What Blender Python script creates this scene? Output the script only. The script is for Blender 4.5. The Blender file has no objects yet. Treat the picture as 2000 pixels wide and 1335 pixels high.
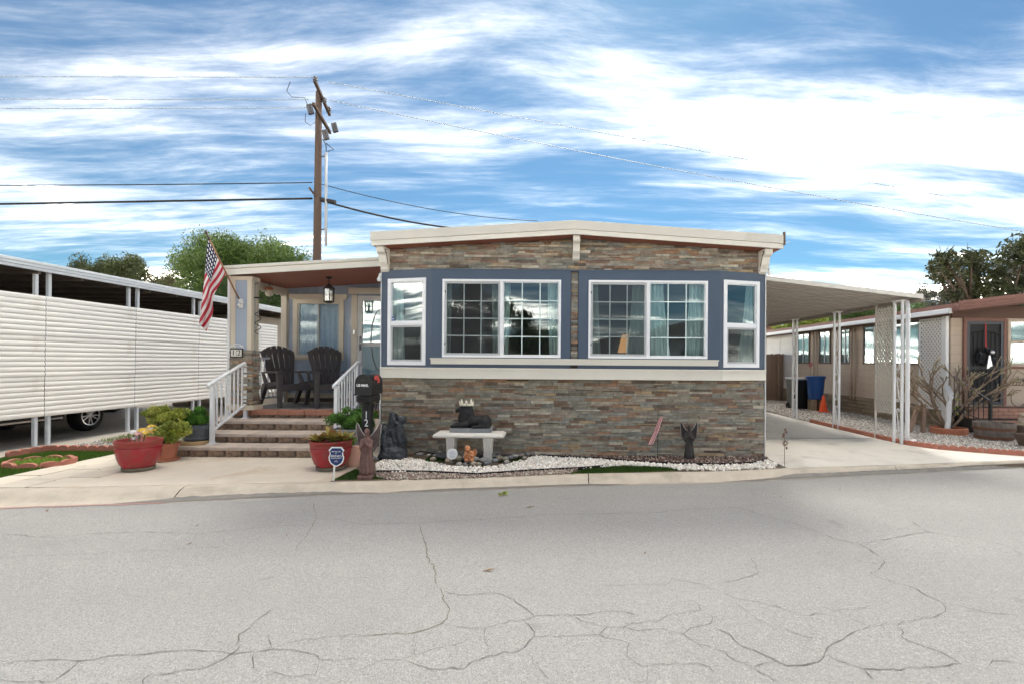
import bpy, bmesh, math, random
import numpy as np
from mathutils import Vector, Matrix, Euler, noise as mnoise

random.seed(12); rng = np.random.default_rng(12)
S = bpy.context.scene
COL = S.collection
R = math.radians

# ------------------------------------------------------------------ camera
EYE, ROLL = 1.45, R(0.43)
FPX, PX, PY = 1000.0, 1092.0, 705.0          # focal length and principal point of the photograph, in its pixels
cam = bpy.data.cameras.new('camera'); cam.sensor_width = 36; cam.lens = 18
cam.shift_x = (1000 - PX) / 2000; cam.shift_y = (PY - 667.5) / 2000
cam.clip_start = .05; cam.clip_end = 2000
camo = bpy.data.objects.new('camera', cam); COL.objects.link(camo)
camo.location = (0, 0, EYE); camo.rotation_euler = (R(90), -ROLL, 0)
S.camera = camo

# ------------------------------------------------------------------ sky and sun
SUN_TRAVEL = Vector((-.52, -2.96, -3.3)).normalized()
sun_from = -SUN_TRAVEL
SUN_EL = math.asin(sun_from.z); SUN_AZ = math.atan2(sun_from.x, sun_from.y)
CORE = 115.0
SUN_STRENGTH, SUN_ANGLE, SKY_STRENGTH, EXPOSURE = 0.6, 14.0, 0.12, 2.15

def nodes_of(owner):
    owner.use_nodes = True; nt = owner.node_tree; nt.nodes.clear()
    def N(t, **kw):
        n = nt.nodes.new(t)
        for k, v in kw.items():
            if k[0] == 'i' and k[1:].isdigit(): n.inputs[int(k[1:])].default_value = v
            elif hasattr(n, k): setattr(n, k, v)
            else: n.inputs[k.replace('_', ' ')].default_value = v
        return n
    return nt, N, nt.links.new

wd = bpy.data.worlds.new('World'); S.world = wd
nt, N, L = nodes_of(wd)
sky = N('ShaderNodeTexSky'); sky.sky_type = 'NISHITA'; sky.sun_disc = False
sky.sun_elevation = SUN_EL; sky.sun_rotation = SUN_AZ; sky.air_density = 1.0; sky.dust_density = .25; sky.ozone_density = 2.2
tc = N('ShaderNodeTexCoord'); sep = N('ShaderNodeSeparateXYZ'); L(tc.outputs['Generated'], sep.inputs[0])
zz = N('ShaderNodeMath', operation='ADD', i1=.10); L(sep.outputs[2], zz.inputs[0])
zm = N('ShaderNodeMath', operation='MAXIMUM', i1=.06); L(zz.outputs[0], zm.inputs[0])
dx = N('ShaderNodeMath', operation='DIVIDE'); L(sep.outputs[0], dx.inputs[0]); L(zm.outputs[0], dx.inputs[1])
dy = N('ShaderNodeMath', operation='DIVIDE'); L(sep.outputs[1], dy.inputs[0]); L(zm.outputs[0], dy.inputs[1])
pl = N('ShaderNodeCombineXYZ'); L(dx.outputs[0], pl.inputs[0]); L(dy.outputs[0], pl.inputs[1])
def mathn(op, a, b=None, clamp=False):
    m = N('ShaderNodeMath', operation=op); m.use_clamp = clamp
    for i, v in enumerate((a, b)):
        if v is None: continue
        if isinstance(v, (int, float)): m.inputs[i].default_value = v
        else: L(v, m.inputs[i])
    return m.outputs[0]
# slow warp so that the streaks bend
wn = N('ShaderNodeTexNoise', Scale=.6, Detail=3.0); L(pl.outputs[0], wn.inputs['Vector'])
ws = N('ShaderNodeVectorMath', operation='MULTIPLY_ADD'); L(wn.outputs['Color'], ws.inputs[0])
ws.inputs[1].default_value = (.45, .45, 0); L(pl.outputs[0], ws.inputs[2])
mp = N('ShaderNodeMapping'); mp.inputs['Rotation'].default_value = (0, 0, R(-30)); mp.inputs['Scale'].default_value = (.36, 1.1, 1)
mp.inputs['Location'].default_value = (14.7194, 13.3946, 0); L(ws.outputs[0], mp.inputs['Vector'])
n1 = N('ShaderNodeTexNoise', Scale=1.15, Detail=9.0, Roughness=.60, Distortion=.12); L(mp.outputs[0], n1.inputs['Vector'])
mp2 = N('ShaderNodeMapping'); mp2.inputs['Rotation'].default_value = (0, 0, R(-34)); mp2.inputs['Location'].default_value = (13.3946, 14.7194, 0); mp2.inputs['Scale'].default_value = (.9, 5.2, 1)
L(ws.outputs[0], mp2.inputs['Vector'])
n2 = N('ShaderNodeTexNoise', Scale=1.5, Detail=10.0, Roughness=.68, Distortion=.2); L(mp2.outputs[0], n2.inputs['Vector'])
a = mathn('MULTIPLY', n2.outputs['Fac'], .38); b = mathn('ADD', n1.outputs['Fac'], a)
hz = mathn('MULTIPLY', mathn('SUBTRACT', .25, sep.outputs[2]), .55)      # thin high cloud is seen through more depth low down
b = mathn('ADD', b, mathn('MAXIMUM', hz, 0.0))
cr = N('ShaderNodeMapRange', i1=.58, i2=1.10); cr.interpolation_type = 'SMOOTHSTEP'; L(b, cr.inputs[0])
cm = mathn('ADD', mathn('POWER', mathn('MULTIPLY', cr.outputs[0], .95), 1.5), .016)
tint = N('ShaderNodeMix', data_type='RGBA'); tint.blend_type = 'MULTIPLY'; tint.inputs[0].default_value = 1
L(sky.outputs[0], tint.inputs[6]); tint.inputs[7].default_value = (.085, .162, .192, 1)
mx = N('ShaderNodeMix', data_type='RGBA'); L(cm, mx.inputs[0]); L(tint.outputs[2], mx.inputs[6])
mx.inputs[7].default_value = (8.7, 8.2, 7.4, 1)
core = mathn('MULTIPLY', mathn('MAXIMUM', mathn('SUBTRACT', cr.outputs[0], .36), 0.0), CORE)   # the thick hearts of the sunlit cloud are far brighter than its veils
cg_ = N('ShaderNodeCombineColor'); L(core, cg_.inputs[0]); L(mathn('MULTIPLY', core, .905), cg_.inputs[1]); L(mathn('MULTIPLY', core, .765), cg_.inputs[2])
ad = N('ShaderNodeMix', data_type='RGBA'); ad.blend_type = 'ADD'; ad.inputs[0].default_value = 1; L(mx.outputs[2], ad.inputs[6]); L(cg_.outputs[0], ad.inputs[7])
bg = N('ShaderNodeBackground', Strength=SKY_STRENGTH); L(ad.outputs[2], bg.inputs[0])
wo = N('ShaderNodeOutputWorld'); L(bg.outputs[0], wo.inputs[0])

sl = bpy.data.lights.new('sun', 'SUN'); sl.energy = SUN_STRENGTH; sl.angle = R(SUN_ANGLE); sl.color = (1, .95, .87)
so = bpy.data.objects.new('sun', sl); COL.objects.link(so); so.location = (5, 30, 40)
so.rotation_euler = SUN_TRAVEL.to_track_quat('-Z', 'Y').to_euler()
S.view_settings.view_transform = 'Standard'; S.view_settings.look = 'None'
S.view_settings.exposure = EXPOSURE; S.view_settings.gamma = 1; S.view_settings.use_curve_mapping = False
S.cycles.max_bounces = 8; S.cycles.transparent_max_bounces = 24; S.cycles.use_denoising = True

# ------------------------------------------------------------------ placing helpers
_c, _s = math.cos(ROLL), math.sin(ROLL)
def at(px, py, Y):
    "the point at depth Y that the photograph shows at this pixel"
    u, v = px - PX, PY - py
    return Vector(((u * _c - v * _s) / FPX * Y, Y, EYE + (u * _s + v * _c) / FPX * Y))
def gnd(px, py, z=0.0):
    u, v = px - PX, PY - py
    return at(px, py, (z - EYE) / ((u * _s + v * _c) / FPX))
def V(*a): return Vector(a)

# ------------------------------------------------------------------ materials
MATS = {}
def mat(name, col=(.5, .5, .5), rough=.65, n=None, bump=None, metal=0, attr=False, spec=.35, rnd=0, col2=None, trans=0, dirt=None, stretch=None, alpha=None, emit=None):
    """n=(scale, amount): value variation; col2: noise drifts to this colour; bump=(scale, strength); dirt=(scale, colour, threshold)"""
    if name in MATS: return MATS[name]
    m = bpy.data.materials.new(name); nt, N, L = nodes_of(m)
    out = N('ShaderNodeOutputMaterial'); p = N('ShaderNodeBsdfPrincipled'); L(p.outputs[0], out.inputs[0])
    p.inputs['Roughness'].default_value = rough; p.inputs['Metallic'].default_value = metal
    p.inputs['Specular IOR Level'].default_value = spec
    tc = N('ShaderNodeTexCoord'); vec = tc.outputs['Object']
    if stretch:
        mp = N('ShaderNodeMapping'); mp.inputs['Scale'].default_value = stretch; L(vec, mp.inputs[0]); vec = mp.outputs[0]
    c = N('ShaderNodeRGB'); c.outputs[0].default_value = (*col, 1); cur = c.outputs[0]
    def mixc(f, a, bcol, blend='MIX'):
        q = N('ShaderNodeMix', data_type='RGBA'); q.blend_type = blend
        if isinstance(f, float): q.inputs[0].default_value = f
        else: L(f, q.inputs[0])
        L(a, q.inputs[6])
        if isinstance(bcol, tuple): q.inputs[7].default_value = (*bcol, 1)
        else: L(bcol, q.inputs[7])
        return q.outputs[2]
    if attr:
        at_ = N('ShaderNodeAttribute', attribute_name='Col'); cur = mixc(1.0, cur, at_.outputs['Color'], 'MULTIPLY')
    if n:
        tn = N('ShaderNodeTexNoise', Scale=n[0], Detail=6.0, Roughness=.62); L(vec, tn.inputs['Vector'])
        if col2:
            mr = N('ShaderNodeMapRange', i1=.35, i2=.65); L(tn.outputs['Fac'], mr.inputs[0]); cur = mixc(mr.outputs[0], cur, col2)
        hs = N('ShaderNodeMapRange', i1=.2, i2=.8, i3=1 - n[1], i4=1 + n[1]); L(tn.outputs['Fac'], hs.inputs[0])
        g = N('ShaderNodeCombineColor'); [L(hs.outputs[0], g.inputs[i]) for i in range(3)]
        cur = mixc(1.0, cur, g.outputs[0], 'MULTIPLY')
    if rnd:
        oi = N('ShaderNodeObjectInfo'); hr = N('ShaderNodeMapRange', i3=1 - rnd, i4=1 + rnd); L(oi.outputs['Random'], hr.inputs[0])
        g = N('ShaderNodeCombineColor'); [L(hr.outputs[0], g.inputs[i]) for i in range(3)]
        cur = mixc(1.0, cur, g.outputs[0], 'MULTIPLY')
    if dirt:
        dn = N('ShaderNodeTexNoise', Scale=dirt[0], Detail=8.0, Roughness=.7, Distortion=.4); L(tc.outputs['Object'], dn.inputs['Vector'])
        dr = N('ShaderNodeMapRange', i1=dirt[2], i2=dirt[2] + .16); L(dn.outputs['Fac'], dr.inputs[0])
        f = N('ShaderNodeMath', operation='MULTIPLY', i1=dirt[3] if len(dirt) > 3 else .8); L(dr.outputs[0], f.inputs[0])
        cur = mixc(f.outputs[0], cur, dirt[1])
    L(cur, p.inputs['Base Color'])
    if bump:
        bn = N('ShaderNodeTexNoise', Scale=bump[0], Detail=5.0, Roughness=.6); L(vec, bn.inputs['Vector'])
        bb = N('ShaderNodeBump', Strength=bump[1], Distance=bump[2] if len(bump) > 2 else .02); L(bn.outputs['Fac'], bb.inputs['Height']); L(bb.outputs[0], p.inputs['Normal'])
    if trans:
        t = N('ShaderNodeBsdfTranslucent'); L(cur, t.inputs[0]); ms = N('ShaderNodeMixShader', i0=trans)
        L(p.outputs[0], ms.inputs[1]); L(t.outputs[0], ms.inputs[2]); L(ms.outputs[0], out.inputs[0])
    if alpha is not None:
        t = N('ShaderNodeBsdfTransparent'); ms = N('ShaderNodeMixShader', i0=alpha)
        L(t.outputs[0], ms.inputs[1]); L(p.outputs[0], ms.inputs[2]); L(ms.outputs[0], out.inputs[0])
    if emit:
        p.inputs['Emission Color'].default_value = (*emit[0], 1); p.inputs['Emission Strength'].default_value = emit[1]
    MATS[name] = m; return m

def glass_mat(name, refl, tintc=(.85, .93, .93), rough=.0, top=.7):
    m = bpy.data.materials.new(name); nt, N, L = nodes_of(m); out = N('ShaderNodeOutputMaterial')
    t = N('ShaderNodeBsdfTransparent'); t.inputs[0].default_value = (*tintc, 1)
    g = N('ShaderNodeBsdfGlossy', Roughness=rough); g.inputs[0].default_value = (.93, .97, 1, 1)
    lw = N('ShaderNodeLayerWeight', Blend=.35); mr = N('ShaderNodeMapRange', i3=refl, i4=top); L(lw.outputs['Fresnel'], mr.inputs[0])
    nz = N('ShaderNodeTexNoise', Scale=1.3, Detail=1.0); tcn = N('ShaderNodeTexCoord'); L(tcn.outputs['Object'], nz.inputs['Vector'])
    bp = N('ShaderNodeBump', Strength=.05, Distance=.05); L(nz.outputs['Fac'], bp.inputs['Height']); L(bp.outputs[0], g.inputs['Normal'])
    ms = N('ShaderNodeMixShader'); L(mr.outputs[0], ms.inputs[0]); L(t.outputs[0], ms.inputs[1]); L(g.outputs[0], ms.inputs[2]); L(ms.outputs[0], out.inputs[0])
    MATS[name] = m; return m
GLASS = glass_mat('window_glass', .035, rough=.02); GLASS_DIM = glass_mat('house_glass_plain', .0, rough=.04, top=.3)

# ------------------------------------------------------------------ mesh helpers
WL = {}                                     # world location of each object (all built parents are unrotated)
def link(o, parent=None):
    COL.objects.link(o)
    if parent is not None: o.parent = parent
    return o
def tag(o, label=None, cat=None, group=None, kind=None):
    if label: o['label'] = label
    if cat: o['category'] = cat
    if group: o['group'] = group
    if kind: o['kind'] = kind
    return o
def thing(name, label, cat, loc=(0, 0, 0), rz=0, group=None):
    o = bpy.data.objects.new(name, None); o.empty_display_size = .1; link(o)
    o.location = loc; o.rotation_euler = (0, 0, rz); WL[o] = Vector(loc)
    return tag(o, label, cat, group)
def npmesh(name, V_, faces, m, col=None, smooth=False):
    """V_: n x 3, faces: n x k array or list of tuples, col: one colour per face"""
    me = bpy.data.meshes.new(name)
    if isinstance(faces, np.ndarray):
        nf, k = faces.shape
        me.vertices.add(len(V_)); me.vertices.foreach_set('co', np.asarray(V_, np.float32).ravel())
        me.loops.add(nf * k); me.loops.foreach_set('vertex_index', faces.astype(np.int32).ravel())
        me.polygons.add(nf); me.polygons.foreach_set('loop_start', np.arange(0, nf * k, k, dtype=np.int32))
        me.polygons.foreach_set('loop_total', np.full(nf, k, np.int32)); me.update(calc_edges=True)
    else:
        me.from_pydata([tuple(v) for v in V_], [], [tuple(f) for f in faces])
    if col is not None:
        at_ = me.attributes.new('Col', 'FLOAT_COLOR', 'FACE')
        c = np.ones((len(me.polygons), 4), np.float32); c[:, :3] = np.asarray(col, np.float32).reshape(-1, 3)
        at_.data.foreach_set('color', c.ravel())
    if smooth: me.polygons.foreach_set('use_smooth', np.ones(len(me.polygons), bool))
    me.materials.append(m)
    return me

class MB:
    def __init__(s): s.v, s.f, s.c, s.cc = [], [], [], None
    def add(s, vs, fs):
        o = len(s.v); s.v += [Vector(v) for v in vs]; s.f += [tuple(i + o for i in f) for f in fs]
        if s.cc is not None: s.c += [s.cc] * len(fs)
        return s
    def hexa(s, p):                          # p: 8 corners, bottom 4 ccw then top 4
        return s.add(p, [(3, 2, 1, 0), (4, 5, 6, 7), (0, 1, 5, 4), (1, 2, 6, 5), (2, 3, 7, 6), (3, 0, 4, 7)])
    def box(s, x0, x1, y0, y1, z0, z1):
        return s.hexa([(x0, y0, z0), (x1, y0, z0), (x1, y1, z0), (x0, y1, z0), (x0, y0, z1), (x1, y0, z1), (x1, y1, z1), (x0, y1, z1)])
    def obox(s, c, size, rot=None):          # centred box with an Euler or Matrix
        M = rot.to_matrix() if isinstance(rot, Euler) else (rot or Matrix.Identity(3)); hx, hy, hz = [k / 2 for k in size]
        return s.hexa([Vector(c) + M @ Vector(q) for q in [(-hx, -hy, -hz), (hx, -hy, -hz), (hx, hy, -hz), (-hx, hy, -hz), (-hx, -hy, hz), (hx, -hy, hz), (hx, hy, hz), (-hx, hy, hz)]])
    def bar(s, p0, p1, w, t, up=(0, 0, 1)):  # rectangular bar between two points
        p0, p1 = Vector(p0), Vector(p1); d = (p1 - p0).normalized(); u = Vector(up)
        if abs(d.dot(u)) > .98: u = Vector((0, 1, 0))
        a = d.cross(u).normalized() * w / 2; b = a.cross(d).normalized() * t / 2
        return s.hexa([p0 - a - b, p0 + a - b, p1 + a - b, p1 - a - b, p0 - a + b, p0 + a + b, p1 + a + b, p1 - a + b])
    def tube(s, pts, r, n=8, caps=True):
        pts = [Vector(p) for p in pts]; rs = r if isinstance(r, (list, tuple)) else [r] * len(pts); o = len(s.v); vs, fs = [], []
        ref = Vector((.31, .17, .93)).normalized()
        for i, p in enumerate(pts):
            d = (pts[min(i + 1, len(pts) - 1)] - pts[max(i - 1, 0)]); d = d.normalized() if d.length > 1e-9 else Vector((0, 0, 1))
            if abs(d.dot(ref)) > .95: ref = Vector((.9, .1, .2)).normalized()
            a = d.cross(ref).normalized(); b = d.cross(a).normalized()
            for k in range(n):
                t = 2 * math.pi * k / n; vs.append(p + (a * math.cos(t) + b * math.sin(t)) * rs[i])
        for i in range(len(pts) - 1):
            for k in range(n): fs.append((i * n + k, i * n + (k + 1) % n, (i + 1) * n + (k + 1) % n, (i + 1) * n + k))
        if caps: fs.append(tuple(range(n - 1, -1, -1))); fs.append(tuple((len(pts) - 1) * n + k for k in range(n)))
        return s.add(vs, fs)
    def lathe(s, prof, c=(0, 0, 0), n=24, sx=1, sy=1):
        vs, fs = [], []; c = Vector(c)
        for (r, z) in prof:
            for k in range(n):
                t = 2 * math.pi * k / n; vs.append(c + Vector((r * sx * math.cos(t), r * sy * math.sin(t), z)))
        for i in range(len(prof) - 1):
            for k in range(n): fs.append((i * n + k, i * n + (k + 1) % n, (i + 1) * n + (k + 1) % n, (i + 1) * n + k))
        fs.append(tuple(range(n - 1, -1, -1))); fs.append(tuple((len(prof) - 1) * n + k for k in range(n)))
        return s.add(vs, fs)
    def sphere(s, c, r, n=10, m=7, rot=None):
        r = (r, r, r) if isinstance(r, (int, float)) else r; c = Vector(c); M = rot.to_matrix() if rot else Matrix.Identity(3)
        vs = [c + M @ Vector((0, 0, -r[2]))]
        for j in range(1, m):
            ph = math.pi * j / m - math.pi / 2
            for k in range(n):
                t = 2 * math.pi * k / n; vs.append(c + M @ Vector((r[0] * math.cos(ph) * math.cos(t), r[1] * math.cos(ph) * math.sin(t), r[2] * math.sin(ph))))
        vs.append(c + M @ Vector((0, 0, r[2]))); T = len(vs) - 1; fs = []
        for k in range(n): fs.append((0, 1 + (k + 1) % n, 1 + k)); fs.append((T, T - n + k, T - n + (k + 1) % n))
        for j in range(m - 2):
            for k in range(n): fs.append((1 + j * n + k, 1 + j * n + (k + 1) % n, 1 + (j + 1) * n + (k + 1) % n, 1 + (j + 1) * n + k))
        return s.add(vs, fs)
    def prism(s, poly, off):                 # poly: 3-D points in one plane, off: extrusion vector
        n = len(poly); off = Vector(off); a = [Vector(p) for p in poly]
        return s.add(a + [p + off for p in a], [tuple(range(n - 1, -1, -1)), tuple(range(n, 2 * n))] + [(i, (i + 1) % n, n + (i + 1) % n, n + i) for i in range(n)])
    def bbox(s, B, x0, x1, z0, z1, d0, d1):  # a box in a wall's own frame
        P = lambda x, d, z: B.o + B.u * x + B.n * d + Vector((0, 0, z))
        return s.hexa([P(x0, d1, z0), P(x1, d1, z0), P(x1, d0, z0), P(x0, d0, z0), P(x0, d1, z1), P(x1, d1, z1), P(x1, d0, z1), P(x0, d0, z1)])
    def frame(s, B, x0, x1, z0, z1, w, d0, d1, wb=None, wt=None):
        wb = w if wb is None else wb; wt = w if wt is None else wt
        s.bbox(B, x0, x1, z0, z0 + wb, d0, d1); s.bbox(B, x0, x1, z1 - wt, z1, d0, d1)
        s.bbox(B, x0, x0 + w, z0 + wb, z1 - wt, d0, d1); return s.bbox(B, x1 - w, x1, z0 + wb, z1 - wt, d0, d1)
    def build(s, name, m, parent=None, local=False, smooth=False, bevel=0, segs=1, label=None):
        vs = np.array([tuple(v) for v in s.v])
        if local: org = Vector((0, 0, 0)); loc = org
        else:
            mn, mxx = vs.min(0), vs.max(0); org = Vector(((mn[0] + mxx[0]) / 2, (mn[1] + mxx[1]) / 2, mn[2]))
            loc = org - (WL[parent] if parent is not None else Vector((0, 0, 0)))
        me = npmesh(name, vs - np.array(org), s.f, m, s.c if s.c else None, smooth)
        o = link(bpy.data.objects.new(name, me), parent); o.location = loc; WL[o] = org.copy()
        bm = bmesh.new(); bm.from_mesh(me); bmesh.ops.recalc_face_normals(bm, faces=bm.faces); bm.to_mesh(me); bm.free()
        if bevel:
            bv = o.modifiers.new('bevel', 'BEVEL'); bv.width = bevel; bv.segments = segs; bv.limit_method = 'ANGLE'; bv.angle_limit = R(40)
        if label: o['label'] = label
        return o
class Basis:
    def __init__(s, o, u, n): s.o, s.u, s.n = Vector(o), Vector(u).normalized(), Vector(n).normalized()
def copy_tree(o, parent=None):
    c = o.copy(); COL.objects.link(c); c.parent = parent; WL[c] = WL.get(o, Vector()).copy()
    for ch in list(o.children): copy_tree(ch, c)
    return c
def blob(name, parts, m, parent=None, voxel=.012, smooth=6, local=True):
    "several rounded volumes grown into one continuous surface"
    mb = MB()
    for p in parts:
        if p[0] == 's': mb.sphere(p[1], p[2], 14, 10, p[3] if len(p) > 3 else None)
        elif p[0] == 'c': mb.tube([Vector(p[1]), (Vector(p[1]) + Vector(p[2])) / 2, Vector(p[2])], [p[3], (p[3] + p[4]) / 2, p[4]], 12); mb.sphere(p[1], p[3], 10, 7); mb.sphere(p[2], p[4], 10, 7)
        elif p[0] == 'p': mb.prism(p[1], p[2])
        elif p[0] == 'b': mb.obox(p[1], p[2], p[3] if len(p) > 3 else None)
    o = mb.build(name, m, parent, local=local, smooth=True)
    r = o.modifiers.new('remesh', 'REMESH'); r.mode = 'VOXEL'; r.voxel_size = voxel; r.use_smooth_shade = True
    if smooth: q = o.modifiers.new('smooth', 'SMOOTH'); q.factor = .5; q.iterations = smooth
    return o
def text(body, size, m, parent, loc, rot=(R(90), 0, 0), name='lettering', depth=.002, align='CENTER', local=False, sx=1, bold=0):
    cu = bpy.data.curves.new(name, 'FONT'); cu.body = body; cu.size = size; cu.align_x = align; cu.align_y = 'CENTER'; cu.extrude = depth; cu.offset = bold
    t = bpy.data.objects.new(name, cu); COL.objects.link(t); bpy.context.view_layer.update()
    me = bpy.data.meshes.new_from_object(t.evaluated_get(bpy.context.evaluated_depsgraph_get())); bpy.data.objects.remove(t)
    me.materials.clear(); me.materials.append(m); me.name = name
    o = link(bpy.data.objects.new(name, me), parent); o.rotation_euler = rot; o.scale = (sx, 1, 1)
    o.location = Vector(loc) - (Vector((0, 0, 0)) if local or parent is None else WL[parent]); return o

ICO_V = []; ICO_F = []
_bm = bmesh.new(); bmesh.ops.create_icosphere(_bm, subdivisions=1, radius=1)
ICO_V = np.array([v.co[:] for v in _bm.verts]); ICO_F = np.array([[v.index for v in f.verts] for f in _bm.faces]); _bm.free()
OCT_V = np.array([(1, 0, 0), (-1, 0, 0), (0, 1, 0), (0, -1, 0), (0, 0, 1), (0, 0, -1)], float)
OCT_F = np.array([(0, 2, 4), (2, 1, 4), (1, 3, 4), (3, 0, 4), (2, 0, 5), (1, 2, 5), (3, 1, 5), (0, 3, 5)])
def inpoly(P, poly):
    x, y = P[:, 0], P[:, 1]; res = np.zeros(len(P), bool); n = len(poly); j = n - 1
    for i in range(n):
        xi, yi, xj, yj = poly[i][0], poly[i][1], poly[j][0], poly[j][1]
        c = ((yi > y) != (yj > y)) & (x < (xj - xi) * (y - yi) / (yj - yi + 1e-12) + xi); res ^= c; j = i
    return res
def scatter(poly, count):
    p = np.array([(q[0], q[1]) for q in poly]); mn, mx_ = p.min(0), p.max(0); out = []
    tot = 0
    while tot < count:
        c = rng.uniform(mn, mx_, (count * 2, 2)); c = c[inpoly(c, p)]; out.append(c); tot += len(c)
        if len(c) == 0: break
    return np.concatenate(out)[:count]
def rotmats(n):
    q = rng.normal(size=(n, 4)); q /= np.linalg.norm(q, axis=1)[:, None]; w, x, y, z = q.T
    return np.stack([np.stack([1 - 2 * (y * y + z * z), 2 * (x * y - z * w), 2 * (x * z + y * w)], -1), np.stack([2 * (x * y + z * w), 1 - 2 * (x * x + z * z), 2 * (y * z - x * w)], -1), np.stack([2 * (x * z - y * w), 2 * (y * z + x * w), 1 - 2 * (x * x + y * y)], -1)], -2)
def pebbles(name, P, size, cols, m, z=.0, oct=False, layers=1.0, zf=None):
    BV, BF = (OCT_V, OCT_F) if oct else (ICO_V, ICO_F); n = len(P)
    s = rng.uniform(size[0], size[1], (n, 1)) * rng.uniform(.6, 1.1, (n, 3)); RM = rotmats(n)
    v = BV[None] * s[:, None, :]
    if not oct: v = v * rng.uniform(.82, 1.12, (n, len(BV), 1))
    v = np.einsum('nij,nkj->nki', RM, v)
    zz = np.full(n, z) if zf is None else zf(P)
    zz = zz + rng.uniform(0, size[1] * layers, n)
    v += np.column_stack([P, zz])[:, None, :]
    f = BF[None] + (np.arange(n) * len(BV))[:, None, None]
    cols = np.asarray(cols); ci = cols[rng.integers(0, len(cols), n)] * rng.uniform(.8, 1.15, (n, 1))
    me = npmesh(name, v.reshape(-1, 3), f.reshape(-1, 3), m, np.repeat(ci, len(BF), 0))
    return link(bpy.data.objects.new(name, me))
def blades(name, P, h, w, cols, m, z=0., lean=.5):
    n = len(P); hh = rng.uniform(h * .5, h, n); an = rng.uniform(0, 6.283, n); dx = np.cos(an) * w; dy = np.sin(an) * w
    la = rng.uniform(0, 6.283, n); ll = rng.uniform(0, lean, n) * hh
    b = np.column_stack([P, np.full(n, z)]); a0 = b + np.column_stack([dx, dy, np.zeros(n)]); a1 = b - np.column_stack([dx, dy, np.zeros(n)])
    t = b + np.column_stack([np.cos(la) * ll, np.sin(la) * ll, hh]); v = np.stack([a0, a1, t], 1).reshape(-1, 3)
    cols = np.asarray(cols); c = cols[rng.integers(0, len(cols), n)] * rng.uniform(.75, 1.2, (n, 1))
    me = npmesh(name, v, np.arange(n * 3).reshape(-1, 3), m, c)
    return link(bpy.data.objects.new(name, me))
def leaf_arrays(C, size, aspect=.5, droop=0., flat=0.):
    "one folded leaf (two triangles) at each centre"
    n = len(C); d = rng.normal(size=(n, 3)); d[:, 2] = d[:, 2] * (1 - flat) - droop; d /= np.linalg.norm(d, axis=1)[:, None]
    r = rng.normal(size=(n, 3)); a = np.cross(d, r); a /= np.linalg.norm(a, axis=1)[:, None] + 1e-9; nn = np.cross(d, a)
    s = rng.uniform(size * .6, size * 1.25, (n, 1))
    v = np.stack([C - d * s * .5, C + a * s * aspect * .5 + nn * s * .06, C + d * s * .5, C - a * s * aspect * .5 + nn * s * .06], 1).reshape(-1, 3)
    i = np.arange(n)[:, None] * 4
    return v, np.concatenate([np.stack([i + 0, i + 1, i + 2], -1).reshape(-1, 3), np.stack([i + 0, i + 2, i + 3], -1).reshape(-1, 3)])
def foliage(name, clumps, per, size, cols, m, parent, aspect=.5, droop=0., shell=.6, flat=0.):
    "clumps: (centre, (rx, ry, rz)); leaves fill each clump, denser towards its surface"
    Cs, cc = [], []
    cols = np.asarray(cols)
    for (c, r) in clumps:
        k = max(6, int(per * (r[0] * r[1] * r[2]) ** (1 / 3) ** 1)) if per < 0 else int(per)
        d = rng.normal(size=(k, 3)); d /= np.linalg.norm(d, axis=1)[:, None]; rad = rng.uniform(0, 1, (k, 1)) ** (1 - shell) * rng.uniform(.8, 1.15, (k, 1))
        Cs.append(np.array(c) + d * rad * np.array(r)); base = cols[rng.integers(0, len(cols))] * rng.uniform(.8, 1.2)
        cc.append(base * .6 + .4 * cols[rng.integers(0, len(cols), k)] * rng.uniform(.75, 1.25, (k, 1)))
    C = np.concatenate(Cs); cc = np.concatenate(cc); v, f = leaf_arrays(C, size, aspect, droop, flat)
    me = npmesh(name, v - np.array(WL[parent]), f, m, np.concatenate([cc, cc]))
    return link(bpy.data.objects.new(name, me), parent)
def copy_part(src, parent, loc, rot=None):
    o = src.copy(); COL.objects.link(o); o.parent = parent; o.location = loc
    if rot is not None: o.rotation_euler = rot
    return o
# ------------------------------------------------------------------ material palette
ROADZ = -.10
CREAM = mat('cream_trim', (.66, .58, .46), .55, (3, .05), (60, .05), dirt=(2.2, (.42, .35, .26), .62, .35))
CREAM_PALE = mat('pale_cream_trim', (.74, .70, .62), .5, (3, .05), dirt=(3, (.5, .43, .33), .64, .3))
FASCIA = mat('fascia_metal', (.60, .57, .51), .45, (2, .05), dirt=(1.6, (.40, .36, .30), .60, .35))
WHITE = mat('white_paint', (.78, .78, .77), .4, (4, .04), dirt=(4, (.55, .52, .47), .66, .4))
VINYL = mat('white_vinyl', (.80, .81, .83), .35, (5, .03))
BLUE = mat('slate_blue_paint', (.070, .098, .146), .5, (3, .07), (90, .06))
LTBLUE = mat('pale_blue_siding', (.37, .43, .52), .6, (4, .06), (40, .08))
SOFFIT = mat('red_brown_soffit', (.36, .12, .075), .5, (3, .12), stretch=(1, 6, 1))
STONE = mat('ledger_stone', (1, 1, 1), .75, (16, .45), (40, .9, .02), attr=True, dirt=(9, (.30, .20, .12), .60, .35))
CONC = mat('concrete', (.60, .535, .45), .8, (3.5, .09), (160, .25, .004), dirt=(1.1, (.45, .30, .17), .53, .6))
CONC_R = mat('driveway_concrete', (.66, .63, .57), .8, (1.2, .10), (150, .22, .004), dirt=(1.3, (.38, .35, .315), .52, .6), stretch=(1, .5, 1))
KERBM = mat('kerb_concrete', (.52, .46, .38), .85, (6, .16), (120, .5, .006), dirt=(2.2, (.30, .255, .20), .53, .6))
PAVER = mat('paver_concrete', (.60, .54, .45), .8, (5, .07), (140, .3, .004), rnd=.06, dirt=(1.6, (.36, .30, .22), .58, .5))
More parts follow.
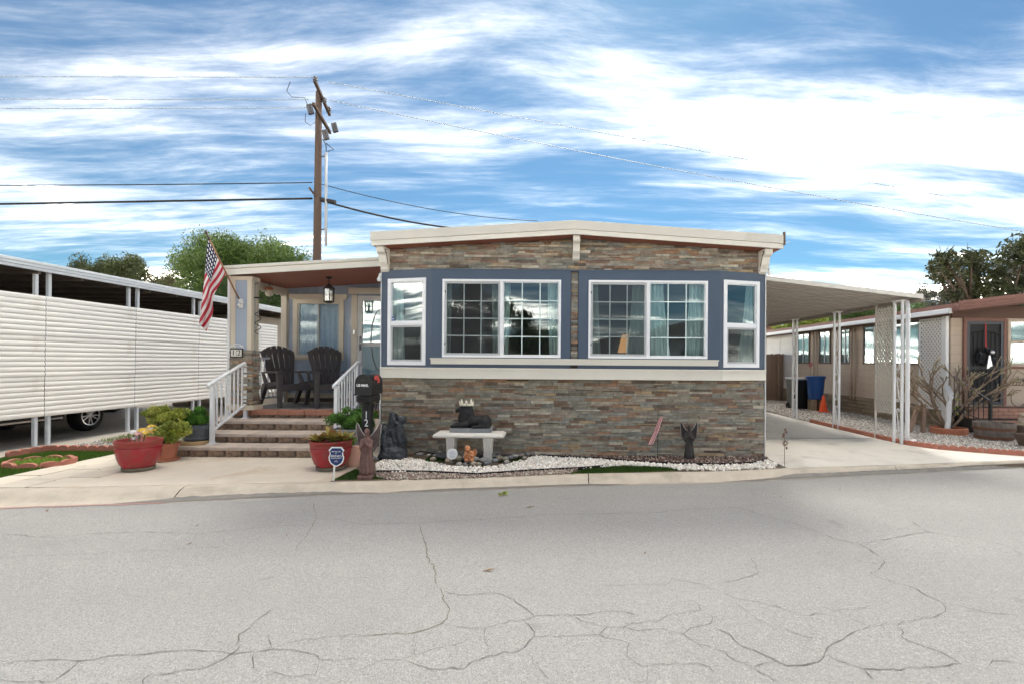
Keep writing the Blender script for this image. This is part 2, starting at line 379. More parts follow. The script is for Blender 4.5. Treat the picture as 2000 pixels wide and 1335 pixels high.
DIRT = mat('dry_earth', (.16, .125, .09), .95, (5, .2), (60, .5), attr=False)
PEBBLE = mat('pebble', (1, 1, 1), .7, attr=True)
GRASS = mat('grass_blade', (1, 1, 1), .6, attr=True, trans=.3)
LEAF = mat('leaf', (1, 1, 1), .5, attr=True, trans=.28, spec=.4)
BLACK = mat('black_plastic', (.012, .012, .014), .45, (6, .2))
BROWN_PL = mat('dark_brown_plastic', (.085, .074, .072), .42, (8, .15), (90, .08))
REDBRICK = mat('red_edging_concrete', (.42, .17, .12), .85, (14, .16), (70, .5, .01), rnd=.12, dirt=(6, (.5, .40, .33), .58, .5))
METAL_W = mat('white_metal', (.74, .75, .77), .38, (5, .05), dirt=(5, (.40, .37, .33), .66, .6))
WOOD = mat('weathered_wood', (.29, .20, .145), .8, (7, .22), (30, .4, .01), stretch=(9, 9, 1), rnd=.1)
BARK = mat('bark', (.13, .095, .07), .9, (12, .25), (25, .6, .02))

# ------------------------------------------------------------------ asphalt
m = bpy.data.materials.new('asphalt'); MATS['asphalt'] = m; nt, N, L = nodes_of(m)
out = N('ShaderNodeOutputMaterial'); p = N('ShaderNodeBsdfPrincipled', Roughness=.8); p.inputs['Specular IOR Level'].default_value = .3; L(p.outputs[0], out.inputs[0])
tcn = N('ShaderNodeTexCoord'); ob = tcn.outputs['Object']
def noise_(sc, det=4.0, ro=.6, vec=ob):
    q = N('ShaderNodeTexNoise', Scale=sc, Detail=det, Roughness=ro); L(vec, q.inputs['Vector']); return q.outputs['Fac']
def rng_(f, a, b, c=0., d=1.):
    q = N('ShaderNodeMapRange', i1=a, i2=b, i3=c, i4=d); L(f, q.inputs[0]); return q.outputs[0]
def mixv(f, A, B, bl='MIX'):
    q = N('ShaderNodeMix', data_type='RGBA'); q.blend_type = bl
    for i, s_ in ((0, f), (6, A), (7, B)):
        if isinstance(s_, (int, float)): q.inputs[i].default_value = s_
        elif isinstance(s_, tuple): q.inputs[i].default_value = (*s_, 1)
        else: L(s_, q.inputs[i])
    return q.outputs[2]
vo = N('ShaderNodeTexVoronoi', Scale=150.0); L(ob, vo.inputs['Vector'])
sp = N('ShaderNodeSeparateColor'); L(vo.outputs['Color'], sp.inputs[0])
base = mixv(rng_(noise_(.5, 6.), .3, .7), (.33, .32, .305), (.38, .37, .355))
agg = mixv(rng_(sp.outputs[0], .55, .95), base, (.46, .45, .43))
agg = mixv(rng_(sp.outputs[1], .70, .98), agg, (.255, .248, .237))
agg = mixv(rng_(noise_(260., 2.), .35, .65), agg, mixv(1.0, agg, (.87, .87, .87), 'MULTIPLY'))
stain = mixv(rng_(noise_(1.1, 8., .7), .60, .74, 0, .55), agg, (.24, .235, .23))
mpx = N('ShaderNodeMapping'); mpx.inputs['Scale'].default_value = (5, 26, 1); L(ob, mpx.inputs[0])
mpl = N('ShaderNodeMapping'); mpl.inputs['Scale'].default_value = (.10, .9, 1); mpl.inputs['Rotation'].default_value = (0, 0, R(-9)); L(ob, mpl.inputs[0])
stain = mixv(rng_(noise_(1.0, 4., .5, mpl.outputs[0]), .40, .62, 0, .30), stain, (.27, .262, .25))
stain = mixv(rng_(noise_(3.2, 3., .5), .70, .76, 0, .45), stain, (.19, .185, .18))
scuff = mixv(rng_(noise_(1.0, 3., .5, mpx.outputs[0]), .72, .78, 0, .35), stain, (.17, .165, .16))
L(scuff, p.inputs['Base Color'])
bp = N('ShaderNodeBump', Strength=.5, Distance=.006); L(vo.outputs['Distance'], bp.inputs['Height']); L(bp.outputs[0], p.inputs['Normal'])
ASPH = m

# ------------------------------------------------------------------ ground, road, kerb
def sheet(name, poly, z, m, kind='structure', thick=.0, parent=None):
    mb = MB(); pts = [Vector((q[0], q[1], z)) for q in poly]
    if thick: mb.prism([q - Vector((0, 0, thick)) for q in pts], (0, 0, thick))
    else: mb.add(pts, [tuple(range(len(pts)))])
    o = mb.build(name, m, parent)
    if parent is None: o['kind'] = kind
    return o
g = MB(); g.box(-400, 400, -200, 600, -1.2, -.12); tag(g.build('ground', DIRT), kind='structure')
EDGE = [gnd(x, y, ROADZ) for x, y in [(0, 990), (315, 980), (612, 966), (700, 963), (1165, 946.5), (1400, 941.5), (1741, 924.5), (2000, 912)]]
BACK = [gnd(x, y, 0) for x, y in [(0, 952), (119, 951), (700, 938.5), (1110, 924), (1400, 919), (1533, 913), (1710, 908), (2000, 897)]]
def ext(L_, k):
    a = (L_[0] - L_[1]).normalized(); b = (L_[-1] - L_[-2]).normalized()
    return [L_[0] + a * k] + L_ + [L_[-1] + b * k]
EDGE, BACK = ext(EDGE, 40), ext(BACK, 40)
def along(Ln, x):
    for p0, p1 in zip(Ln, Ln[1:]):
        if p0.x <= x <= p1.x: return p0.lerp(p1, (x - p0.x) / (p1.x - p0.x))
    return Ln[-1]
road = sheet('road', [(-60, -60), (60, -60)] + [(p.x, p.y + .07) for p in reversed(EDGE)], ROADZ, ASPH)
sheet('lot_ground', [(p.x, p.y - .05) for p in BACK] + [(60, 300), (-60, 300)], -.042, DIRT, thick=.06)
kerb = thing('kerb', None, None, along(BACK, 0)); kerb['kind'] = 'structure'
cuts = [-42, -9.2, gnd(336, 975, ROADZ).x, gnd(1150, 945, ROADZ).x, gnd(1738, 918, ROADZ).x, 10.3, 42]
PROF = [(-.03, -.004), (.0, -.001), (.24, -.004), (.40, -.018), (.54, -.052), (.66, -.086), (.74, -.094), (1.0, -.0985), (1.12, -.100)]
for a0, a1 in zip(cuts, cuts[1:]):
    mb = MB(); n = max(2, int((a1 - a0) / .25)); vs = []; fs = []
    for i in range(n + 1):
        x = a0 + .006 + (a1 - a0 - .012) * i / n; B0, E0 = along(BACK, x), along(EDGE, x)
        for t, z in PROF:
            q = B0.lerp(E0, t); wob = mnoise.noise((x * 2.2, t * 4, 1)) * .006
            vs.append((q.x, q.y + wob, z + (.0 if t < .0 else mnoise.noise((x * 3, t * 7, 4)) * .002)))
    k = len(PROF)
    for i in range(n):
        for j in range(k - 1): fs.append((i * k + j, i * k + j + 1, (i + 1) * k + j + 1, (i + 1) * k + j))
    mb.add(vs, fs); mb.build('kerb_slab', KERBM, kerb, smooth=True)
# dark damp silt lying in the gutter, and the worn red line of the kerb paint
SILT = mat('gutter_silt', (.22, .205, .185), .6, (8, .25)); REDLINE = mat('worn_red_paint', (.42, .25, .23), .8, (9, .2))
def strip(name, x0, x1, o0, o1, z, m, parent, taper=True, n=60):
    mb = MB(); vs, fs = [], []
    for i in range(n + 1):
        x = x0 + (x1 - x0) * i / n; w = min(1, 6 * min(i, n - i) / n) if taper else 1; e = along(EDGE, x); j = mnoise.noise((x * 4, 2, z * 9)) * .02
        mid = (o0 + o1) / 2; vs += [(x, e.y + mid + (o0 - mid) * w + j * w, z), (x, e.y + mid + (o1 - mid) * w + j * w * .6, z)]
        if i: fs.append((2 * i - 2, 2 * i - 1, 2 * i + 1, 2 * i))
    mb.add(vs, fs); return mb.build(name, m, parent)
def silt(x0, x1, t0, n=90):
    mb = MB(); vs, fs = [], []; K = 5
    for i in range(n + 1):
        x = x0 + (x1 - x0) * i / n; B0, E0 = along(BACK, x), along(EDGE, x); tt = 1 - (1 - t0) * min(1, 5 * min(i, n - i) / n) * (.92 + .12 * mnoise.noise((x * .9, 1, 7)) + .07 * mnoise.noise((x * 9, 2, 7)))
        for j in range(K):
            t = tt + (1.02 - tt) * j / (K - 1); z = np.interp(t, [p_[0] for p_ in PROF], [p_[1] for p_ in PROF]); q = B0.lerp(E0, t); vs.append((q.x, q.y - .005, z + .005))
        if i: fs += [((i - 1) * K + j, (i - 1) * K + j + 1, i * K + j + 1, i * K + j) for j in range(K - 1)]
    mb.add(vs, fs); return mb.build('gutter_silt', SILT, road, smooth=True)
silt(gnd(215, 985, ROADZ).x, gnd(740, 962, ROADZ).x, .60); silt(gnd(1405, 938, ROADZ).x, gnd(2060, 910, ROADZ).x, .52); silt(gnd(760, 960, ROADZ).x, gnd(1230, 946, ROADZ).x, .72)
if 0: strip('gutter_silt', gnd(215, 985, ROADZ).x, gnd(730, 962, ROADZ).x, -.004, .062, ROADZ + .0085, SILT, road)
if 0: strip('gutter_silt', gnd(1410, 938, ROADZ).x, gnd(1990, 913, ROADZ).x, -.004, .085, ROADZ + .0085, SILT, road)
if 0: strip('gutter_silt', gnd(850, 958, ROADZ).x, gnd(1190, 946, ROADZ).x, .0, .045, ROADZ + .0085, SILT, road)
strip('red_line', gnd(-300, 1000, ROADZ).x, gnd(330, 979, ROADZ).x, -.055, -.012, ROADZ + .004, REDLINE, road, False)
strip('red_line', gnd(330, 979, ROADZ).x, gnd(1500, 938, ROADZ).x, -.020, -.008, ROADZ + .004, mat('faint_red_paint', (.38, .30, .28), .8, (9, .2)), road, False)
CRACKM = mat('crack_dark', (.14, .134, .122), .95, (30, .3)); CRACKG = mat('crack_weed', (.13, .13, .06), .95, (30, .4))  # dark strip colour of the road cracks and the driveway joint
CR_A = [[(0,1185),(120,1168),(300,1160),(440,1168),(540,1158),(660,1134),(780,1132),(900,1115),(1020,1108),(1140,1113),(1290,1130),(1420,1118),(1530,1103),(1600,1105),(1740,1125),(1780,1165),(2000,1160)],
 [(1530,870),(1430,940),(1370,1000),(1330,1035),(1340,1090),(1290,1130),(1200,1180),(1100,1215),(1000,1222),(930,1242),(830,1245),(800,1300)],[(1470,1030),(1500,1040),(1530,1103)],[(1600,1065),(1720,1045),(1850,1030),(2000,1022)],[(1420,1120),(1415,1190),(1440,1210)],
 [(1780,1165),(1760,1245),(1600,1250),(1500,1230)],[(1750,290),(1765,370),(1740,420),(1700,490),(1655,530),(1660,560)],[(30,460),(180,475),(330,482),(430,468),(580,455),(800,450),(1040,455),(1080,463),(1250,445),(1400,430),(1550,415),(1740,412)],
 [(0,595),(160,583),(330,578),(600,567),(850,552),(1050,540),(1250,532)],[(1765,378),(1900,380),(1950,395),(2000,405)],[(440,1170),(400,1210),(300,1280)],[(0,390),(60,365),(140,335)],[(0,1270),(120,1285),(300,1280)]]
CR_B = [[(0,408),(180,403),(340,400),(500,388),(640,383),(780,372),(1050,355),(1400,347),(1650,343),(1830,325),(2000,320)],[(340,400),(355,470),(378,520),(380,590),(425,640),(430,730),(465,780),(470,820),(510,880),(495,930),(465,960),(400,985),(305,1012),(180,1015),(80,1023),(0,1025)],
 [(465,780),(570,800),(720,790),(800,797),(870,825),(940,880),(980,918),(1080,913),(1190,913),(1300,905),(1400,890),(1480,893),(1560,915)],[(465,960),(560,980),(715,985),(790,958),(920,940),(980,918)],[(920,940),(965,985),(980,1030),(940,1075),(890,1115),(730,1138),(640,1170),(600,1205),(400,1215),(340,1195),(270,1165)],
 [(715,985),(700,1040),(725,1090),(730,1138)],[(980,1030),(1180,1030),(1345,1023),(1365,1035),(1450,1050),(1510,1070),(1500,1140),(1560,1185),(1610,1197),(1700,1185),(1890,1180),(1960,1200),(2000,1245)],[(1345,1023),(1390,975),(1480,980),(1530,955),(1680,943),(1730,912),(1910,885),(1890,845)],
 [(1200,915),(1240,945),(1390,975)],[(1480,980),(1560,1000),(1700,990),(1810,1015),(1880,1065),(2000,1105)],[(1810,1015),(1850,985),(1965,960),(1975,920),(1950,905)],[(1280,753),(1500,745),(1725,740),(1750,708),(1880,735),(2000,770)],[(310,1015),(315,1135),(250,1158),(150,1160),(80,1185),(0,1220)],
 [(315,1135),(420,1100),(540,1075),(620,1030)],[(950,1130),(1000,1200),(1050,1260),(1070,1300)],[(1610,1197),(1610,1280),(1500,1290)]]
CR_C = [[(0,325),(120,320),(280,370),(430,410),(560,455),(680,505),(820,530),(950,505),(1100,478),(1215,462),(1350,485),(1500,500),(1660,540),(1760,595)],[(120,320),(200,305),(480,288)],[(820,530),(920,590),(960,630),(920,680),(880,695),(960,735),(1130,780),(1200,825),(1290,865),(1400,885),(1560,925),(1730,940)],
 [(1290,865),(1310,910),(1240,950),(1130,965),(1000,990),(880,1000),(780,965),(700,915),(600,890)],[(880,1000),(780,1035),(700,1085),(640,1115),(620,1150),(600,1190),(490,1225),(400,1225),(320,1185),(240,1150),(130,1105),(80,1050),(0,1015)],
 [(1020,990),(1060,1020),(1070,1070),(1200,1120),(1300,1155),(1400,1215),(1290,1230),(1000,1245),(840,1245),(720,1205),(630,1160)],[(0,800),(95,838),(230,860),(400,905),(490,940),(600,930),(720,950)],[(110,865),(170,920),(235,965),(380,1010),(520,1065),(640,1072)],[(0,1135),(45,1145),(100,1195),(210,1235),(300,1285),(340,1320)],
 [(210,1230),(340,1200)],[(1115,400),(1160,435),(1215,462)],[(0,760),(120,735),(190,715),(240,690),(200,610)],[(840,1245),(900,1310)],[(1560,1225),(1580,1195),(1660,1200),(1760,1220)],[(690,910),(800,895),(880,900)]]
def crack(poly, ox, sc, w, m):
    pts = [gnd(ox + x / sc, 880 + y / sc, ROADZ + .004) for x, y in poly]; fine = [pts[0]]
    for a0, a1 in zip(pts, pts[1:]):
        k = max(2, int((a1 - a0).length / .035)); d = (a1 - a0); nrm = Vector((-d.y, d.x, 0)).normalized()
        for i in range(1, k + 1): fine.append(a0.lerp(a1, i / k) + nrm * (random.gauss(0, .006) if i < k else 0))
    vs, fs = [], []; n = len(fine)
    for i, q in enumerate(fine):
        d = (fine[min(i + 1, n - 1)] - fine[max(i - 1, 0)]); nrm = Vector((-d.y, d.x, 0)).normalized()
        ww = w * random.uniform(.25, 1.3) * (.55 + .6 * abs(mnoise.noise(q * .9))) * (.35 if i in (0, n - 1) else 1); vs += [q - nrm * ww / 2, q + nrm * ww / 2]
        if i: fs.append((2 * i - 2, 2 * i - 1, 2 * i + 1, 2 * i))
    mb = MB(); mb.add(vs, fs); mb.build('crack', m, road)
for k, (grp, ox, sc) in enumerate(((CR_A, 0, 2.857), (CR_B, 700, 2.857), (CR_C, 1400, 2.933))):
    for i, pl_ in enumerate(grp):
        main = i in ((0, 1, 6, 7), (0, 1, 2, 4), (0, 2, 4, 5))[k]
        crack(pl_, ox, sc, .0075 if main else .0052, CRACKG if (k, i) in ((0, 6), (1, 1)) else CRACKM)
# small litter on the asphalt: leaves and a pale fleck or two
LITTER = mat('dead_leaf', (.20, .12, .05), .8, (9, .3)); GREENL = mat('fresh_weed', (.22, .27, .05), .7)
LEAFL = ['largest curled brown leaf on the asphalt left of centre', 'thin brown leaf near the kerb below the bench', 'small brown leaf on the left part of the road', 'small dark leaf on the road below the driveway corner', 'tiny leaf nearest the driveway gutter', 'brown leaf by the gutter at the far left', 'tiny leaf between the left cracks of the road', 'tiny leaf on the road right of centre', 'tiny leaf on the road below the left pot']
for px, py, sz, an in [(955, 1113, .10, .2), (1035, 990, .11, .1), (370, 1062, .05, .9), (1525, 970, .05, 1.2), (1640, 955, .04, .3), (92, 997, .06, 2.), (385, 1026, .04, .4), (1260, 1080, .04, 1), (560, 1045, .03, 2)]:
    c = gnd(px, py, ROADZ + .004); d = Vector((math.cos(an), math.sin(an), 0)); q = Vector((-d.y, d.x, 0)) * .25
    mb = MB(); mb.add([c - d * sz / 2, c - q * sz * .5 + V(0, 0, .006), c + d * sz / 2 + V(0, 0, .012), c + q * sz * .5 + V(0, 0, .010)], [(0, 1, 2), (0, 2, 3)])
    tag(mb.build('dead_leaf', LITTER), LEAFL.pop(0), 'leaf', 'dry leaves on the road')
c = gnd(983, 966, ROADZ + .004); wt = thing('weed_sprig', 'small yellow green weed sprig lying on asphalt near the kerb', 'weed', c)
foliage('leaf_tuft', [(c + V(0, 0, .02), (.06, .06, .015))], 26, .045, [(.30, .36, .06), (.36, .36, .08)], LEAF, wt)

# concrete surfaces
def back_y(x): return along(BACK, x).y
def slab_poly(x0, x1, y1, n=6): return [(x0 + (x1 - x0) * i / n, back_y(x0 + (x1 - x0) * i / n) + .012) for i in range(n + 1)] + [(x1, y1), (x0, y1)]
sheet('entry_slab', slab_poly(-5.565, -2.73, 8.6), 0.0, CONC, thick=.05)
EDG = [V(6.17, 22, 0), V(6.17, 13, 0), V(6.18, 11, 0), V(6.2, 9.6, 0), V(6.24, 9.18, 0), V(6.5, 8.72, 0), V(7.03, 8.38, 0), V(7.4, 8.16, 0), V(9.5, 7.6, 0), V(14, 7.5, 0)]
dr = [(3.18, back_y(3.18) + .012)] + [(x, back_y(x) + .012) for x in (4, 5, 6, 7, 8, 9.5, 14)]
sheet('driveway', dr + [(q.x, q.y) for q in reversed(EDG)] + [(3.18, 22)], 0.0, CONC_R, thick=.05)
mb = MB(); mb.box(3.2, 6.1, 9.92, 9.932, .0, .0035); mb.build('joint', CRACKM, bpy.data.objects['driveway'])
sheet('gravel_bed', [(q.x, q.y) for q in EDG] + [(14, 22)], -.004, mat('gravel_base', (.34, .32, .29), .9, (90, .5), (70, .8, .02)), thick=.03)
sheet('carport_slab', [(-16, 4.8), (-8.06, 5.35), (-8.06, 7.42), (-8.0, 8.02), (-8.0, 22), (-16, 22)], 0.0, mat('carport_concrete', (.40, .36, .31), .8, (2, .1), (150, .2, .004), dirt=(.8, (.22, .2, .18), .55, .5)), thick=.05)
# paving flags of the left path
path = thing('paver_path', None, None, (-6.15, 7, 0)); path['kind'] = 'structure'
rows = [(-6.74, -6.36), (-6.36, -5.97), (-5.97, -5.575)]
for r_, (x0, x1) in enumerate(rows):
    y = back_y((x0 + x1) / 2) + .02; k = 0
    y -= 0
    first = (.62, .38, .5)[r_]
    while y < 8.6:
        ln = first if k == 0 else .60; k += 1
        mb = MB(); ya = lambda x: max(y, back_y(x) + .015); h = random.uniform(-.002, .003)
        mb.prism([(x0 + .010, ya(x0) + .010, -.045), (x1 - .010, ya(x1) + .010, -.045), (x1 - .010, y + ln - .010, -.045), (x0 + .010, y + ln - .010, -.045)], (0, 0, .045 + h))
        mb.build('paver', PAVER, path, bevel=.004); y += ln
# left lawn
LAWN = [(-8.04, 5.35), (-7.2, 5.47), (-6.76, 5.53), (-6.76, 7.95), (-7.9, 7.95), (-8.04, 7.35)]
sheet('lawn_soil', LAWN, -.006, mat('turf_mat', (.035, .06, .012), .9, (20, .3)), thick=.03)
GC = [(.075, .17, .018), (.10, .21, .025), (.055, .125, .015), (.14, .22, .04)]
tag(blades('grass', scatter(LAWN, 42000), .034, .0028, GC, GRASS, -.006), 'short bright green turf beside the paver path', 'grass', kind='stuff')
sheet('side_gravel', [(-8.0, 8.06), (-6.2, 8.06), (-6.2, 9.6), (-8.0, 9.6)], -.002, MATS['gravel_base'], thick=.03)
GREYS = [(.40, .38, .35), (.52, .49, .45), (.28, .27, .26), (.62, .60, .56), (.36, .30, .25)]
tag(pebbles('gravel', scatter([(-8.0, 8.1), (-6.2, 8.1), (-6.2, 9.5), (-8.0, 9.5)], 2600), (.010, .02), GREYS, PEBBLE, 0., True), 'grey gravel behind the scalloped edging by the white fence', 'gravel', kind='stuff')
tag(blades('weeds', scatter([(-8.0, 8.9), (-7.2, 8.5), (-6.3, 8.9), (-6.3, 9.7), (-8.0, 9.8)], 1500), .09, .006, [(.22, .26, .06), (.16, .22, .04)], GRASS, 0., .8), 'low yellow green weeds growing along the white fence posts', 'weeds', kind='stuff')
# scalloped edging
_em = {}
def edging_mesh(L_, h, t, n=3):
    key = (round(L_, 2), h, t, n)
    if key in _em: return _em[key]
    top = []
    for i in range(n):
        for k in range(7):
            a_ = math.pi - math.pi * k / 6; w = L_ / n
            top.append((-L_ / 2 + w * (i + .5) + math.cos(a_) * w / 2 * .98, h - .035 + math.sin(a_) * .035))
    pts = [V(-L_ / 2, -t / 2, -.03)] + [V(x, -t / 2, z) for x, z in top] + [V(L_ / 2, -t / 2, -.03)]
    mb = MB(); mb.prism(pts, (0, t, 0)); o = mb.build('edging_block', REDBRICK, None, local=True, bevel=.006, segs=2); _em[key] = o.data; MODB = None
    bpy.data.objects.remove(o); return _em[key]
ORD = 'first second third fourth fifth sixth seventh eighth ninth tenth eleventh twelfth thirteenth fourteenth fifteenth sixteenth seventeenth eighteenth nineteenth twentieth'.split()
def edging(pts, L_, h, t, label, group, n=3, gap=.006):
    no = 0
    for p0, p1 in zip(pts, pts[1:]):
        d = p1 - p0; k = max(1, round(d.length / (L_ + gap))); ln = d.length / k - gap; me = edging_mesh(ln, h, t, n)
        for i in range(k):
            c = p0.lerp(p1, (i + .5) / k); o = link(bpy.data.objects.new('edging_block', me)); o.location = (c.x, c.y, random.uniform(-.004, .003))
            o.rotation_euler = (random.gauss(0, .02), 0, math.atan2(d.y, d.x) + random.gauss(0, .015)); tag(o, label % ORD[no], 'edging', group); no += 1
edging([V(-7.98, 7.40, 0), V(-7.93, 7.98, 0), V(-6.72, 8.0, 0)], .30, .095, .055, 'red scalloped edging block behind the lawn, %s from the left', 'scalloped edging behind the lawn', 2)
edging([V(6.2, 12.6, 0), V(6.22, 9.9, 0), V(6.26, 9.2, 0), V(6.5, 8.74, 0), V(7.03, 8.4, 0), V(7.4, 8.18, 0), V(8.9, 7.78, 0)], .42, .085, .05, 'red scalloped edging block between driveway and gravel, %s from the back', 'scalloped edging along the gravel', 5)
rc = gnd(80, 905, 0)
for k in range(10):
    a_ = 2 * math.pi * k / 10; o = link(bpy.data.objects.new('edging_block', edging_mesh(.20, .07, .05, 1))); o.location = rc + V(math.cos(a_) * .36, math.sin(a_) * .30, 0)
    o.rotation_euler = (0, 0, a_ + math.pi / 2); tag(o, 'pinkish scalloped block of the lawn ring, %s counterclockwise from its right end' % ORD[k], 'edging', 'ring of scalloped blocks on the lawn')
tag(blades('seedlings', scatter([(rc.x + math.cos(t) * .3, rc.y + math.sin(t) * .24) for t in np.linspace(0, 6.2, 14)], 700), .09, .007, [(.25, .42, .05), (.20, .36, .05), (.32, .42, .08)], GRASS, .0, .9), 'light green seedlings inside the scalloped ring', 'seedlings', kind='stuff')

# planting bed before the house
def zone(pts, z=.0): return [gnd(x, y, z).to_2d() for x, y in pts]
BED = [(-2.72, back_y(-2.72) + .012)] + [(x, back_y(x) + .012) for x in (-2, -1, 0, 1, 2, 3.05)] + [(3.05, 7.05), (3.17, 7.86), (-2.72, 7.86)]
sheet('bed_soil', BED, -.004, DIRT, thick=.03)
WZ = zone([(735, 905), (742, 899), (800, 893), (838, 902), (880, 911), (965, 911), (1010, 901), (1050, 890), (1100, 893), (1180, 897), (1240, 902), (1300, 905.5), (1400, 908), (1470, 905), (1499, 898), (1517, 904), (1514, 913), (1400, 917), (1328, 917), (1300, 911), (1220, 908), (1140, 914), (1040, 919), (930, 926.5), (840, 922), (735, 921.5)], .012)
BZ = zone([(1010, 893), (1050, 887), (1100, 888), (1500, 893), (1496, 898), (1470, 904), (1400, 907), (1300, 904.5), (1240, 901), (1180, 896), (1100, 892), (1050, 889)], .012)
FZ = zone([(735, 922), (840, 923), (930, 927), (1040, 920), (1130, 914), (1110, 923.5), (900, 932), (765, 936), (735, 930)], .008)
WC = [(.84, .80, .75), (.88, .86, .82), (.80, .75, .68), (.86, .82, .76), (.66, .60, .53)]
tag(pebbles('white_pebbles', scatter(WZ, 5200), (.013, .023), WC, PEBBLE, .004), 'white marble pebbles spread in a wavy band before the stone wall', 'pebbles', kind='stuff')
BC = [(.10, .06, .05), (.15, .09, .075), (.30, .22, .18), (.08, .05, .045), (.45, .38, .32), (.13, .08, .07)]
tag(pebbles('brown_pebbles', scatter(BZ, 2600), (.012, .024), BC, PEBBLE, .006), 'dark brown lava pebbles along the foot of the stone wall', 'pebbles', kind='stuff')
FC = [(.30, .24, .20), (.42, .36, .30), (.22, .16, .13), (.55, .50, .44), (.30, .20, .17)]
tag(pebbles('mixed_gravel', scatter(FZ, 2400), (.009, .018), FC, PEBBLE, .002), 'mixed brown gravel between the white pebbles and the kerb', 'gravel', kind='stuff')
GZ = zone([(1112, 924), (1150, 914), (1190, 910), (1230, 908.5), (1270, 909), (1300, 912), (1328, 917.5), (1250, 920.5)], .004)
TG = [(.05, .12, .014), (.07, .155, .018), (.04, .095, .012)]
tag(blades('turf_strip', scatter(GZ, 9000), .028, .003, TG, GRASS, .0), 'lens shaped green turf strip beside the kerb', 'grass', kind='stuff')
tag(blades('turf_patch', scatter([(-2.70, 6.17), (-2.05, 6.27), (-2.0, 6.36), (-2.25, 6.5), (-2.68, 6.75)], 9000), .024, .003, [(.06, .12, .025), (.08, .15, .03)], GRASS, .0), 'small green turf patch around the praying angel statue', 'grass', kind='stuff')
tag(blades('turf_pad', scatter([(-1.95, 7.35), (-.55, 7.35), (-.5, 7.78), (-1.95, 7.78)], 9000), .024, .003, TG, GRASS, .0), 'dark green turf under the concrete bench', 'grass', kind='stuff')
EDGB = mat('black_edging', (.014, .013, .013), .6)
for pts, lab in (([(735, 922), (790, 921.5), (840, 922.5), (930, 927), (1040, 919.5), (1140, 914.5), (1190, 910)], 'thin black plastic edging in front of the white pebbles'), ([(1050, 889), (1100, 892.5), (1180, 896.5), (1240, 901.5), (1300, 905), (1400, 907.5), (1470, 904.5), (1497, 897.5)], 'thin black plastic edging between white and brown pebbles')):
    q = [gnd(x, y, .01) for x, y in pts]; mb = MB()
    for a0, a1 in zip(q, q[1:]): mb.bar(a0 + V(0, 0, .008), a1 + V(0, 0, .008), .009, .045)
    tag(mb.build('bed_edging', EDGB), lab, 'edging')
# gravel of the neighbour's strip
GR = [(q.x + .05, q.y) for q in EDG[1:8]] + [(9.4, 7.7), (9.6, 10.2), (8.5, 11), (8.5, 13)]
def dens(n):
    P = scatter(GR, n); return P
tag(pebbles('gravel', dens(22000), (.011, .022), [(.42, .40, .37), (.55, .53, .50), (.30, .285, .27), (.66, .64, .60), (.38, .33, .28)], PEBBLE, -.002, True), 'grey crushed gravel around the bare tree and barrel planter', 'gravel', kind='stuff')
tag(pebbles('gravel', scatter([(6.2, 13), (8.5, 13), (8.5, 19.6), (6.2, 19.6)], 9000), (.016, .028), [(.40, .38, .34), (.52, .49, .45), (.28, .265, .25), (.60, .57, .53), (.34, .29, .24)], PEBBLE, -.002, True), 'grey gravel strip leading back to the wooden fence', 'gravel', kind='stuff')
# ------------------------------------------------------------------ the mobile home
X0, X1, WY, BY, CX0, CX1 = -2.71, 3.13, 7.80, 7.58, -1.887, 2.38
TZ0, TZ1, BT = 1.185, 1.344, 2.786
home = thing('mobile_home', 'mobile home with stacked stone front, slate blue bay windows and white porch railings', 'house', (.2, 10, 0))
def roof_z(x): return 3.50 - (.22 - x) * .0642 if x < .22 else 3.50 - (x - .22) * .0627
BACKING = mat('veneer_backing', (.055, .05, .045), .95, (20, .2))
mb = MB(); mb.box(X0, X1, WY + .02, WY + .10, 0, 1.26); mb.box(X0, X1, WY + .02, WY + .10, 2.76, 3.2); mb.box(.15, .29, BY + .075, BY + .1, 1.3, 2.78); mb.build('wall_backing', BACKING, home)
mb = MB(); mb.box(X0 - .002, X0 + .06, WY + .1, 20, 0, 3.1); mb.build('side_wall', LTBLUE, home)
mb = MB(); mb.box(X1 - .06, X1 + .002, WY + .1, 20, 0, 3.1); mb.build('side_wall', CREAM, home)
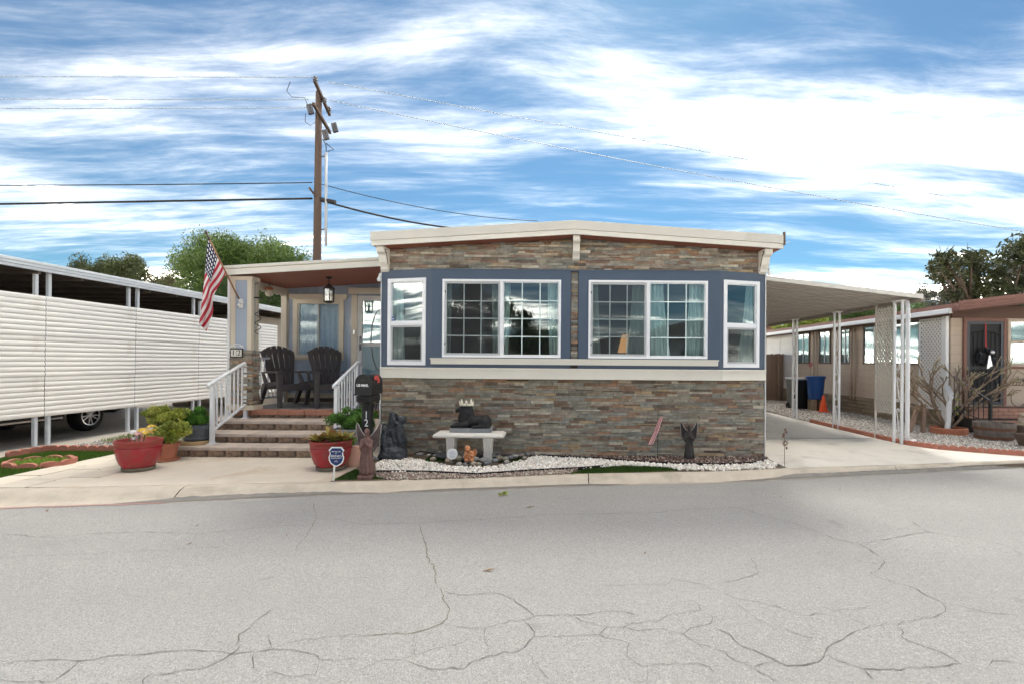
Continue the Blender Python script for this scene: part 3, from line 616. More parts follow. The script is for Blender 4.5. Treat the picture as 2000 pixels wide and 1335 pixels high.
# stacked stone veneer
SC = [((.285, .275, .23), 5), ((.235, .25, .235), 4), ((.31, .265, .20), 4.5), ((.39, .325, .24), 3), ((.36, .18, .09), 2.2), ((.27, .15, .10), 2), ((.17, .13, .105), 1.5), ((.46, .43, .36), 1.4), ((.42, .28, .13), 1.1), ((.31, .235, .20), 2.2)]
scol = [np.array(c) for c, w in SC]; swt = np.array([w for c, w in SC], float); swt /= swt.sum()
STONES = []
def veneer(B, x0, x1, z0, z1, h=.039, wmin=.09, wmax=.44, inside=None):
    z = z0
    while z < z1 - .006:
        hh = min(h * random.uniform(.78, 1.22), z1 - z); x = x0
        while x < x1 - .01:
            w = min(random.triangular(wmin, wmax, wmin * 1.9), x1 - x)
            if x1 - x - w < .05: w = x1 - x
            if inside is None or inside(x + w / 2, z):
                tw = random.random() < .22 and hh > .03
                for k in range(2 if tw else 1):
                    a0, a1 = (z + hh * k / 2, z + hh * (k + 1) / 2) if tw else (z, z + hh)
                    d = random.choice((.002, .006, .012, .018, .026)) + random.uniform(0, .006); g_ = .0016; j = lambda: random.uniform(-.002, .003)
                    P = lambda xx, dd, zz: B.o + B.u * xx + B.n * dd + Vector((0, 0, zz))
                    p8 = [P(x + g_, d + j(), a0 + g_), P(x + w - g_, d + j(), a0 + g_), P(x + w - g_, -.03, a0 + g_), P(x + g_, -.03, a0 + g_), P(x + g_, d + j(), a1 - g_), P(x + w - g_, d + j(), a1 - g_), P(x + w - g_, -.03, a1 - g_), P(x + g_, -.03, a1 - g_)]
                    c = scol[rng.choice(len(scol), p=swt)] * rng.uniform(.78, 1.2); c = c * .72 + c.mean() * .28 * np.array((1.06, 1.0, .92)); c = (c * .8 + c.mean() * .2) * np.array((1.10, 1.06, .98))
                    STONES.append((w * (a1 - a0), p8, c))
            x += w
        z += hh
FB = Basis((0, WY, 0), (1, 0, 0), (0, -1, 0))
veneer(FB, X0 + .012, X1 - .012, .0, 1.235)
veneer(FB, X0 + .012, X1 - .012, 2.775, 3.30, inside=lambda x, z: z < roof_z(x) - .20)
veneer(Basis((0, BY + .06, 0), (1, 0, 0), (0, -1, 0)), .172, .275, 1.47, 2.78, wmin=.09, wmax=.12)
PXA, PXB, PYA, PYB = -5.585, -5.23, 8.70, 8.90
veneer(Basis((0, PYA - .012, 0), (1, 0, 0), (0, -1, 0)), PXA, PXB + .03, .66, 1.60, wmin=.09, wmax=.22)
veneer(Basis((PXB + .012, 0, 0), (0, 1, 0), (1, 0, 0)), PYA, PYB + .01, .66, 1.60, wmin=.08, wmax=.2)
STONES.sort(key=lambda t: -t[0])
for a_, p8, c in STONES[:300]:
    mb = MB(); mb.cc = c; mb.hexa(p8); mb.build('stone', STONE, home)
mb = MB()
for a_, p8, c in STONES[300:]: mb.cc = c; mb.hexa(p8)
tag(mb.build('stone_veneer', STONE, home), kind='stuff')
# bay: blue boards with window openings
fb = Basis((0, BY, 0), (1, 0, 0), (0, -1, 0))
WIN = [(-1.733, .022), (.429, 2.192)]; WZ0, WZ1 = 1.499, 2.648
mb = MB()
for (bx0, bx1), (w0, w1) in zip(((CX0, .167), (.28, CX1)), WIN):
    mb.bbox(fb, bx0, bx1, WZ1, BT, -.05, 0); mb.bbox(fb, bx0, bx1, TZ1, WZ0, -.05, 0); mb.bbox(fb, bx0, w0, WZ0, WZ1, -.05, 0); mb.bbox(fb, w1, bx1, WZ0, WZ1, -.05, 0)
mb.build('bay_board', BLUE, home)
sideL = Basis((X0, WY, 0), (CX0 - X0, BY - WY, 0), (-(WY - BY), -(CX0 - X0), 0)); LL = math.hypot(CX0 - X0, BY - WY)
sideR = Basis((CX1, BY, 0), (X1 - CX1, WY - BY, 0), (WY - BY, -(X1 - CX1), 0)); LR = math.hypot(X1 - CX1, WY - BY)
SW = [(sideL, LL, .112, .752), (sideR, LR, .056, .676)]; SZ0, SZ1 = 1.378, 2.672
for B, ln, a0, a1 in SW:
    mb = MB(); mb.bbox(B, 0, ln, SZ1, BT - .001, -.05, -.001); mb.bbox(B, 0, ln, TZ1, SZ0, -.05, -.001); mb.bbox(B, 0, a0, SZ0, SZ1, -.05, -.001); mb.bbox(B, a1, ln, SZ0, SZ1, -.05, -.001); mb.build('bay_side_board', BLUE, home)
poly = [(X0, WY + .05), (X0, WY), (CX0, BY), (CX1, BY), (X1, WY), (X1, WY + .05)]
mb = MB(); mb.prism([(x, y, BT - .004) for x, y in poly], (0, 0, .02)); mb.build('bay_cap', BLUE, home)
mb = MB(); mb.prism([(x, y, TZ0 + .003) for x, y in poly], (0, 0, .05)); mb.build('bay_floor', CREAM, home)
for nm, off, z0, z1, top in (('ledge_trim', .045, TZ0, TZ1 - .022, 0), ('ledge_cap', .065, TZ1 - .022, TZ1, 0)):
    mb = MB(); q = [V(X0 - .005, WY + .04, 0), V(X0 - .005, WY, 0), V(CX0, BY, 0), V(CX1, BY, 0), V(X1 + .005, WY, 0), V(X1 + .005, WY + .04, 0)]
    o_ = [V(X0 - .005, WY + .04, 0), V(X0 - .005, WY - off, 0), V(CX0 - .02, BY - off, 0), V(CX1 + .02, BY - off, 0), V(X1 + .005, WY - off, 0), V(X1 + .005, WY + .04, 0)]
    mb.prism([p + V(0, 0, z0) for p in o_], (0, 0, z1 - z0)); mb.build(nm, CREAM_PALE, home, bevel=.004)
mb = MB(); mb.bbox(fb, -1.89, 2.34, 1.397, 1.468, 0, .05); mb.build('sill_board', CREAM_PALE, home, bevel=.003)
mb = MB(); mb.bbox(fb, -1.90, 2.35, 1.468, 1.486, 0, .065); mb.build('sill_cap', CREAM_PALE, home, bevel=.003)
for x in (X0 - .012, X1 + .001):
    mb = MB(); mb.box(x, x + .011, WY - .03, WY + .03, 0, TZ0 - .002); mb.box(x, x + .011, WY - .012, WY + .03, TZ1 + .002, 3.0); mb.build('corner_bead', WHITE, home)
# gable windows
MUNT = mat('muntin', (.66, .78, .76), .4); SCREEN = mat('insect_screen', (.06, .06, .065), .8, alpha=.22)
def sash(win, B, x0, x1, z0, z1, d, cols, rows, gl, fm, fw=.024, screen=False):
    mb = MB(); mb.frame(B, x0, x1, z0, z1, fw, d - .018, d + .012); mb.build('sash_frame', fm, win)
    x0 += fw; x1 -= fw; z0 += fw; z1 -= fw; cw, rh = (x1 - x0) / cols, (z1 - z0) / rows
    for i in range(cols):
        for j in range(rows):
            mb = MB(); mb.bbox(B, x0 + cw * i + .001, x0 + cw * (i + 1) - .001, z0 + rh * j + .001, z0 + rh * (j + 1) - .001, d - .006, d - .001); mb.build('pane', gl, win)
    if cols > 1:
        for i in range(1, cols): mb = MB(); mb.bbox(B, x0 + cw * i - .0075, x0 + cw * i + .0075, z0, z1, d - .010, d + .004); mb.build('muntin', MUNT, win)
        for j in range(1, rows): mb = MB(); mb.bbox(B, x0, x1, z0 + rh * j - .0075, z0 + rh * j + .0075, d - .0095, d + .0055); mb.build('muntin', MUNT, win)
    if screen:
        mb = MB(); mb.bbox(B, x0, x1, z0, z1, d + .010, d + .0105); mb.build('insect_screen', SCREEN, win)
GREYF = mat('grey_screen_frame', (.46, .47, .48), .4)
for (w0, w1) in WIN:
    mb = MB(); mb.frame(fb, w0, w1, WZ0, WZ1, .032, -.05, .018); mid = (w0 + w1) / 2; mb.bbox(fb, mid - .022, mid + .022, WZ0 + .032, WZ1 - .032, -.05, .016)
    win = mb.build('window', VINYL, home, bevel=.003)
    sash(win, fb, w0 + .033, mid - .023, WZ0 + .033, WZ1 - .033, -.012, 3, 4, GLASS, GREYF, .03, True)
    sash(win, fb, mid + .023, w1 - .033, WZ0 + .033, WZ1 - .033, -.022, 3, 4, GLASS, VINYL, .012)
    for zz_ in (WZ0 + .18, WZ1 - .2): mb = MB(); mb.bbox(fb, w0 + .034, w0 + .046, zz_, zz_ + .035, 0, .008); mb.build('latch', BLACK, win)
for B, ln, a0, a1 in SW:
    mb = MB(); mb.frame(B, a0, a1, SZ0, SZ1, .055, -.05, .018); zm_ = SZ0 + .62; mb.bbox(B, a0 + .055, a1 - .055, zm_ - .03, zm_ + .03, -.05, .014)
    win = mb.build('window', VINYL, home, bevel=.003)
    sash(win, B, a0 + .056, a1 - .056, SZ0 + .056, zm_ - .031, -.010, 1, 1, GLASS_DIM, GREYF, .026, True)
    sash(win, B, a0 + .056, a1 - .056, zm_ + .031, SZ1 - .056, -.020, 1, 1, GLASS, VINYL, .010)
# security sticker in the left side window
ST = mat('blue_sticker', (.03, .08, .30), .5); WTX = mat('white_print', (.85, .85, .85), .5)
c = sideL.o + sideL.u * .20 + sideL.n * .002; mb = MB(); mb.bbox(sideL, .175, .215, 2.04, 2.10, -.010, -.006); s_ = mb.build('sticker', ST, home); mb = MB(); mb.bbox(sideL, .182, .208, 2.06, 2.075, -.0055, -.0045); mb.build('print', WTX, s_)
# room behind the glass
ROOM = mat('room_wall', (.26, .25, .24), .9)
mb = MB(); mb.box(X0 + .07, X1 - .07, 11.6, 11.7, .7, 2.76); mb.box(X0 + .07, X1 - .07, 7.92, 11.6, .66, .72); mb.box(X0 + .07, X1 - .07, 7.92, 11.6, 2.74, 2.76); mb.box(.2, .3, 8.6, 11.6, .72, 2.74); mb.build('room_shell', ROOM, home)
mb = MB(); mb.box(X0 + .064, X0 + .07, 7.9, 11.6, .72, 2.74); mb.box(X1 - .07, X1 - .064, 7.9, 11.6, .72, 2.74); mb.build('room_lining', ROOM, home)
CURT = mat('sheer_curtain', (.80, .84, .80), .9, (5, .06), trans=.3)
def curtain(x0, x1, xt0, xt1, y, z0, z1, lab, m=CURT, amp=.022, per=.06):
    "a gathered cloth: x0..x1 at the rail, xt0..xt1 at the hem"
    n, k = 44, 9; vs, fs = [], []
    for j in range(k + 1):
        t = j / k; e = t ** 1.5
        for i in range(n + 1):
            s = i / n; x = (x0 + (x1 - x0) * s) * (1 - e) + (xt0 + (xt1 - xt0) * s) * e
            vs.append((x, y + math.sin(s * (x1 - x0) / per * 6.28 + .6 * math.sin(3 * s + t)) * amp * (.8 + .4 * t), z1 + (z0 - z1) * t))
    for j in range(k):
        for i in range(n): fs.append((j * (n + 1) + i, j * (n + 1) + i + 1, (j + 1) * (n + 1) + i + 1, (j + 1) * (n + 1) + i))
    mb = MB(); mb.add(vs, fs); o = mb.build('curtain', m, None, smooth=True); sd = o.modifiers.new('thick', 'SOLIDIFY'); sd.thickness = .003
    return tag(o, lab, 'curtain', None)
curtain(-1.72, -1.62, -1.72, -1.64, 7.72, 1.36, 2.66, 'sheer curtain at the left edge of the left picture window')
curtain(-1.02, -.80, -1.0, -.86, 7.72, 1.36, 2.66, 'sheer curtain near the middle mullion of the left picture window')
curtain(-.84, -.74, -.84, -.78, 7.75, 1.36, 2.66, 'narrow sheer curtain just right of the left window mullion')
curtain(-.18, .02, -.14, .02, 7.72, 1.36, 2.66, 'sheer curtain at the right edge of the left picture window')
curtain(.44, .58, .44, .64, 7.72, 1.36, 2.66, 'sheer curtain at the left edge of the right picture window')
curtain(1.10, 1.28, 1.0, 1.28, 7.72, 1.36, 2.66, 'flared sheer curtain left of the right window mullion')
curtain(1.32, 1.56, 1.34, 1.70, 7.72, 1.36, 2.66, 'flared sheer curtain right of the right window mullion')
curtain(1.96, 2.18, 1.88, 2.18, 7.72, 1.36, 2.66, 'sheer curtain at the right edge of the right picture window')
curtain(-2.58, -2.40, -2.58, -2.36, 7.86, 1.36, 2.68, 'lace curtain inside the narrow left side window')
curtain(2.86, 3.02, 2.72, 3.02, 7.86, 1.36, 2.68, 'white curtain inside the narrow right side window')
lc = V(1.16, 8.45, 0); lamp = thing('table_lamp', 'table lamp with orange shade seen through the right picture window', 'lamp', (lc.x, lc.y, 1.2))
mb = MB(); mb.lathe([(.09, 0), (.10, .02), (.03, .06), (.055, .16), (.07, .26), (.03, .36), (.012, .40), (.012, .50)], (lc.x, lc.y, 1.2), 16); mb.build('lamp_base', mat('lamp_brass', (.35, .22, .10), .4), lamp, smooth=True)
mb = MB(); mb.lathe([(.20, .40), (.19, .42), (.13, .68), (.125, .69)], (lc.x, lc.y, 1.2), 20); mb.build('lamp_shade', mat('orange_shade', (.60, .33, .16), .8, emit=((1, .45, .17), .22)), lamp, smooth=True)
sd = thing('sideboard', 'dark low sideboard inside the room under the orange lamp', 'sideboard', (1.2, 8.55, .72)); mb = MB(); mb.box(.75, 1.75, 8.3, 8.75, .80, 1.198); mb.build('cabinet', mat('dark_wood', (.05, .035, .025), .5), sd)
mb = MB(); [mb.box(x, x + .05, y, y + .05, .72, .80) for x in (.77, 1.68) for y in (8.32, 8.68)]; mb.build('plinth', MATS['dark_wood'], sd)

# roof
RY0, RY1 = 7.45, 20.0
def gable(name, xs, t0, t1, y0, y1, m, **kw):
    mb = MB(); top = [V(x, y0, roof_z(x) - t0) for x in xs]; bot = [V(x, y0, roof_z(x) - t1) for x in reversed(xs)]; mb.prism(top + bot, (0, y1 - y0, 0)); return mb.build(name, m, home, **kw)
for xs in ([-2.75, .22], [.22, 3.26]):
    gable('fascia', xs, .0, .128, RY0, RY0 + .02, FASCIA, bevel=.002)
    gable('fascia_board', xs, .132, .200, RY0 + .015, RY0 + .035, CREAM_PALE)
    gable('roof_deck', [xs[0] + .01, xs[1] - .01] if False else xs, .012, .150, RY0 + .04, RY1, mat('roof_white', (.62, .60, .56), .6, (2, .08)))
    n = 2
    gable('soffit', xs, .172, .186, RY0 + .037, WY + .02, SOFFIT)
for x, s_ in ((-2.75, -1), (3.26, 1)):
    mb = MB(); z = roof_z(x); mb.box(min(x, x + s_ * .012), max(x, x + s_ * .012), RY0, RY1, z - .13, z + .002); mb.build('eave_gutter', FASCIA, home)
    mb = MB(); mb.box(min(x, x - s_ * .10), max(x, x - s_ * .10), WY + .03, RY1, z - .20, z - .151); mb.build('eave_soffit', CREAM, home)
mb = MB(); z = roof_z(3.26); mb.box(3.252, 3.28, RY0 - .004, RY0 + .03, z - .15, z + .04); mb.build('gutter_end', mat('rusty_metal', (.13, .09, .06), .8, (20, .4)), home)
mb = MB(); mb.bar((3.27, RY0 + .05, z - .10), (3.37, RY0 + .05, z - .09), .008, .008); mb.build('flashing_strap', METAL_W, home)
def corbel(cx, w):
    zt = roof_z(cx) - .19; pr = []
    pts = [(0, 0), (-.28, 0), (-.285, -.05), (-.27, -.09), (-.225, -.105), (-.19, -.12), (-.175, -.16), (-.16, -.22), (-.125, -.255), (-.10, -.28), (-.09, -.32), (-.05, -.345), (0, -.345)]
    mb = MB(); mb.prism([V(cx - w / 2, WY + .01 + y, zt + z) for y, z in pts], (w, 0, 0)); o = mb.build('corbel', CREAM_PALE, home, bevel=.004)
    for s_ in (-1, 1):                       # spiral groove on each cheek
        q = []
        for k in range(22):
            a_ = k / 21 * 5.2 + .6; r_ = .012 + .028 * k / 21; q.append(V(cx + s_ * (w / 2 + .001), WY - .20 + math.cos(a_) * r_, zt - .055 + math.sin(a_) * r_))
        for k in range(10): q.append(V(cx + s_ * (w / 2 + .001), WY - .17 + .08 * k / 10, zt - .10 - .16 * k / 10))
        mb = MB(); mb.tube(q, .006, 5); mb.build('scroll_groove', mat('dark_scroll_paint', (.08, .065, .05), .8), o)  # black scroll line laid along the cheek
corbel(.245, .105); corbel(X0 + .065, .115); corbel(X1 - .055, .115)
for x, zz_ in ((X0 - .025, 2.66), (X1 + .045, 2.80)):
    mb = MB(); mb.sphere((x, WY - .05, zz_), .032, 12, 8); mb.tube([(x, WY - .05, zz_ + .02), (x, WY + .0, zz_ + .09)], .018, 8); mb.build('flood_lamp', WHITE, home, smooth=True)

# ------------------------------------------------------------------ porch (roof, wall, door, pillar belong to the home)
PF, PB, PZ = 8.55, 10.40, .586
def pz(x): return 2.99 + (x + 5.63) / 2.9 * .19
PXS = [-5.63, X0 - .004]
def pslab(name, t0, t1, y0, y1, m, xs=PXS, **kw):
    mb = MB(); mb.prism([V(x, y0, pz(x) - t0) for x in xs] + [V(x, y0, pz(x) - t1) for x in reversed(xs)], (0, y1 - y0, 0)); return mb.build(name, m, home, **kw)
pslab('porch_gutter', 0, .052, PF - .03, PF + .03, FASCIA, bevel=.006, segs=2); pslab('porch_fascia', .055, .152, PF, PF + .03, CREAM_PALE)
pslab('porch_roof', .0, .10, PF + .032, 11.2, MATS['roof_white'])
yb = PF + .034
while yb < PB: y2 = min(yb + .148, PB); pslab('ceiling_board', .104, .118 + random.uniform(0, .002), yb, y2 - .004, SOFFIT); yb += .148
mb = MB(); mb.box(-5.60, -5.52, PYB, PB, 2.74, 2.865); mb.build('side_beam', CREAM, home)
for k in range(9): mb = MB(); y = PYB + .08 + k * .16; mb.prism([V(-5.535, y, 2.74), V(-5.535, y + .15, 2.74), V(-5.535, y + .11, 2.70), V(-5.535, y + .04, 2.70)], (.012, 0, 0)); mb.build('scallop', CREAM, home)
# pillar
mb = MB(); mb.box(PXA + .03, PXB - .03, PYA + .012, PYB - .012, PZ + .08, 2.84); mb.build('pillar_core', LTBLUE, home)
for x in (PXA, PXB - .075): mb = MB(); mb.box(x, x + .075, PYA - .008, PYA + .02, 1.6, 2.835); mb.build('pillar_trim', CREAM, home, bevel=.003)
for y in (PYA + .021, PYB - .05): mb = MB(); mb.box(PXB - .035, PXB + .008, y, y + .05, 1.6, 2.835); mb.build('pillar_trim', CREAM, home, bevel=.003)
mb = MB(); mb.box(PXA - .01, PXB + .02, PYA - .02, PYB + .01, 2.78, 2.845); mb.build('pillar_cap', CREAM, home)
mb = MB(); mb.box(PXA - .03, PXB + .07, PYA - .05, PYB + .03, PZ + .002, PZ + .078); mb.build('pillar_base', CREAM, home)
mb = MB(); mb.box(PXA - .062, PXA - .016, PYA + .0, PYA + .06, .0, 2.84); mb.build('downspout', WHITE, home, bevel=.006)
mb = MB(); mb.tube([V(PXA - .04, PYA + .03, 2.82), V(PXA - .045, PYA - .0, 2.87), V(PXA - .045, PF + .02, 2.93)], .032, 10); mb.build('downspout_elbow', WHITE, home, smooth=True)
# back wall: vertical boards around the window
ww0, ww1, wz0, wz1 = -5.31, -4.46, 1.52, 2.60
x = -5.50
while x < X0 - .01:
    x2 = min(x + .198, X0); mb = MB()
    a0, a1 = max(x, ww0), min(x2, ww1)
    y0_, y1_ = PB, PB + .03; g_ = .005
    if a1 - a0 > .19: mb.box(x, x2 - g_, y0_, y1_, .675, wz0 - .01); mu = MB(); mu.box(x, x2 - g_, y0_, y1_, wz1 + .01, 2.95); mu.build('board', LTBLUE, home)
    elif a1 > a0:
        mb.box(x, x2 - g_, y0_, y1_, .675, wz0 - .01); mb.box(x, x2 - g_, y0_, y1_, wz1 + .01, 2.95)
        if a0 > x: mb.box(x, a0, y0_, y1_, wz0 - .01, wz1 + .01)
        elif a1 < x2 - g_: mb.box(a1, x2 - g_, y0_, y1_, wz0 - .01, wz1 + .01)
    else: mb.box(x, x2 - g_, y0_, y1_, .675, 3.02)
    mb.build('board', LTBLUE, home); x = x2
mb = MB(); mb.box(-5.5, X0, PB + .031, PB + .05, .6, 1.5); mb.box(-5.5, X0, PB + .031, PB + .05, 2.62, 3.0); mb.box(-5.5, ww0, PB + .031, PB + .05, 1.5, 2.62); mb.box(ww1, X0, PB + .031, PB + .05, 1.5, 2.62); mb.build('sheathing', mat('dark_blue_joint', (.12, .15, .19), .8), home)
mb = MB(); mb.box(-5.52, X0, PB - .02, PB - .002, .675, .775); mb.build('skirting', CREAM, home, bevel=.003)
mb = MB(); mb.box(-5.61, -5.50, PB - .09, PB + .02, PZ, 2.86); mb.build('corner_post', CREAM, home, bevel=.004)
for k in range(11): mb = MB(); mb.box(-5.49 + k * .25, -5.49 + k * .25 + .243, PB - .035, PB + .02, PZ, PZ + .084); mb.build('base_block', mat('dark_block', (.13, .10, .08), .9, (12, .3), (40, .5), rnd=.15), home, bevel=.006)
pw = Basis((0, PB, 0), (1, 0, 0), (0, -1, 0))
mb = MB(); mb.frame(pw, -5.40, -4.37, 1.44, 2.66, .09, 0, .035); wtr = mb.build('window_trim', CREAM, home, bevel=.003)
mb = MB(); mb.bbox(pw, -5.47, -4.30, 2.68, 2.76, 0, .07); mb.bbox(pw, -5.45, -4.32, 2.66, 2.68, 0, .05); mb.build('window_header', CREAM, home, bevel=.004)
mb = MB(); mb.bbox(pw, -5.37, -4.40, 1.475, 1.50, .036, .075); mb.build('window_sill', CREAM, home, bevel=.004)
mb = MB(); mb.frame(pw, ww0, ww1, wz0, wz1, .03, -.04, .012); mb.bbox(pw, -4.91, -4.885, wz0 + .03, wz1 - .03, -.04, .008); pwin = mb.build('window', mat('aluminium', (.52, .50, .47), .4), home)
for a0, a1 in ((ww0 + .031, -4.911), (-4.884, ww1 - .031)): mb = MB(); mb.bbox(pw, a0, a1, wz0 + .031, wz1 - .031, -.012, -.008); mb.build('pane', GLASS_DIM, pwin)
mb = MB(); mb.bbox(pw, ww1 - .10, ww1 - .05, 1.57, 1.63, -.006, -.003); s_ = mb.build('sticker', ST, pwin)
curtain(-5.33, -4.44, -5.33, -4.44, PB + .034, 1.48, 2.62, 'lavender lace curtain in the porch window', mat('lavender_lace', (.62, .60, .72), .9, (14, .18)), .016, .11)
mb = MB(); mb.box(-5.4, -4.4, PB + .16, PB + .2, 1.4, 2.7); mb.build('room_lining', ROOM, home)
NUM = mat('nickel', (.52, .53, .55), .35, metal=.7)
text('12', .13, NUM, home, (-4.275, PB - .008, 2.19), name='house_number', sx=.8)
mb = MB(); mb.bbox(pw, -4.215, -4.095, PZ + .03, 2.76, 0, .035); mb.build('door_jamb', CREAM, home, bevel=.003)
mb = MB(); mb.bbox(pw, -4.27, -2.98, 2.77, 2.90, 0, .06); mb.build('door_header', CREAM, home, bevel=.004)
mb = MB(); mb.bbox(pw, -3.10, -3.0, PZ + .03, 2.76, 0, .035); mb.build('door_jamb', CREAM, home, bevel=.003)
mb = MB(); mb.frame(pw, -4.09, -3.105, PZ + .05, 2.74, .10, .0, .03); mb.bbox(pw, -3.99, -3.205, 1.72, 1.80, .0, .03); door = mb.build('door', mat('storm_door', (.62, .61, .59), .45), home, bevel=.003)
for z0, z1 in ((PZ + .151, 1.719), (1.801, 2.639)): mb = MB(); mb.bbox(pw, -3.989, -3.206, z0, z1, .010, .015); mb.build('pane', GLASS, door)
mb = MB(); mb.bbox(pw, -4.085, -3.11, PZ + .06, 2.73, -.05, -.01); mb.build('inner_panel', mat('inner_door', (.62, .62, .60), .5), door)
q = [V(-3.62 + math.cos(t) * .2, PB - .018, 1.85 + math.sin(t) * .62) for t in np.linspace(0, 6.283, 40)]; mb = MB(); mb.tube(q, .009, 6); mb.build('oval_caming', mat('lead_came', (.25, .24, .22), .5), door)
mb = MB(); mb.tube([(-4.03, PB - .035, 1.68), (-4.03, PB - .085, 1.71), (-4.03, PB - .085, 1.86), (-4.03, PB - .035, 1.89)], .011, 8); mb.bbox(pw, -4.05, -4.01, 1.64, 1.93, .031, .04); mb.tube([(-4.03, PB - .05, 1.76), (-3.93, PB - .07, 1.755)], .009, 8); mb.build('door_handle', NUM, door, smooth=True)
mb = MB(); mb.bbox(pw, -4.17, -4.135, 1.97, 2.05, .036, .05); mb.build('doorbell', NUM, home)

# ------------------------------------------------------------------ steps
BLK = mat('weathered_block', (.32, .225, .16), .9, (9, .3), (38, 1.0, .02), rnd=.2, dirt=(7, (.075, .062, .05), .44, .85))
CAP = mat('paver_cap', (.48, .405, .35), .85, (8, .14), (120, .3, .004), rnd=.10, dirt=(6, (.20, .16, .13), .60, .5))
RBLK = mat('red_step_block', (.36, .17, .115), .9, (12, .2), (60, .8, .012), rnd=.1)
FLOORM = mat('porch_floor', (.29, .265, .24), .75, (3, .12), (140, .2, .004))
steps = thing('entry_steps', 'four masonry entry steps with paver caps and red block top row', 'steps', (-4.4, 8.1, 0))
ys = [7.55, 7.94, 8.36, 8.77]; zs = [.151, .293, .442, PZ]; xl = [-5.95, -5.62, -5.60, -5.60]; xr = [-3.12, -3.14, -3.16, -2.74]
zb = 0
for i in range(4):
    y0 = ys[i]; y1 = ys[i + 1] if i < 3 else 10.36; ct = .05 if i < 3 else .088; zc = zs[i] - ct
    mb = MB(); mb.box(xl[i] + .03, xr[i] - .03, y0 + .09, y1 + .1 if i < 3 else y1, zb, zc - .002); mb.build('step_core', BACKING, steps)
    w = .262; x = xl[i] + random.uniform(-.12, 0)
    while x < xr[i] - .02:
        a0, a1 = max(x, xl[i]), min(x + w, xr[i])
        if a1 - a0 > .03: mb = MB(); mb.box(a0 + .005, a1 - .005, y0 + .012 + random.uniform(0, .008), y0 + .13, zb + .001, zc - .003); mb.build('riser_block', BLK, steps, bevel=.010, segs=2)
        x += w
    w = .29 if i < 3 else .46; x = xl[i] + random.uniform(-.15, 0); dep = (y1 - y0 + .01) if i < 3 else .16
    while x < xr[i] - .01:
        a0, a1 = max(x, xl[i] - .01), min(x + w, xr[i] + .01)
        if a1 - a0 > .03: mb = MB(); mb.box(a0 + .004, a1 - .004, y0 - .008, y0 + dep, zc, zs[i] + random.uniform(-.002, .001)); mb.build('cap_block' if i < 3 else 'edge_block', CAP if i < 3 else RBLK, steps, bevel=.005)
        x += w
    zb = 0 if i < 0 else zs[i]
    if i == 3: mb = MB(); mb.box(xl[3], xr[3], y0 + .162, 10.36, zc, zs[3] - .002); mb.build('porch_floor', FLOORM, steps)
# foundations under the porch front edge left of the steps
# ------------------------------------------------------------------ stair railings
def railing(px, lab):
    t = thing('stair_railing', lab, 'railing', (px, 7.82, .151))
    lo, hi = V(px, 7.82, .151), V(px - .03, 8.70, .442); lt, ht = 1.055, 1.36
    for p_, zt in ((lo, lt), (hi, ht)):
        mb = MB(); mb.box(p_.x - .0275, p_.x + .0275, p_.y - .0275, p_.y + .0275, p_.z + .012, zt); po = mb.build('post', METAL_W, t, bevel=.004)
        mb = MB(); mb.box(p_.x - .06, p_.x + .06, p_.y - .06, p_.y + .06, p_.z, p_.z + .012); mb.box(p_.x - .036, p_.x + .036, p_.y - .036, p_.y + .036, p_.z + .012, p_.z + .03); mb.build('post_flange', METAL_W, po, bevel=.003)
    d = (V(hi.x, hi.y, ht) - V(lo.x, lo.y, lt)); e0 = V(lo.x, lo.y, lt) - d * .10 + V(0, 0, .03); e1 = V(hi.x, hi.y, ht) + d * .03 + V(0, 0, .035)
    mb = MB(); mb.tube([e0 + V(0, -.02, -.03), e0, e0.lerp(e1, .5), e1, e1 + V(.01, .05, 0), e1 + V(.02, .14, -.06), e1 + V(.02, .145, -.085)], [.022, .029, .029, .029, .028, .026, .02], 10); mb.build('handrail', METAL_W, t, smooth=True)
    b0, b1 = V(lo.x, lo.y, .151 + .20), V(hi.x, hi.y, .442 + .24); mb = MB(); mb.bar(b0, b1, .032, .036); mb.build('bottom_rail', METAL_W, t, bevel=.004)
    for k in range(1, 8):
        s_ = k / 8; q0 = b0.lerp(b1, s_); q1 = V(lo.x, lo.y, lt).lerp(V(hi.x, hi.y, ht), s_) + V(0, 0, .02)
        mb = MB(); mb.box(q0.x - .010, q0.x + .010, q0.y - .010, q0.y + .010, q0.z + .01, q1.z); mb.build('baluster', METAL_W, t)
railing(-5.29, 'white metal stair railing on the left of the steps beside the grey planter')
railing(-3.40, 'white metal stair railing on the right of the steps behind the mailbox')
pr = thing('porch_railing', 'white side railing of the porch behind the left chair', 'railing', (-5.53, 9.6, PZ))
mb = MB(); mb.box(-5.565, -5.505, 8.95, 10.28, PZ + .86, PZ + .90); mb.build('handrail', METAL_W, pr); mb = MB(); mb.box(-5.555, -5.515, 8.95, 10.28, PZ + .12, PZ + .16); mb.build('bottom_rail', METAL_W, pr)
for k in range(11): mb = MB(); y = 9.0 + k * .122; mb.box(-5.545, -5.525, y, y + .02, PZ + .16, PZ + .86); mb.build('baluster', METAL_W, pr)
for y in (8.94, 10.24): mb = MB(); mb.box(-5.56, -5.51, y, y + .05, PZ, PZ + .86); mb.build('post', METAL_W, pr)
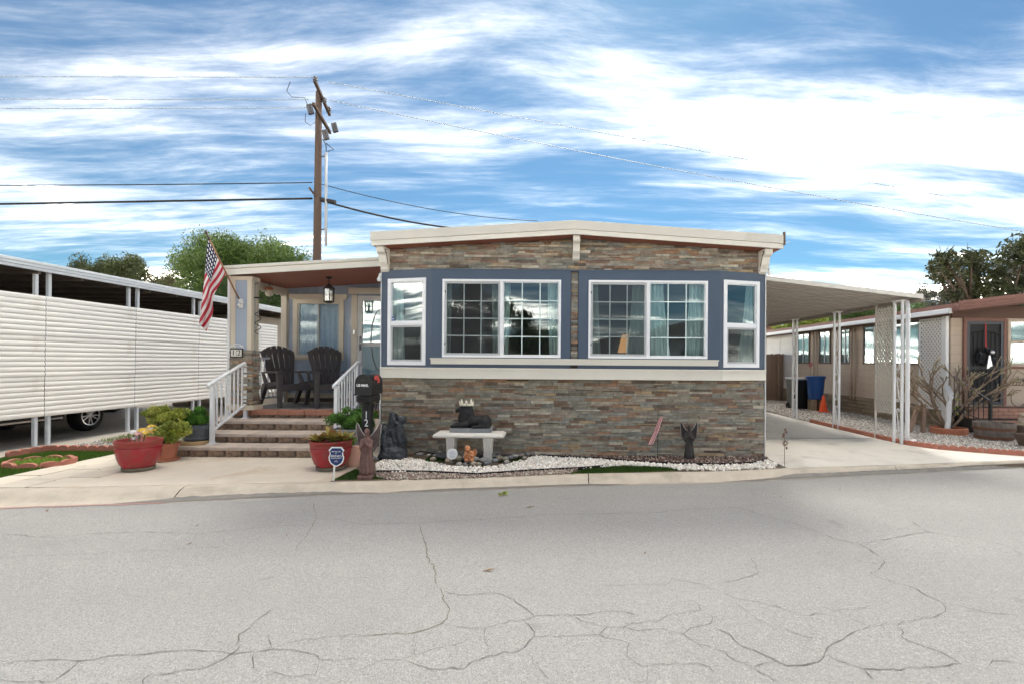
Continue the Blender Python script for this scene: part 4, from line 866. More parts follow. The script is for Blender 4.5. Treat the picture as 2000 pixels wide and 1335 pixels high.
# ------------------------------------------------------------------ porch chairs
def chair(loc, rz, lab):
    t = thing('adirondack_chair', lab, 'chair', loc, rz, 'dark plastic adirondack chairs on the porch'); t.scale = (.88, .95, 1.0)
    W = .33
    # seat: curved slats in the local frame, front at -y
    mb = MB(); prof = [(-.40, .40), (-.36, .425), (-.15, .40), (.10, .355), (.26, .335)]
    mb.prism([V(-W, y, z) for y, z in prof] + [V(-W, y, z - .03) for y, z in reversed(prof)], (2 * W, 0, 0)); mb.box(-W, W, -.425, -.395, .30, .41)
    mb.build('seat', BROWN_PL, t, local=True, bevel=.012, segs=2)
    tilt = Euler((R(-22), 0, 0)); o_ = V(0, .25, .33)
    def bp(x, h, d): return o_ + tilt.to_matrix() @ V(x, d, h)
    H = .86
    for k in range(6):
        c0 = (k - 2.5) * .088; f0, f1 = .82, 1.34; w0, w1 = .0345, .0505
        def outl(h): return f0 + (f1 - f0) * min(1, h / .62)
        top = lambda x: .86 - 1.15 * x * x
        xs0, xs1 = c0 * f0, c0 * f1; pts = []
        for h in (0, .3, .62): f = outl(h); pts.append((c0 * f - (w0 + (w1 - w0) * min(1, h / .62)), h))
        xa, xb = xs1 - w1, xs1 + w1
        for s_ in (0, .25, .5, .75, 1): xx = xa + (xb - xa) * s_; pts.append((xx, top(xx)))
        for h in (.62, .3, 0): f = outl(h); pts.append((c0 * f + (w0 + (w1 - w0) * min(1, h / .62)), h))
        mb = MB(); bow = .35 * c0 * c0; mb.prism([bp(x, h, -bow * 1.2) for x, h in pts], tilt.to_matrix() @ V(0, .022, 0)); mb.build('back_slat', BROWN_PL, t, local=True, bevel=.005)
    for h, hw, hh in ((.10, .24, .07), (.36, .29, .07)):
        q = [bp(x, h, .022 - .35 * (x * .7) ** 2) for x in np.linspace(-hw, hw, 7)]; mb = MB()
        for a0, a1 in zip(q, q[1:]): mb.bar(a0, a1, .018, hh, tilt.to_matrix() @ V(0, 0, 1))
        mb.build('back_brace', BROWN_PL, t, local=True)
    q = [bp(x, .70 - 1.15 * x * x * .55 + .06, .024 - .1 * x * x) for x in np.linspace(-.34, .34, 9)]; mb = MB()
    for a0, a1 in zip(q, q[1:]): mb.bar(a0, a1, .020, .10, tilt.to_matrix() @ V(0, 0, 1))
    mb.build('back_arch', BROWN_PL, t, local=True)
    for s_ in (-1, 1):
        ar = [V(s_ * .30, -.44, .62), V(s_ * .44, -.44, .62), V(s_ * .455, -.2, .625), V(s_ * .43, .30, .60), V(s_ * .36, .44, .60), V(s_ * .33, .44, .60), V(s_ * .36, .1, .615)]
        mb = MB(); mb.prism(ar, (0, 0, .03)); mb.build('armrest', BROWN_PL, t, local=True, bevel=.012, segs=2)
        mb = MB(); x = s_ * .375                       # broad tapering front leg
        mb.hexa([V(x - .04, -.45, 0), V(x + .04, -.45, 0), V(x + .04, -.38, 0), V(x - .04, -.38, 0), V(x - .055, -.43, .62), V(x + .055, -.43, .62), V(x + .055, -.33, .62), V(x - .055, -.33, .62)]); mb.build('leg', BROWN_PL, t, local=True, bevel=.014, segs=2)
        mb = MB(); mb.hexa([V(x - .045, .42, 0), V(x + .035, .42, 0), V(x + .035, .50, 0), V(x - .045, .50, 0), V(x - .05, .10, .42), V(x + .03, .10, .42), V(x + .03, .26, .42), V(x - .05, .26, .42)]); mb.build('leg', BROWN_PL, t, local=True, bevel=.012, segs=2)
        mb = MB(); mb.prism([V(x - .02, -.40, .40), V(x - .02, .20, .33), V(x - .02, .26, .42), V(x - .02, .36, .60), V(x - .02, .26, .60), V(x - .02, .12, .44), V(x - .02, -.32, .47)], (.03, 0, 0)); mb.build('side_rail', BROWN_PL, t, local=True, bevel=.006)
    return t
chair((-5.06, 9.60, PZ), R(52), 'dark brown plastic adirondack chair beside the porch pillar')
chair((-4.30, 9.66, PZ), R(38), 'dark brown plastic adirondack chair in front of the porch window')
# lantern
lx, ly = -4.235, 9.4; lt_ = thing('pendant_lantern', 'glass and dark metal lantern hanging from the red porch ceiling', 'lantern', (lx, ly, 2.5))
DK = mat('dark_bronze', (.05, .04, .035), .5, (10, .3))
mb = MB(); mb.lathe([(.055, 2.955), (.055, 2.94), (.015, 2.92)], (lx, ly, 0), 12); mb.tube([(lx, ly, 2.935), (lx, ly, 2.82)], .008, 6); mb.build('canopy', DK, lt_)
mb = MB(); mb.lathe([(.115, 2.735), (.105, 2.75), (.045, 2.80), (.02, 2.83)], (lx, ly, 0), 6); mb.lathe([(.095, 2.515), (.10, 2.50), (.03, 2.475)], (lx, ly, 0), 6); mb.build('cap', DK, lt_)
LG = glass_mat('lantern_glass', .12, (.9, .9, .86), .15)
for k in range(6):
    a0, a1 = k * math.pi / 3, (k + 1) * math.pi / 3; p0, p1 = V(lx + math.cos(a0) * .092, ly + math.sin(a0) * .092, 2.515), V(lx + math.cos(a1) * .092, ly + math.sin(a1) * .092, 2.515)
    mb = MB(); mb.tube([p0, p0 + V(0, 0, .22)], .008, 6); mb.build('corner_bar', DK, lt_)
    mb = MB(); i0, i1 = p0.lerp(p1, .1), p0.lerp(p1, .9); mb.add([i0, i1, i1 + V(0, 0, .22), i0 + V(0, 0, .22)], [(0, 1, 2, 3)]); mb.build('pane', LG, lt_)
    mb = MB(); mb.tube([p0 + V(0, 0, .11), p1 + V(0, 0, .11)], .005, 5); mb.build('cross_bar', DK, lt_)
mb = MB(); mb.tube([(lx, ly, 2.52), (lx, ly, 2.60), (lx, ly, 2.68)], [.02, .022, .004], 8); mb.build('candle', mat('frosted_bulb', (.75, .74, .70), .5), lt_)
# number plaque on the stone pillar
pq = thing('number_plaque', 'black framed tile house number 12 with white scrollwork on the stone pillar', 'house number', (-5.46, PYA - .07, 1.49))
yq = PYA - .055
mb = MB(); mb.box(-5.555, -5.345, yq, yq + .02, 1.475, 1.625); mb.build('frame', BLACK, pq)
TILE = mat('cream_tile', (.72, .69, .61), .4)
for x in (-5.54, -5.447): mb = MB(); mb.box(x, x + .086, yq - .004, yq, 1.492, 1.608); mb.build('tile', TILE, pq)
for ch, x in (('1', -5.497), ('2', -5.404)): text(ch, .125, BLACK, pq, (x, yq - .006, 1.55), name='digit')
q = [V(-5.60 + .02 + k * .0125, yq + .008, 1.632 + abs(math.sin(k * .75)) * .045) for k in range(20)]; mb = MB(); mb.tube(q, .006, 5); mb.tube([V(-5.58 + .26 * k / 20, yq + .01, 1.63 + .07 * math.sin(k / 20 * 3.14)) for k in range(21)], .006, 5); mb.build('scrollwork', WHITE, pq)
# porch ornaments
wc = at(493, 587, 8.66); ch = thing('wind_chime', 'spiral wind chime with dark disc hanging beside the porch pillar', 'wind chime', (-5.20, 8.80, 1.9))
cx, cy = -5.17, 8.78; mb = MB(); mb.lathe([(.06, 2.50), (.07, 2.495), (.06, 2.485)], (cx, cy, 0), 16); mb.build('disc', BLACK, ch)
mb = MB(); mb.tube([(cx, cy, 2.75), (cx, cy, 2.0)], .0025, 4); mb.tube([(cx - .06, cy, 2.72), (cx, cy, 2.75)], .006, 5); mb.build('cord', BLACK, ch)
mb = MB(); mb.tube([V(cx + math.cos(k * .42) * .045, cy + math.sin(k * .42) * .045, 2.30 - k * .010) for k in range(44)], .007, 5); mb.build('spiral', mat('aged_copper', (.16, .15, .14), .5, metal=.4), ch, smooth=True)
oc = at(526, 572, 9.6); og = thing('porch_ornament', 'small white and brown hanging ornament under the porch beam', 'ornament', oc + V(0, 0, -.1))
mb = MB(); mb.lathe([(.03, .06), (.075, .03), (.07, -.02), (.05, -.06), (.01, -.07)], oc, 12); mb.build('shade', CREAM, og, smooth=True); mb = MB(); mb.lathe([(.055, .10), (.075, .065), (.02, .06)], oc, 12); mb.build('cap', mat('amber', (.45, .16, .05), .5), og)
mb = MB(); mb.tube([oc + V(0, 0, .1), oc + V(0, 0, .30)], .004, 4); mb.sphere(oc + V(0, 0, -.13), (.018, .018, .03)); mb.tube([oc + V(0, 0, -.06), oc + V(0, 0, -.12)], .003, 4); mb.build('clapper', DK, og)
# ------------------------------------------------------------------ flag
fl = thing('flag', 'american flag hanging from a wooden pole on the porch pillar', 'flag', (-5.43, 8.69, 2.40))
bt = V(-5.405, 8.69, 2.42); tip = at(404, 458, 8.20)
mb = MB(); mb.tube([bt + V(0, -.03, .0), tip], [.013, .011], 8); mb.build('pole', mat('varnished_wood', (.28, .13, .06), .5, (12, .2)), fl, smooth=True)
mb = MB(); mb.sphere(tip + (tip - bt).normalized() * .03, .028, 10, 7); mb.tube([tip, tip - (tip - bt).normalized() * .09], .018, 8); mb.build('finial', mat('bronze', (.10, .085, .06), .5), fl, smooth=True)
mb = MB(); mb.box(-5.445, -5.375, 8.685, 8.70, 2.30, 2.46); mb.tube([bt + V(.0, .01, -.04), bt + V(.0, -.05, .03)], .022, 8); mb.sphere(bt + V(.03, -.02, -.02), .025); mb.sphere(bt + V(-.03, -.02, -.06), .02); mb.build('bracket', WHITE, fl, smooth=True)
FM = bpy.data.materials.new('flag_cloth'); MATS['flag_cloth'] = FM; nt, N, L = nodes_of(FM)
out = N('ShaderNodeOutputMaterial'); p = N('ShaderNodeBsdfPrincipled', Roughness=.85); uv = N('ShaderNodeUVMap', uv_map='flag'); su = N('ShaderNodeSeparateXYZ'); L(uv.outputs[0], su.inputs[0])
def mth(op, a, b=None):
    q = N('ShaderNodeMath', operation=op)
    for i, v_ in enumerate((a, b)):
        if v_ is None: continue
        if isinstance(v_, (int, float)): q.inputs[i].default_value = v_
        else: L(v_, q.inputs[i])
    return q.outputs[0]
uv2 = N('ShaderNodeUVMap', uv_map='stripes'); su2 = N('ShaderNodeSeparateXYZ'); L(uv2.outputs[0], su2.inputs[0])
stripe = mth('MODULO', mth('FLOOR', mth('MULTIPLY', su2.outputs[0], 13.0)), 2.0)
colr = mixv(stripe, (.48, .030, .055), (.74, .70, .68))
canton = mth('MULTIPLY', mth('LESS_THAN', su.outputs[0], .40), mth('LESS_THAN', su.outputs[1], 7 / 13))
sx_ = mth('MULTIPLY', su.outputs[0], 7 / .40); sy_ = mth('MULTIPLY', su.outputs[1], 5 / (7 / 13))
fx = mth('SUBTRACT', mth('FRACT', sx_), .5); fy = mth('SUBTRACT', mth('FRACT', sy_), .5)
par = mth('MODULO', mth('ADD', mth('FLOOR', sx_), mth('FLOOR', sy_)), 2.0)
star = mth('MULTIPLY', mth('LESS_THAN', mth('ADD', mth('MULTIPLY', fx, fx), mth('MULTIPLY', fy, fy)), .085), mth('LESS_THAN', par, 5.))
can = mixv(star, (.012, .020, .065), (.74, .72, .70)); L(mixv(canton, colr, can), p.inputs['Base Color'])
tr = N('ShaderNodeBsdfTranslucent'); L(mixv(canton, colr, can), tr.inputs[0]); ms = N('ShaderNodeMixShader', i0=.25); L(p.outputs[0], ms.inputs[1]); L(tr.outputs[0], ms.inputs[2]); L(ms.outputs[0], out.inputs[0])
n_s, n_t = 40, 60; vs, fs, uvs = [], [], []
top_p = [(406, 466), (402, 505), (399, 545), (394, 590), (389, 632)]; bot_p = [(441, 534), (429, 556), (417, 580), (415, 615), (403, 647)]
def bez(P, t):
    k = len(P) - 1; f = t * k; i = min(int(f), k - 1); f -= i
    g_ = lambda j: P[max(0, min(k, j))]
    a0, a1, a2, a3 = [Vector(g_(i + d)) for d in (-1, 0, 1, 2)]
    return .5 * ((2 * a1) + (a2 - a0) * f + (2 * a0 - 5 * a1 + 4 * a2 - a3) * f * f + (3 * a1 - 3 * a2 + a3 - a0) * f ** 3)
y0f, y1f = 8.24, 8.50
for j in range(n_s + 1):
    s = j / n_s
    for i in range(n_t + 1):
        t = i / n_t; a_, b_ = bez(top_p, t), bez(bot_p, t); q = a_.lerp(b_, s)
        hoistY = y0f + (y1f - y0f) * s; Yd = hoistY * (1 - min(1, t * 2)) + 8.36 * min(1, t * 2) + math.sin(s * 9.5 + 2.2 * t) * .045 * min(1, t * 3) + math.sin(s * 21 + 4 * t) * .012 * t
        vs.append(at(q.x, q.y, Yd)); uvs.append((t, s))
for j in range(n_s):
    for i in range(n_t): fs.append((j * (n_t + 1) + i, j * (n_t + 1) + i + 1, (j + 1) * (n_t + 1) + i + 1, (j + 1) * (n_t + 1) + i))
mb = MB(); mb.add(vs, fs); co = mb.build('cloth', FM, fl, smooth=True)
ul = co.data.uv_layers.new(name='flag')
u2 = co.data.uv_layers.new(name='stripes')
for lp in co.data.loops:
    t_, s_ = uvs[lp.vertex_index]; ul = co.data.uv_layers['flag']; u2 = co.data.uv_layers['stripes']; ul.data[lp.index].uv = (t_, s_); u2.data[lp.index].uv = (s_ * (1 - .72 * t_ ** .7) + 1.0 * t_, 0)
# ------------------------------------------------------------------ mailbox
mx0, my0 = -2.425, 6.50; mbx = thing('mailbox', 'black curbside mailbox on a black post numbered 12', 'mailbox', (mx0, my0, 0))
mb = MB(); mb.box(mx0 - .055, mx0 + .055, my0 - .05, my0 + .05, 0, .98); post = mb.build('post', BLACK, mbx, bevel=.008, segs=2)
mb = MB(); mb.box(mx0 - .03, mx0 + .03, my0 - .056, my0 - .051, .82, .97); mb.build('post_recess', mat('deep_black', (.004, .004, .004), .6), post)
mb = MB(); mb.box(mx0 - .10, mx0 + .10, my0 - .13, my0 + .17, .925, 1.005); mb.build('support', BLACK, mbx, bevel=.01, segs=2)
mb = MB(); mb.box(mx0 - .07, mx0 + .06, my0 - .134, my0 - .131, .94, .985); mb.build('slot', MATS['deep_black'], mbx)
def arch(w, z0, zs_, n=12): return [(-w, z0), (w, z0)] + [(w * math.cos(math.pi * k / n), zs_ + w * math.sin(math.pi * k / n)) for k in range(n + 1)]
mb = MB(); mb.prism([V(mx0 + x, my0 - .14, z) for x, z in arch(.098, 1.015, 1.17)], (0, .40, 0)); mb.build('box', BLACK, mbx, bevel=.004)
mb = MB(); mb.prism([V(mx0 + x, my0 - .165, z) for x, z in arch(.104, 1.03, 1.17)], (0, .022, 0)); mb.box(mx0 - .108, mx0 + .108, my0 - .175, my0 - .143, 1.012, 1.032); dr_ = mb.build('box_door', BLACK, mbx, bevel=.004)
mb = MB(); mb.box(mx0 - .02, mx0 + .02, my0 - .178, my0 - .166, 1.195, 1.205); mb.build('door_tab', DK, dr_)
text('US MAIL', .043, WTX, dr_, (mx0 - .004, my0 - .167, 1.135), name='us_mail_lettering', sx=.95, bold=.0012)
for ch_, z in (('1', .755), ('2', .655)): text(ch_, .13, WTX, post, (mx0 + .002, my0 - .053, z), name='digit', sx=.8)
mb = MB(); mb.box(mx0 + .100, mx0 + .108, my0 - .06, my0 + .09, 1.20, 1.255); mb.box(mx0 + .100, mx0 + .109, my0 + .05, my0 + .12, 1.16, 1.22); mb.build('signal_flag', mat('red_plastic', (.50, .05, .04), .4), mbx, bevel=.004)
# ------------------------------------------------------------------ security sign
sg = thing('security_sign', 'small blue shield shaped home security sign on a white stake', 'sign', gnd(651, 938, 0)); b = gnd(651, 938, 0)
sc_ = b + V(.035, -.004, .29); NAVY = mat('navy_print', (.012, .035, .14), .4)
sh = [(-.058, .118), (.062, .118), (.075, .10), (.096, .078), (.078, .055), (.080, .03), (.092, -.005), (.088, -.045), (.068, -.082), (.035, -.105), (0, -.122), (-.035, -.105), (-.068, -.082), (-.088, -.045), (-.092, -.005), (-.080, .03), (-.078, .055), (-.092, .078), (-.075, .10)]
mb = MB(); mb.prism([sc_ + V(x, 0, z) for x, z in sh], (0, .006, 0)); mb.build('shield_border', WTX, sg)
mb = MB(); mb.prism([sc_ + V(x * .86, -.002, z * .87) for x, z in sh], (0, .0018, 0)); mb.build('shield_face', NAVY, sg)
mb = MB(); mb.bar(b, sc_ + V(-.01, .012, .10), .022, .010, (0, 1, 0)); mb.build('stake', mat('stake_white', (.70, .69, .64), .6), sg)
for body, sz, z in (('PROTECTED', .020, .062), ('BY', .016, .040), ('BRINKS', .040, .008), ('HOME SECURITY', .0165, -.018), ('Call for', .011, -.046), ('information', .011, -.058)):
    text(body, sz, WTX, sg, sc_ + V(0, -.004, z), name='lettering', depth=.0008)
# ------------------------------------------------------------------ statues
RIMC = mat('pale_wing_edge', (.42, .38, .36), .6, (20, .3))  # paler colour run along the wing outlines
def angel(loc, h, m, lab, rz=0, wingm=None, dark=False):
    t = thing('angel_statue', lab, 'statue', loc, rz); k = h / .66
    n = 40; prof = [(.105, .045), (.10, .10), (.088, .20), (.074, .30), (.066, .36), (.072, .42), (.078, .46), (.055, .50), (.028, .52)]
    vs, fs = [], []
    for r_, z in prof:
        for i in range(n):
            a_ = 2 * math.pi * i / n; fold = 1 + (.15 * math.sin(a_ * 9 + z * 6) + .07 * math.sin(a_ * 17)) * (1 if z < .38 else .3); vs.append((r_ * fold * math.cos(a_) * k, r_ * .8 * fold * math.sin(a_) * k, z * k))
    for i in range(len(prof) - 1):
        for q in range(n): fs.append((i * n + q, i * n + (q + 1) % n, (i + 1) * n + (q + 1) % n, (i + 1) * n + q))
    fs.append(tuple(range(n - 1, -1, -1))); fs.append(tuple((len(prof) - 1) * n + i for i in range(n)))
    mb = MB(); mb.add(vs, fs); mb.build('robe', m, t, local=True, smooth=True)
    S_ = lambda *a: V(*a) * k
    P = [('c', S_(0, 0, .49), S_(0, -.004, .55), .026 * k, .024 * k), ('s', S_(0, -.012, .585), (.033 * k, .037 * k, .043 * k)), ('s', S_(0, .010, .595), (.040 * k, .040 * k, .044 * k)), ('s', S_(0, .03, .545), (.040 * k, .026 * k, .055 * k)), ('s', S_(0, -.048, .580), (.006 * k, .008 * k, .009 * k))]
    for s_ in (-1, 1):
        P += [('c', S_(s_ * .068, 0, .475), S_(s_ * .078, -.045, .40), .030 * k, .028 * k), ('c', S_(s_ * .078, -.045, .40), S_(s_ * .012, -.092, .455), .026 * k, .014 * k), ('c', S_(s_ * .075, -.04, .40), S_(s_ * .055, -.055, .33), .028 * k, .016 * k), ('s', S_(s_ * .008, -.098, .475), (.010 * k, .011 * k, .030 * k))]
    blob('figure', P, m, t, .006 * k, 3)
    wp = [(.02, .34), (.06, .31), (.105, .335), (.145, .40), (.172, .48), (.188, .57), (.195, .665), (.178, .69), (.15, .665), (.118, .61), (.07, .555), (.025, .52)]
    for s_ in (-1, 1):
        mb = MB(); mb.prism([S_(s_ * x, .055 + .25 * x, z) for x, z in wp], S_(0, .014, 0)); w = mb.build('wing', wingm or m, t, local=True, bevel=.004); mb = MB(); mb.tube([S_(s_ * x, .055 + .25 * x, z) for x, z in wp[4:]], .007 * k, 6); mb.build('wing_rim', RIMC, w, local=True, smooth=True)
        for r_ in range(4):
            x0 = .055 + .030 * r_; mb = MB(); mb.bar(S_(s_ * x0, .05 + .25 * x0, .375 + .012 * r_), S_(s_ * (x0 + .035), .05 + .25 * (x0 + .035), .55 + .022 * r_), .012 * k, .007 * k, (0, 1, 0)); mb.build('feather', wingm or m, w, local=True)
    mb = MB(); mb.box(-.115 * k, .115 * k, -.095 * k, .095 * k, 0, .05 * k); mb.build('plinth', m, t, local=True, bevel=.006)
    t.scale = (.80, .9, 1)
    return t
BRST = mat('brown_resin', (.155, .085, .075), .6, (18, .35), (40, .3), dirt=(14, (.30, .21, .19), .60, .6)); BRW = mat('brown_wing', (.11, .08, .075), .55, (20, .3), dirt=(16, (.40, .36, .34), .62, .5))
angel((-2.36, 6.30, -.005), .64, BRST, 'brown praying angel statue with raised wings in front of the mailbox', R(6), BRW)
DKST = mat('dark_resin', (.040, .034, .034), .5, (18, .4), (40, .3), dirt=(12, (.13, .10, .10), .60, .6))
angel((at(1346, 890, 7.56).x, 7.56, .0), .54, DKST, 'dark weathered angel statue against the right part of the stone wall', R(-10))
# fountain: child figures climbing a rock column
FG = mat('slate_resin', (.040, .046, .055), .45, (16, .45), (45, .6, .01), dirt=(9, (.12, .135, .15), .58, .6)); fo = gnd(771, 893, .0); fo.y = 7.50; fo.z = 0; fo.x = -2.41
ft = thing('garden_fountain', 'dark grey garden fountain with child figures on a rock column', 'fountain', fo)
P = [('s', (0, 0, .10), (.205, .165, .13)), ('s', (-.05, .02, .22), (.15, .13, .14)), ('s', (.06, .02, .26), (.13, .12, .13)), ('s', (0, .03, .38), (.12, .10, .15)), ('s', (-.01, .03, .52), (.085, .08, .14)), ('b', (-.015, .02, .62), (.11, .10, .05)),
     ('s', (.155, -.03, .06), (.06, .08, .06)), ('s', (-.16, -.04, .05), (.06, .08, .06)), ('s', (.1, -.12, .05), (.07, .05, .05)), ('s', (-.06, -.13, .06), (.08, .05, .06)),
     # right child: legs, body, arms, head
     ('c', (.10, -.05, .14), (.12, -.07, .27), .034, .040), ('c', (.12, -.07, .27), (.09, -.06, .36), .045, .05), ('s', (.10, -.05, .40), (.062, .055, .085)), ('c', (.10, -.05, .42), (.11, -.05, .50), .058, .045), ('c', (.10, -.06, .51), (.03, -.07, .56), .026, .020), ('c', (.03, -.07, .56), (.00, -.05, .65), .020, .016), ('s', (.135, -.04, .585), (.058, .056, .062)),
     # left child
     ('c', (-.11, -.07, .13), (-.12, -.09, .24), .034, .036), ('c', (-.12, -.09, .24), (-.12, -.07, .32), .042, .045), ('s', (-.125, -.05, .35), (.055, .05, .075)), ('s', (-.125, -.05, .455), (.048, .048, .052)), ('c', (-.10, -.06, .39), (-.04, -.08, .43), .022, .018),
     # jug on top
     ('s', (-.03, .0, .67), (.045, .04, .03)), ('c', (-.055, 0, .655), (.04, -.03, .665), .018, .014)]
ob_ = blob('rock_column', P, FG, ft, .010, 1)
dsp = ob_.modifiers.new('rough', 'DISPLACE'); tx = bpy.data.textures.new('rock_rough', 'CLOUDS'); tx.noise_scale = .035; dsp.texture = tx; dsp.strength = .022; dsp.mid_level = .5
mb = MB(); mb.bar((-.19, -.12, .02), (-.27, -.18, .10), .05, .03); mb.build('spout_shell', mat('grey_shell', (.25, .25, .28), .6, (30, .2)), ft, local=True, bevel=.008)
# bench
BNM = mat('cast_concrete', (.62, .60, .56), .8, (8, .07), (90, .25, .004), dirt=(5, (.38, .36, .33), .58, .5)); bc = V(-1.275, 7.40, 0)
bn = thing('garden_bench', 'white cast concrete garden bench with fluted legs', 'bench', bc)
mb = MB(); w, d = .505, .185; pr = [(0, .355), (.0, .36), (.02, .385), (.045, .415), (.05, .42)]; 
top_ = [(w - .045, d - .045, .425), (w - .01, d - .01, .405), (w, d, .385), (w - .005, d - .005, .365), (w - .03, d - .03, .355)]
vs, fs = [], []
for a_, b_, z in top_: vs += [bc + V(-a_, -b_, z), bc + V(a_, -b_, z), bc + V(a_, b_, z), bc + V(-a_, b_, z)]
for i in range(len(top_) - 1): fs += [(i * 4 + k, i * 4 + (k + 1) % 4, i * 4 + 4 + (k + 1) % 4, i * 4 + 4 + k) for k in range(4)]
fs += [(0, 1, 2, 3), (16, 17, 18, 19)]; mb.add(vs, fs); mb.build('seat', BNM, bn, bevel=.006, segs=2)
for s_ in (-1, 1):
    cx_ = bc.x + s_ * .262; mb = MB(); cs = [(.062, 0), (.062, .05), (.052, .06), (.050, .16), (.056, .28), (.060, .33), (.060, .353)]
    vs, fs = [], []; dd = .13
    for r_, z in cs:
        for k in range(20):
            x = -r_ + 2 * r_ * k / 19; fl_ = .005 * math.cos(k / 19 * 6.283 * 5) if .06 < z < .32 else 0; vs.append((cx_ + x, bc.y - dd - .01 - (z - .16) * .05 + fl_, z))
        vs += [(cx_ + r_, bc.y + dd, z), (cx_ - r_, bc.y + dd, z)]
    for i in range(len(cs) - 1):
        for k in range(22): fs.append((i * 22 + k, i * 22 + (k + 1) % 22, (i + 1) * 22 + (k + 1) % 22, (i + 1) * 22 + k))
    fs += [tuple(range(21, -1, -1)), tuple(132 + k for k in range(22))]; mb.add(vs, fs); mb.build('leg', BNM, bn)
# lion on its granite base
LN = mat('black_resin', (.012, .012, .014), .5, (14, .4), (60, .4)); lo_ = V(-1.26, 7.40, .426)
li = thing('lion_statue', 'black reclining lion statue on a speckled granite slab on the bench', 'statue', lo_)
GRN = mat('speckled_granite', (.24, .25, .26), .6, (160, .75)); mb = MB(); mb.box(-.295, .295, -.11, .11, 0, .062); mb.build('base_slab', GRN, li, local=True, bevel=.005)
P = [('s', (.10, 0, .155), (.15, .085, .085)), ('s', (.20, 0, .145), (.095, .095, .10)), ('s', (-.02, 0, .16), (.10, .08, .10)), ('s', (-.10, 0, .19), (.10, .085, .125)), ('s', (-.085, 0, .28), (.085, .085, .095)), ('s', (-.03, 0, .26), (.07, .07, .11)),
     ('s', (-.115, 0, .330), (.062, .055, .058)), ('c', (-.14, 0, .325), (-.205, 0, .305), .040, .030), ('s', (-.215, 0, .30), (.022, .026, .026)), ('s', (-.085, -.05, .375), (.022, .012, .024)), ('s', (-.085, .05, .375), (.022, .012, .024)), ('s', (-.03, 0, .345), (.05, .06, .055)),
     ('c', (-.06, -.075, .12), (-.25, -.075, .09), .038, .028), ('s', (-.262, -.075, .085), (.036, .03, .025)), ('c', (-.06, .07, .12), (-.25, .06, .09), .038, .028), ('s', (-.262, .06, .085), (.036, .03, .025)),
     ('s', (.20, -.075, .13), (.085, .045, .075)), ('c', (.24, -.095, .09), (.06, -.10, .082), .030, .024), ('s', (.045, -.10, .08), (.034, .026, .022)), ('c', (.28, .0, .12), (.265, -.09, .075), .018, .014)]
for k in range(16):
    a_ = k / 16 * 6.283; P.append(('c', (-.085 + .02 * math.cos(a_), math.cos(a_) * .05, .31 + .05 * math.sin(a_)), (-.06 + .03 * math.cos(k), math.cos(a_) * .085, .25 + .11 * math.sin(a_) - .03), .018, .012))
blob('body', P, LN, li, .0075, 2)
cr_ = thing('crown_ornament', 'small cream white crown ornament on the black lion head', 'crown', lo_ + V(-.075, 0, .375)); CRW = mat('cream_resin', (.70, .67, .55), .5, (20, .15))
mb = MB(); mb.lathe([(.075, 0), (.085, .012), (.075, .024)], (0, 0, 0), 16, 1.25); mb.build('band', CRW, cr_, local=True, smooth=True)
for k in range(8): a_ = k / 8 * 6.283 + .2; mb = MB(); mb.tube([V(math.cos(a_) * .085, math.sin(a_) * .07, .016), V(math.cos(a_) * .092, math.sin(a_) * .075, .04), V(math.cos(a_) * .10 , math.sin(a_) * .08, .075 + .02 * (k % 2))], [.016, .015, .004], 6); mb.build('point', CRW, cr_, local=True, smooth=True)
# cherub, round plaque, spike lamp, river stones
CB = mat('terracotta_resin', (.46, .20, .09), .55, (22, .3), (50, .3)); cb = gnd(917, 897, .05); cb.y = 7.10; cb.x = at(917, 890, 7.1).x; cb.z = .055
ck = thing('cherub_statue', 'orange seated cherub figurine with wings before the bench', 'statue', cb)
P = [('s', (0, 0, .05), (.062, .055, .05)), ('s', (0, .01, .10), (.050, .042, .055)), ('s', (-.022, -.015, .175), (.040, .038, .042)), ('s', (-.022, -.05, .168), (.012, .012, .010)), ('c', (-.045, -.01, .125), (-.06, -.05, .075), .020, .017), ('c', (-.06, -.05, .075), (-.025, -.065, .11), .017, .014), ('c', (.045, -.01, .125), (.05, -.055, .08), .020, .017), ('c', (.05, -.055, .08), (.0, -.07, .11), .016, .014), ('c', (.04, -.02, .04), (.035, -.075, .03), .030, .022), ('c', (-.04, -.02, .04), (-.03, -.08, .025), .030, .022), ('s', (-.03, .0, .20), (.038, .034, .025))]
blob('figure', P, CB, ck, .0055, 2)
for s_ in (-1, 1):
    wp = [(.02, .06), (.06, .05), (.085, .08), (.092, .13), (.075, .165), (.045, .16), (.02, .13)] if s_ > 0 else [(.02, .06), (.05, .06), (.06, .10), (.05, .14), (.02, .13)]
    mb = MB(); mb.prism([V(s_ * x, .04 + .3 * x, z) for x, z in wp], (0, .012, 0)); mb.build('wing', CB, ck, local=True, bevel=.004)
pc = at(883, 885.5, 7.12); rp = thing('memorial_plaque', 'round white stone plaque with blue lettering leaning on river stones', 'plaque', (pc.x, pc.y, .05))
mb = MB(); rr = .075; MR = Euler((R(-12), 0, 0)).to_matrix(); mb.prism([pc + MR @ V(math.cos(k / 28 * 6.283) * rr, 0, math.sin(k / 28 * 6.283) * rr) for k in range(28)], MR @ V(0, .018, 0)); mb.build('disc', mat('white_stone', (.72, .73, .74), .6, (20, .05)), rp, bevel=.004)
INK = mat('blue_ink', (.16, .18, .30), .6)
for k, (w, z) in enumerate(((.05, .042), (.085, .024), (.10, .006), (.095, -.012), (.07, -.030), (.045, -.046))):
    x = -w / 2; mb = MB()
    while x < w / 2: l_ = random.uniform(.006, .016); mb.obox(pc + MR @ V(x + l_ / 2, -.0012, z), (l_, .001, .0045), MR); x += l_ + .004
    mb.build('script_line', INK, rp)
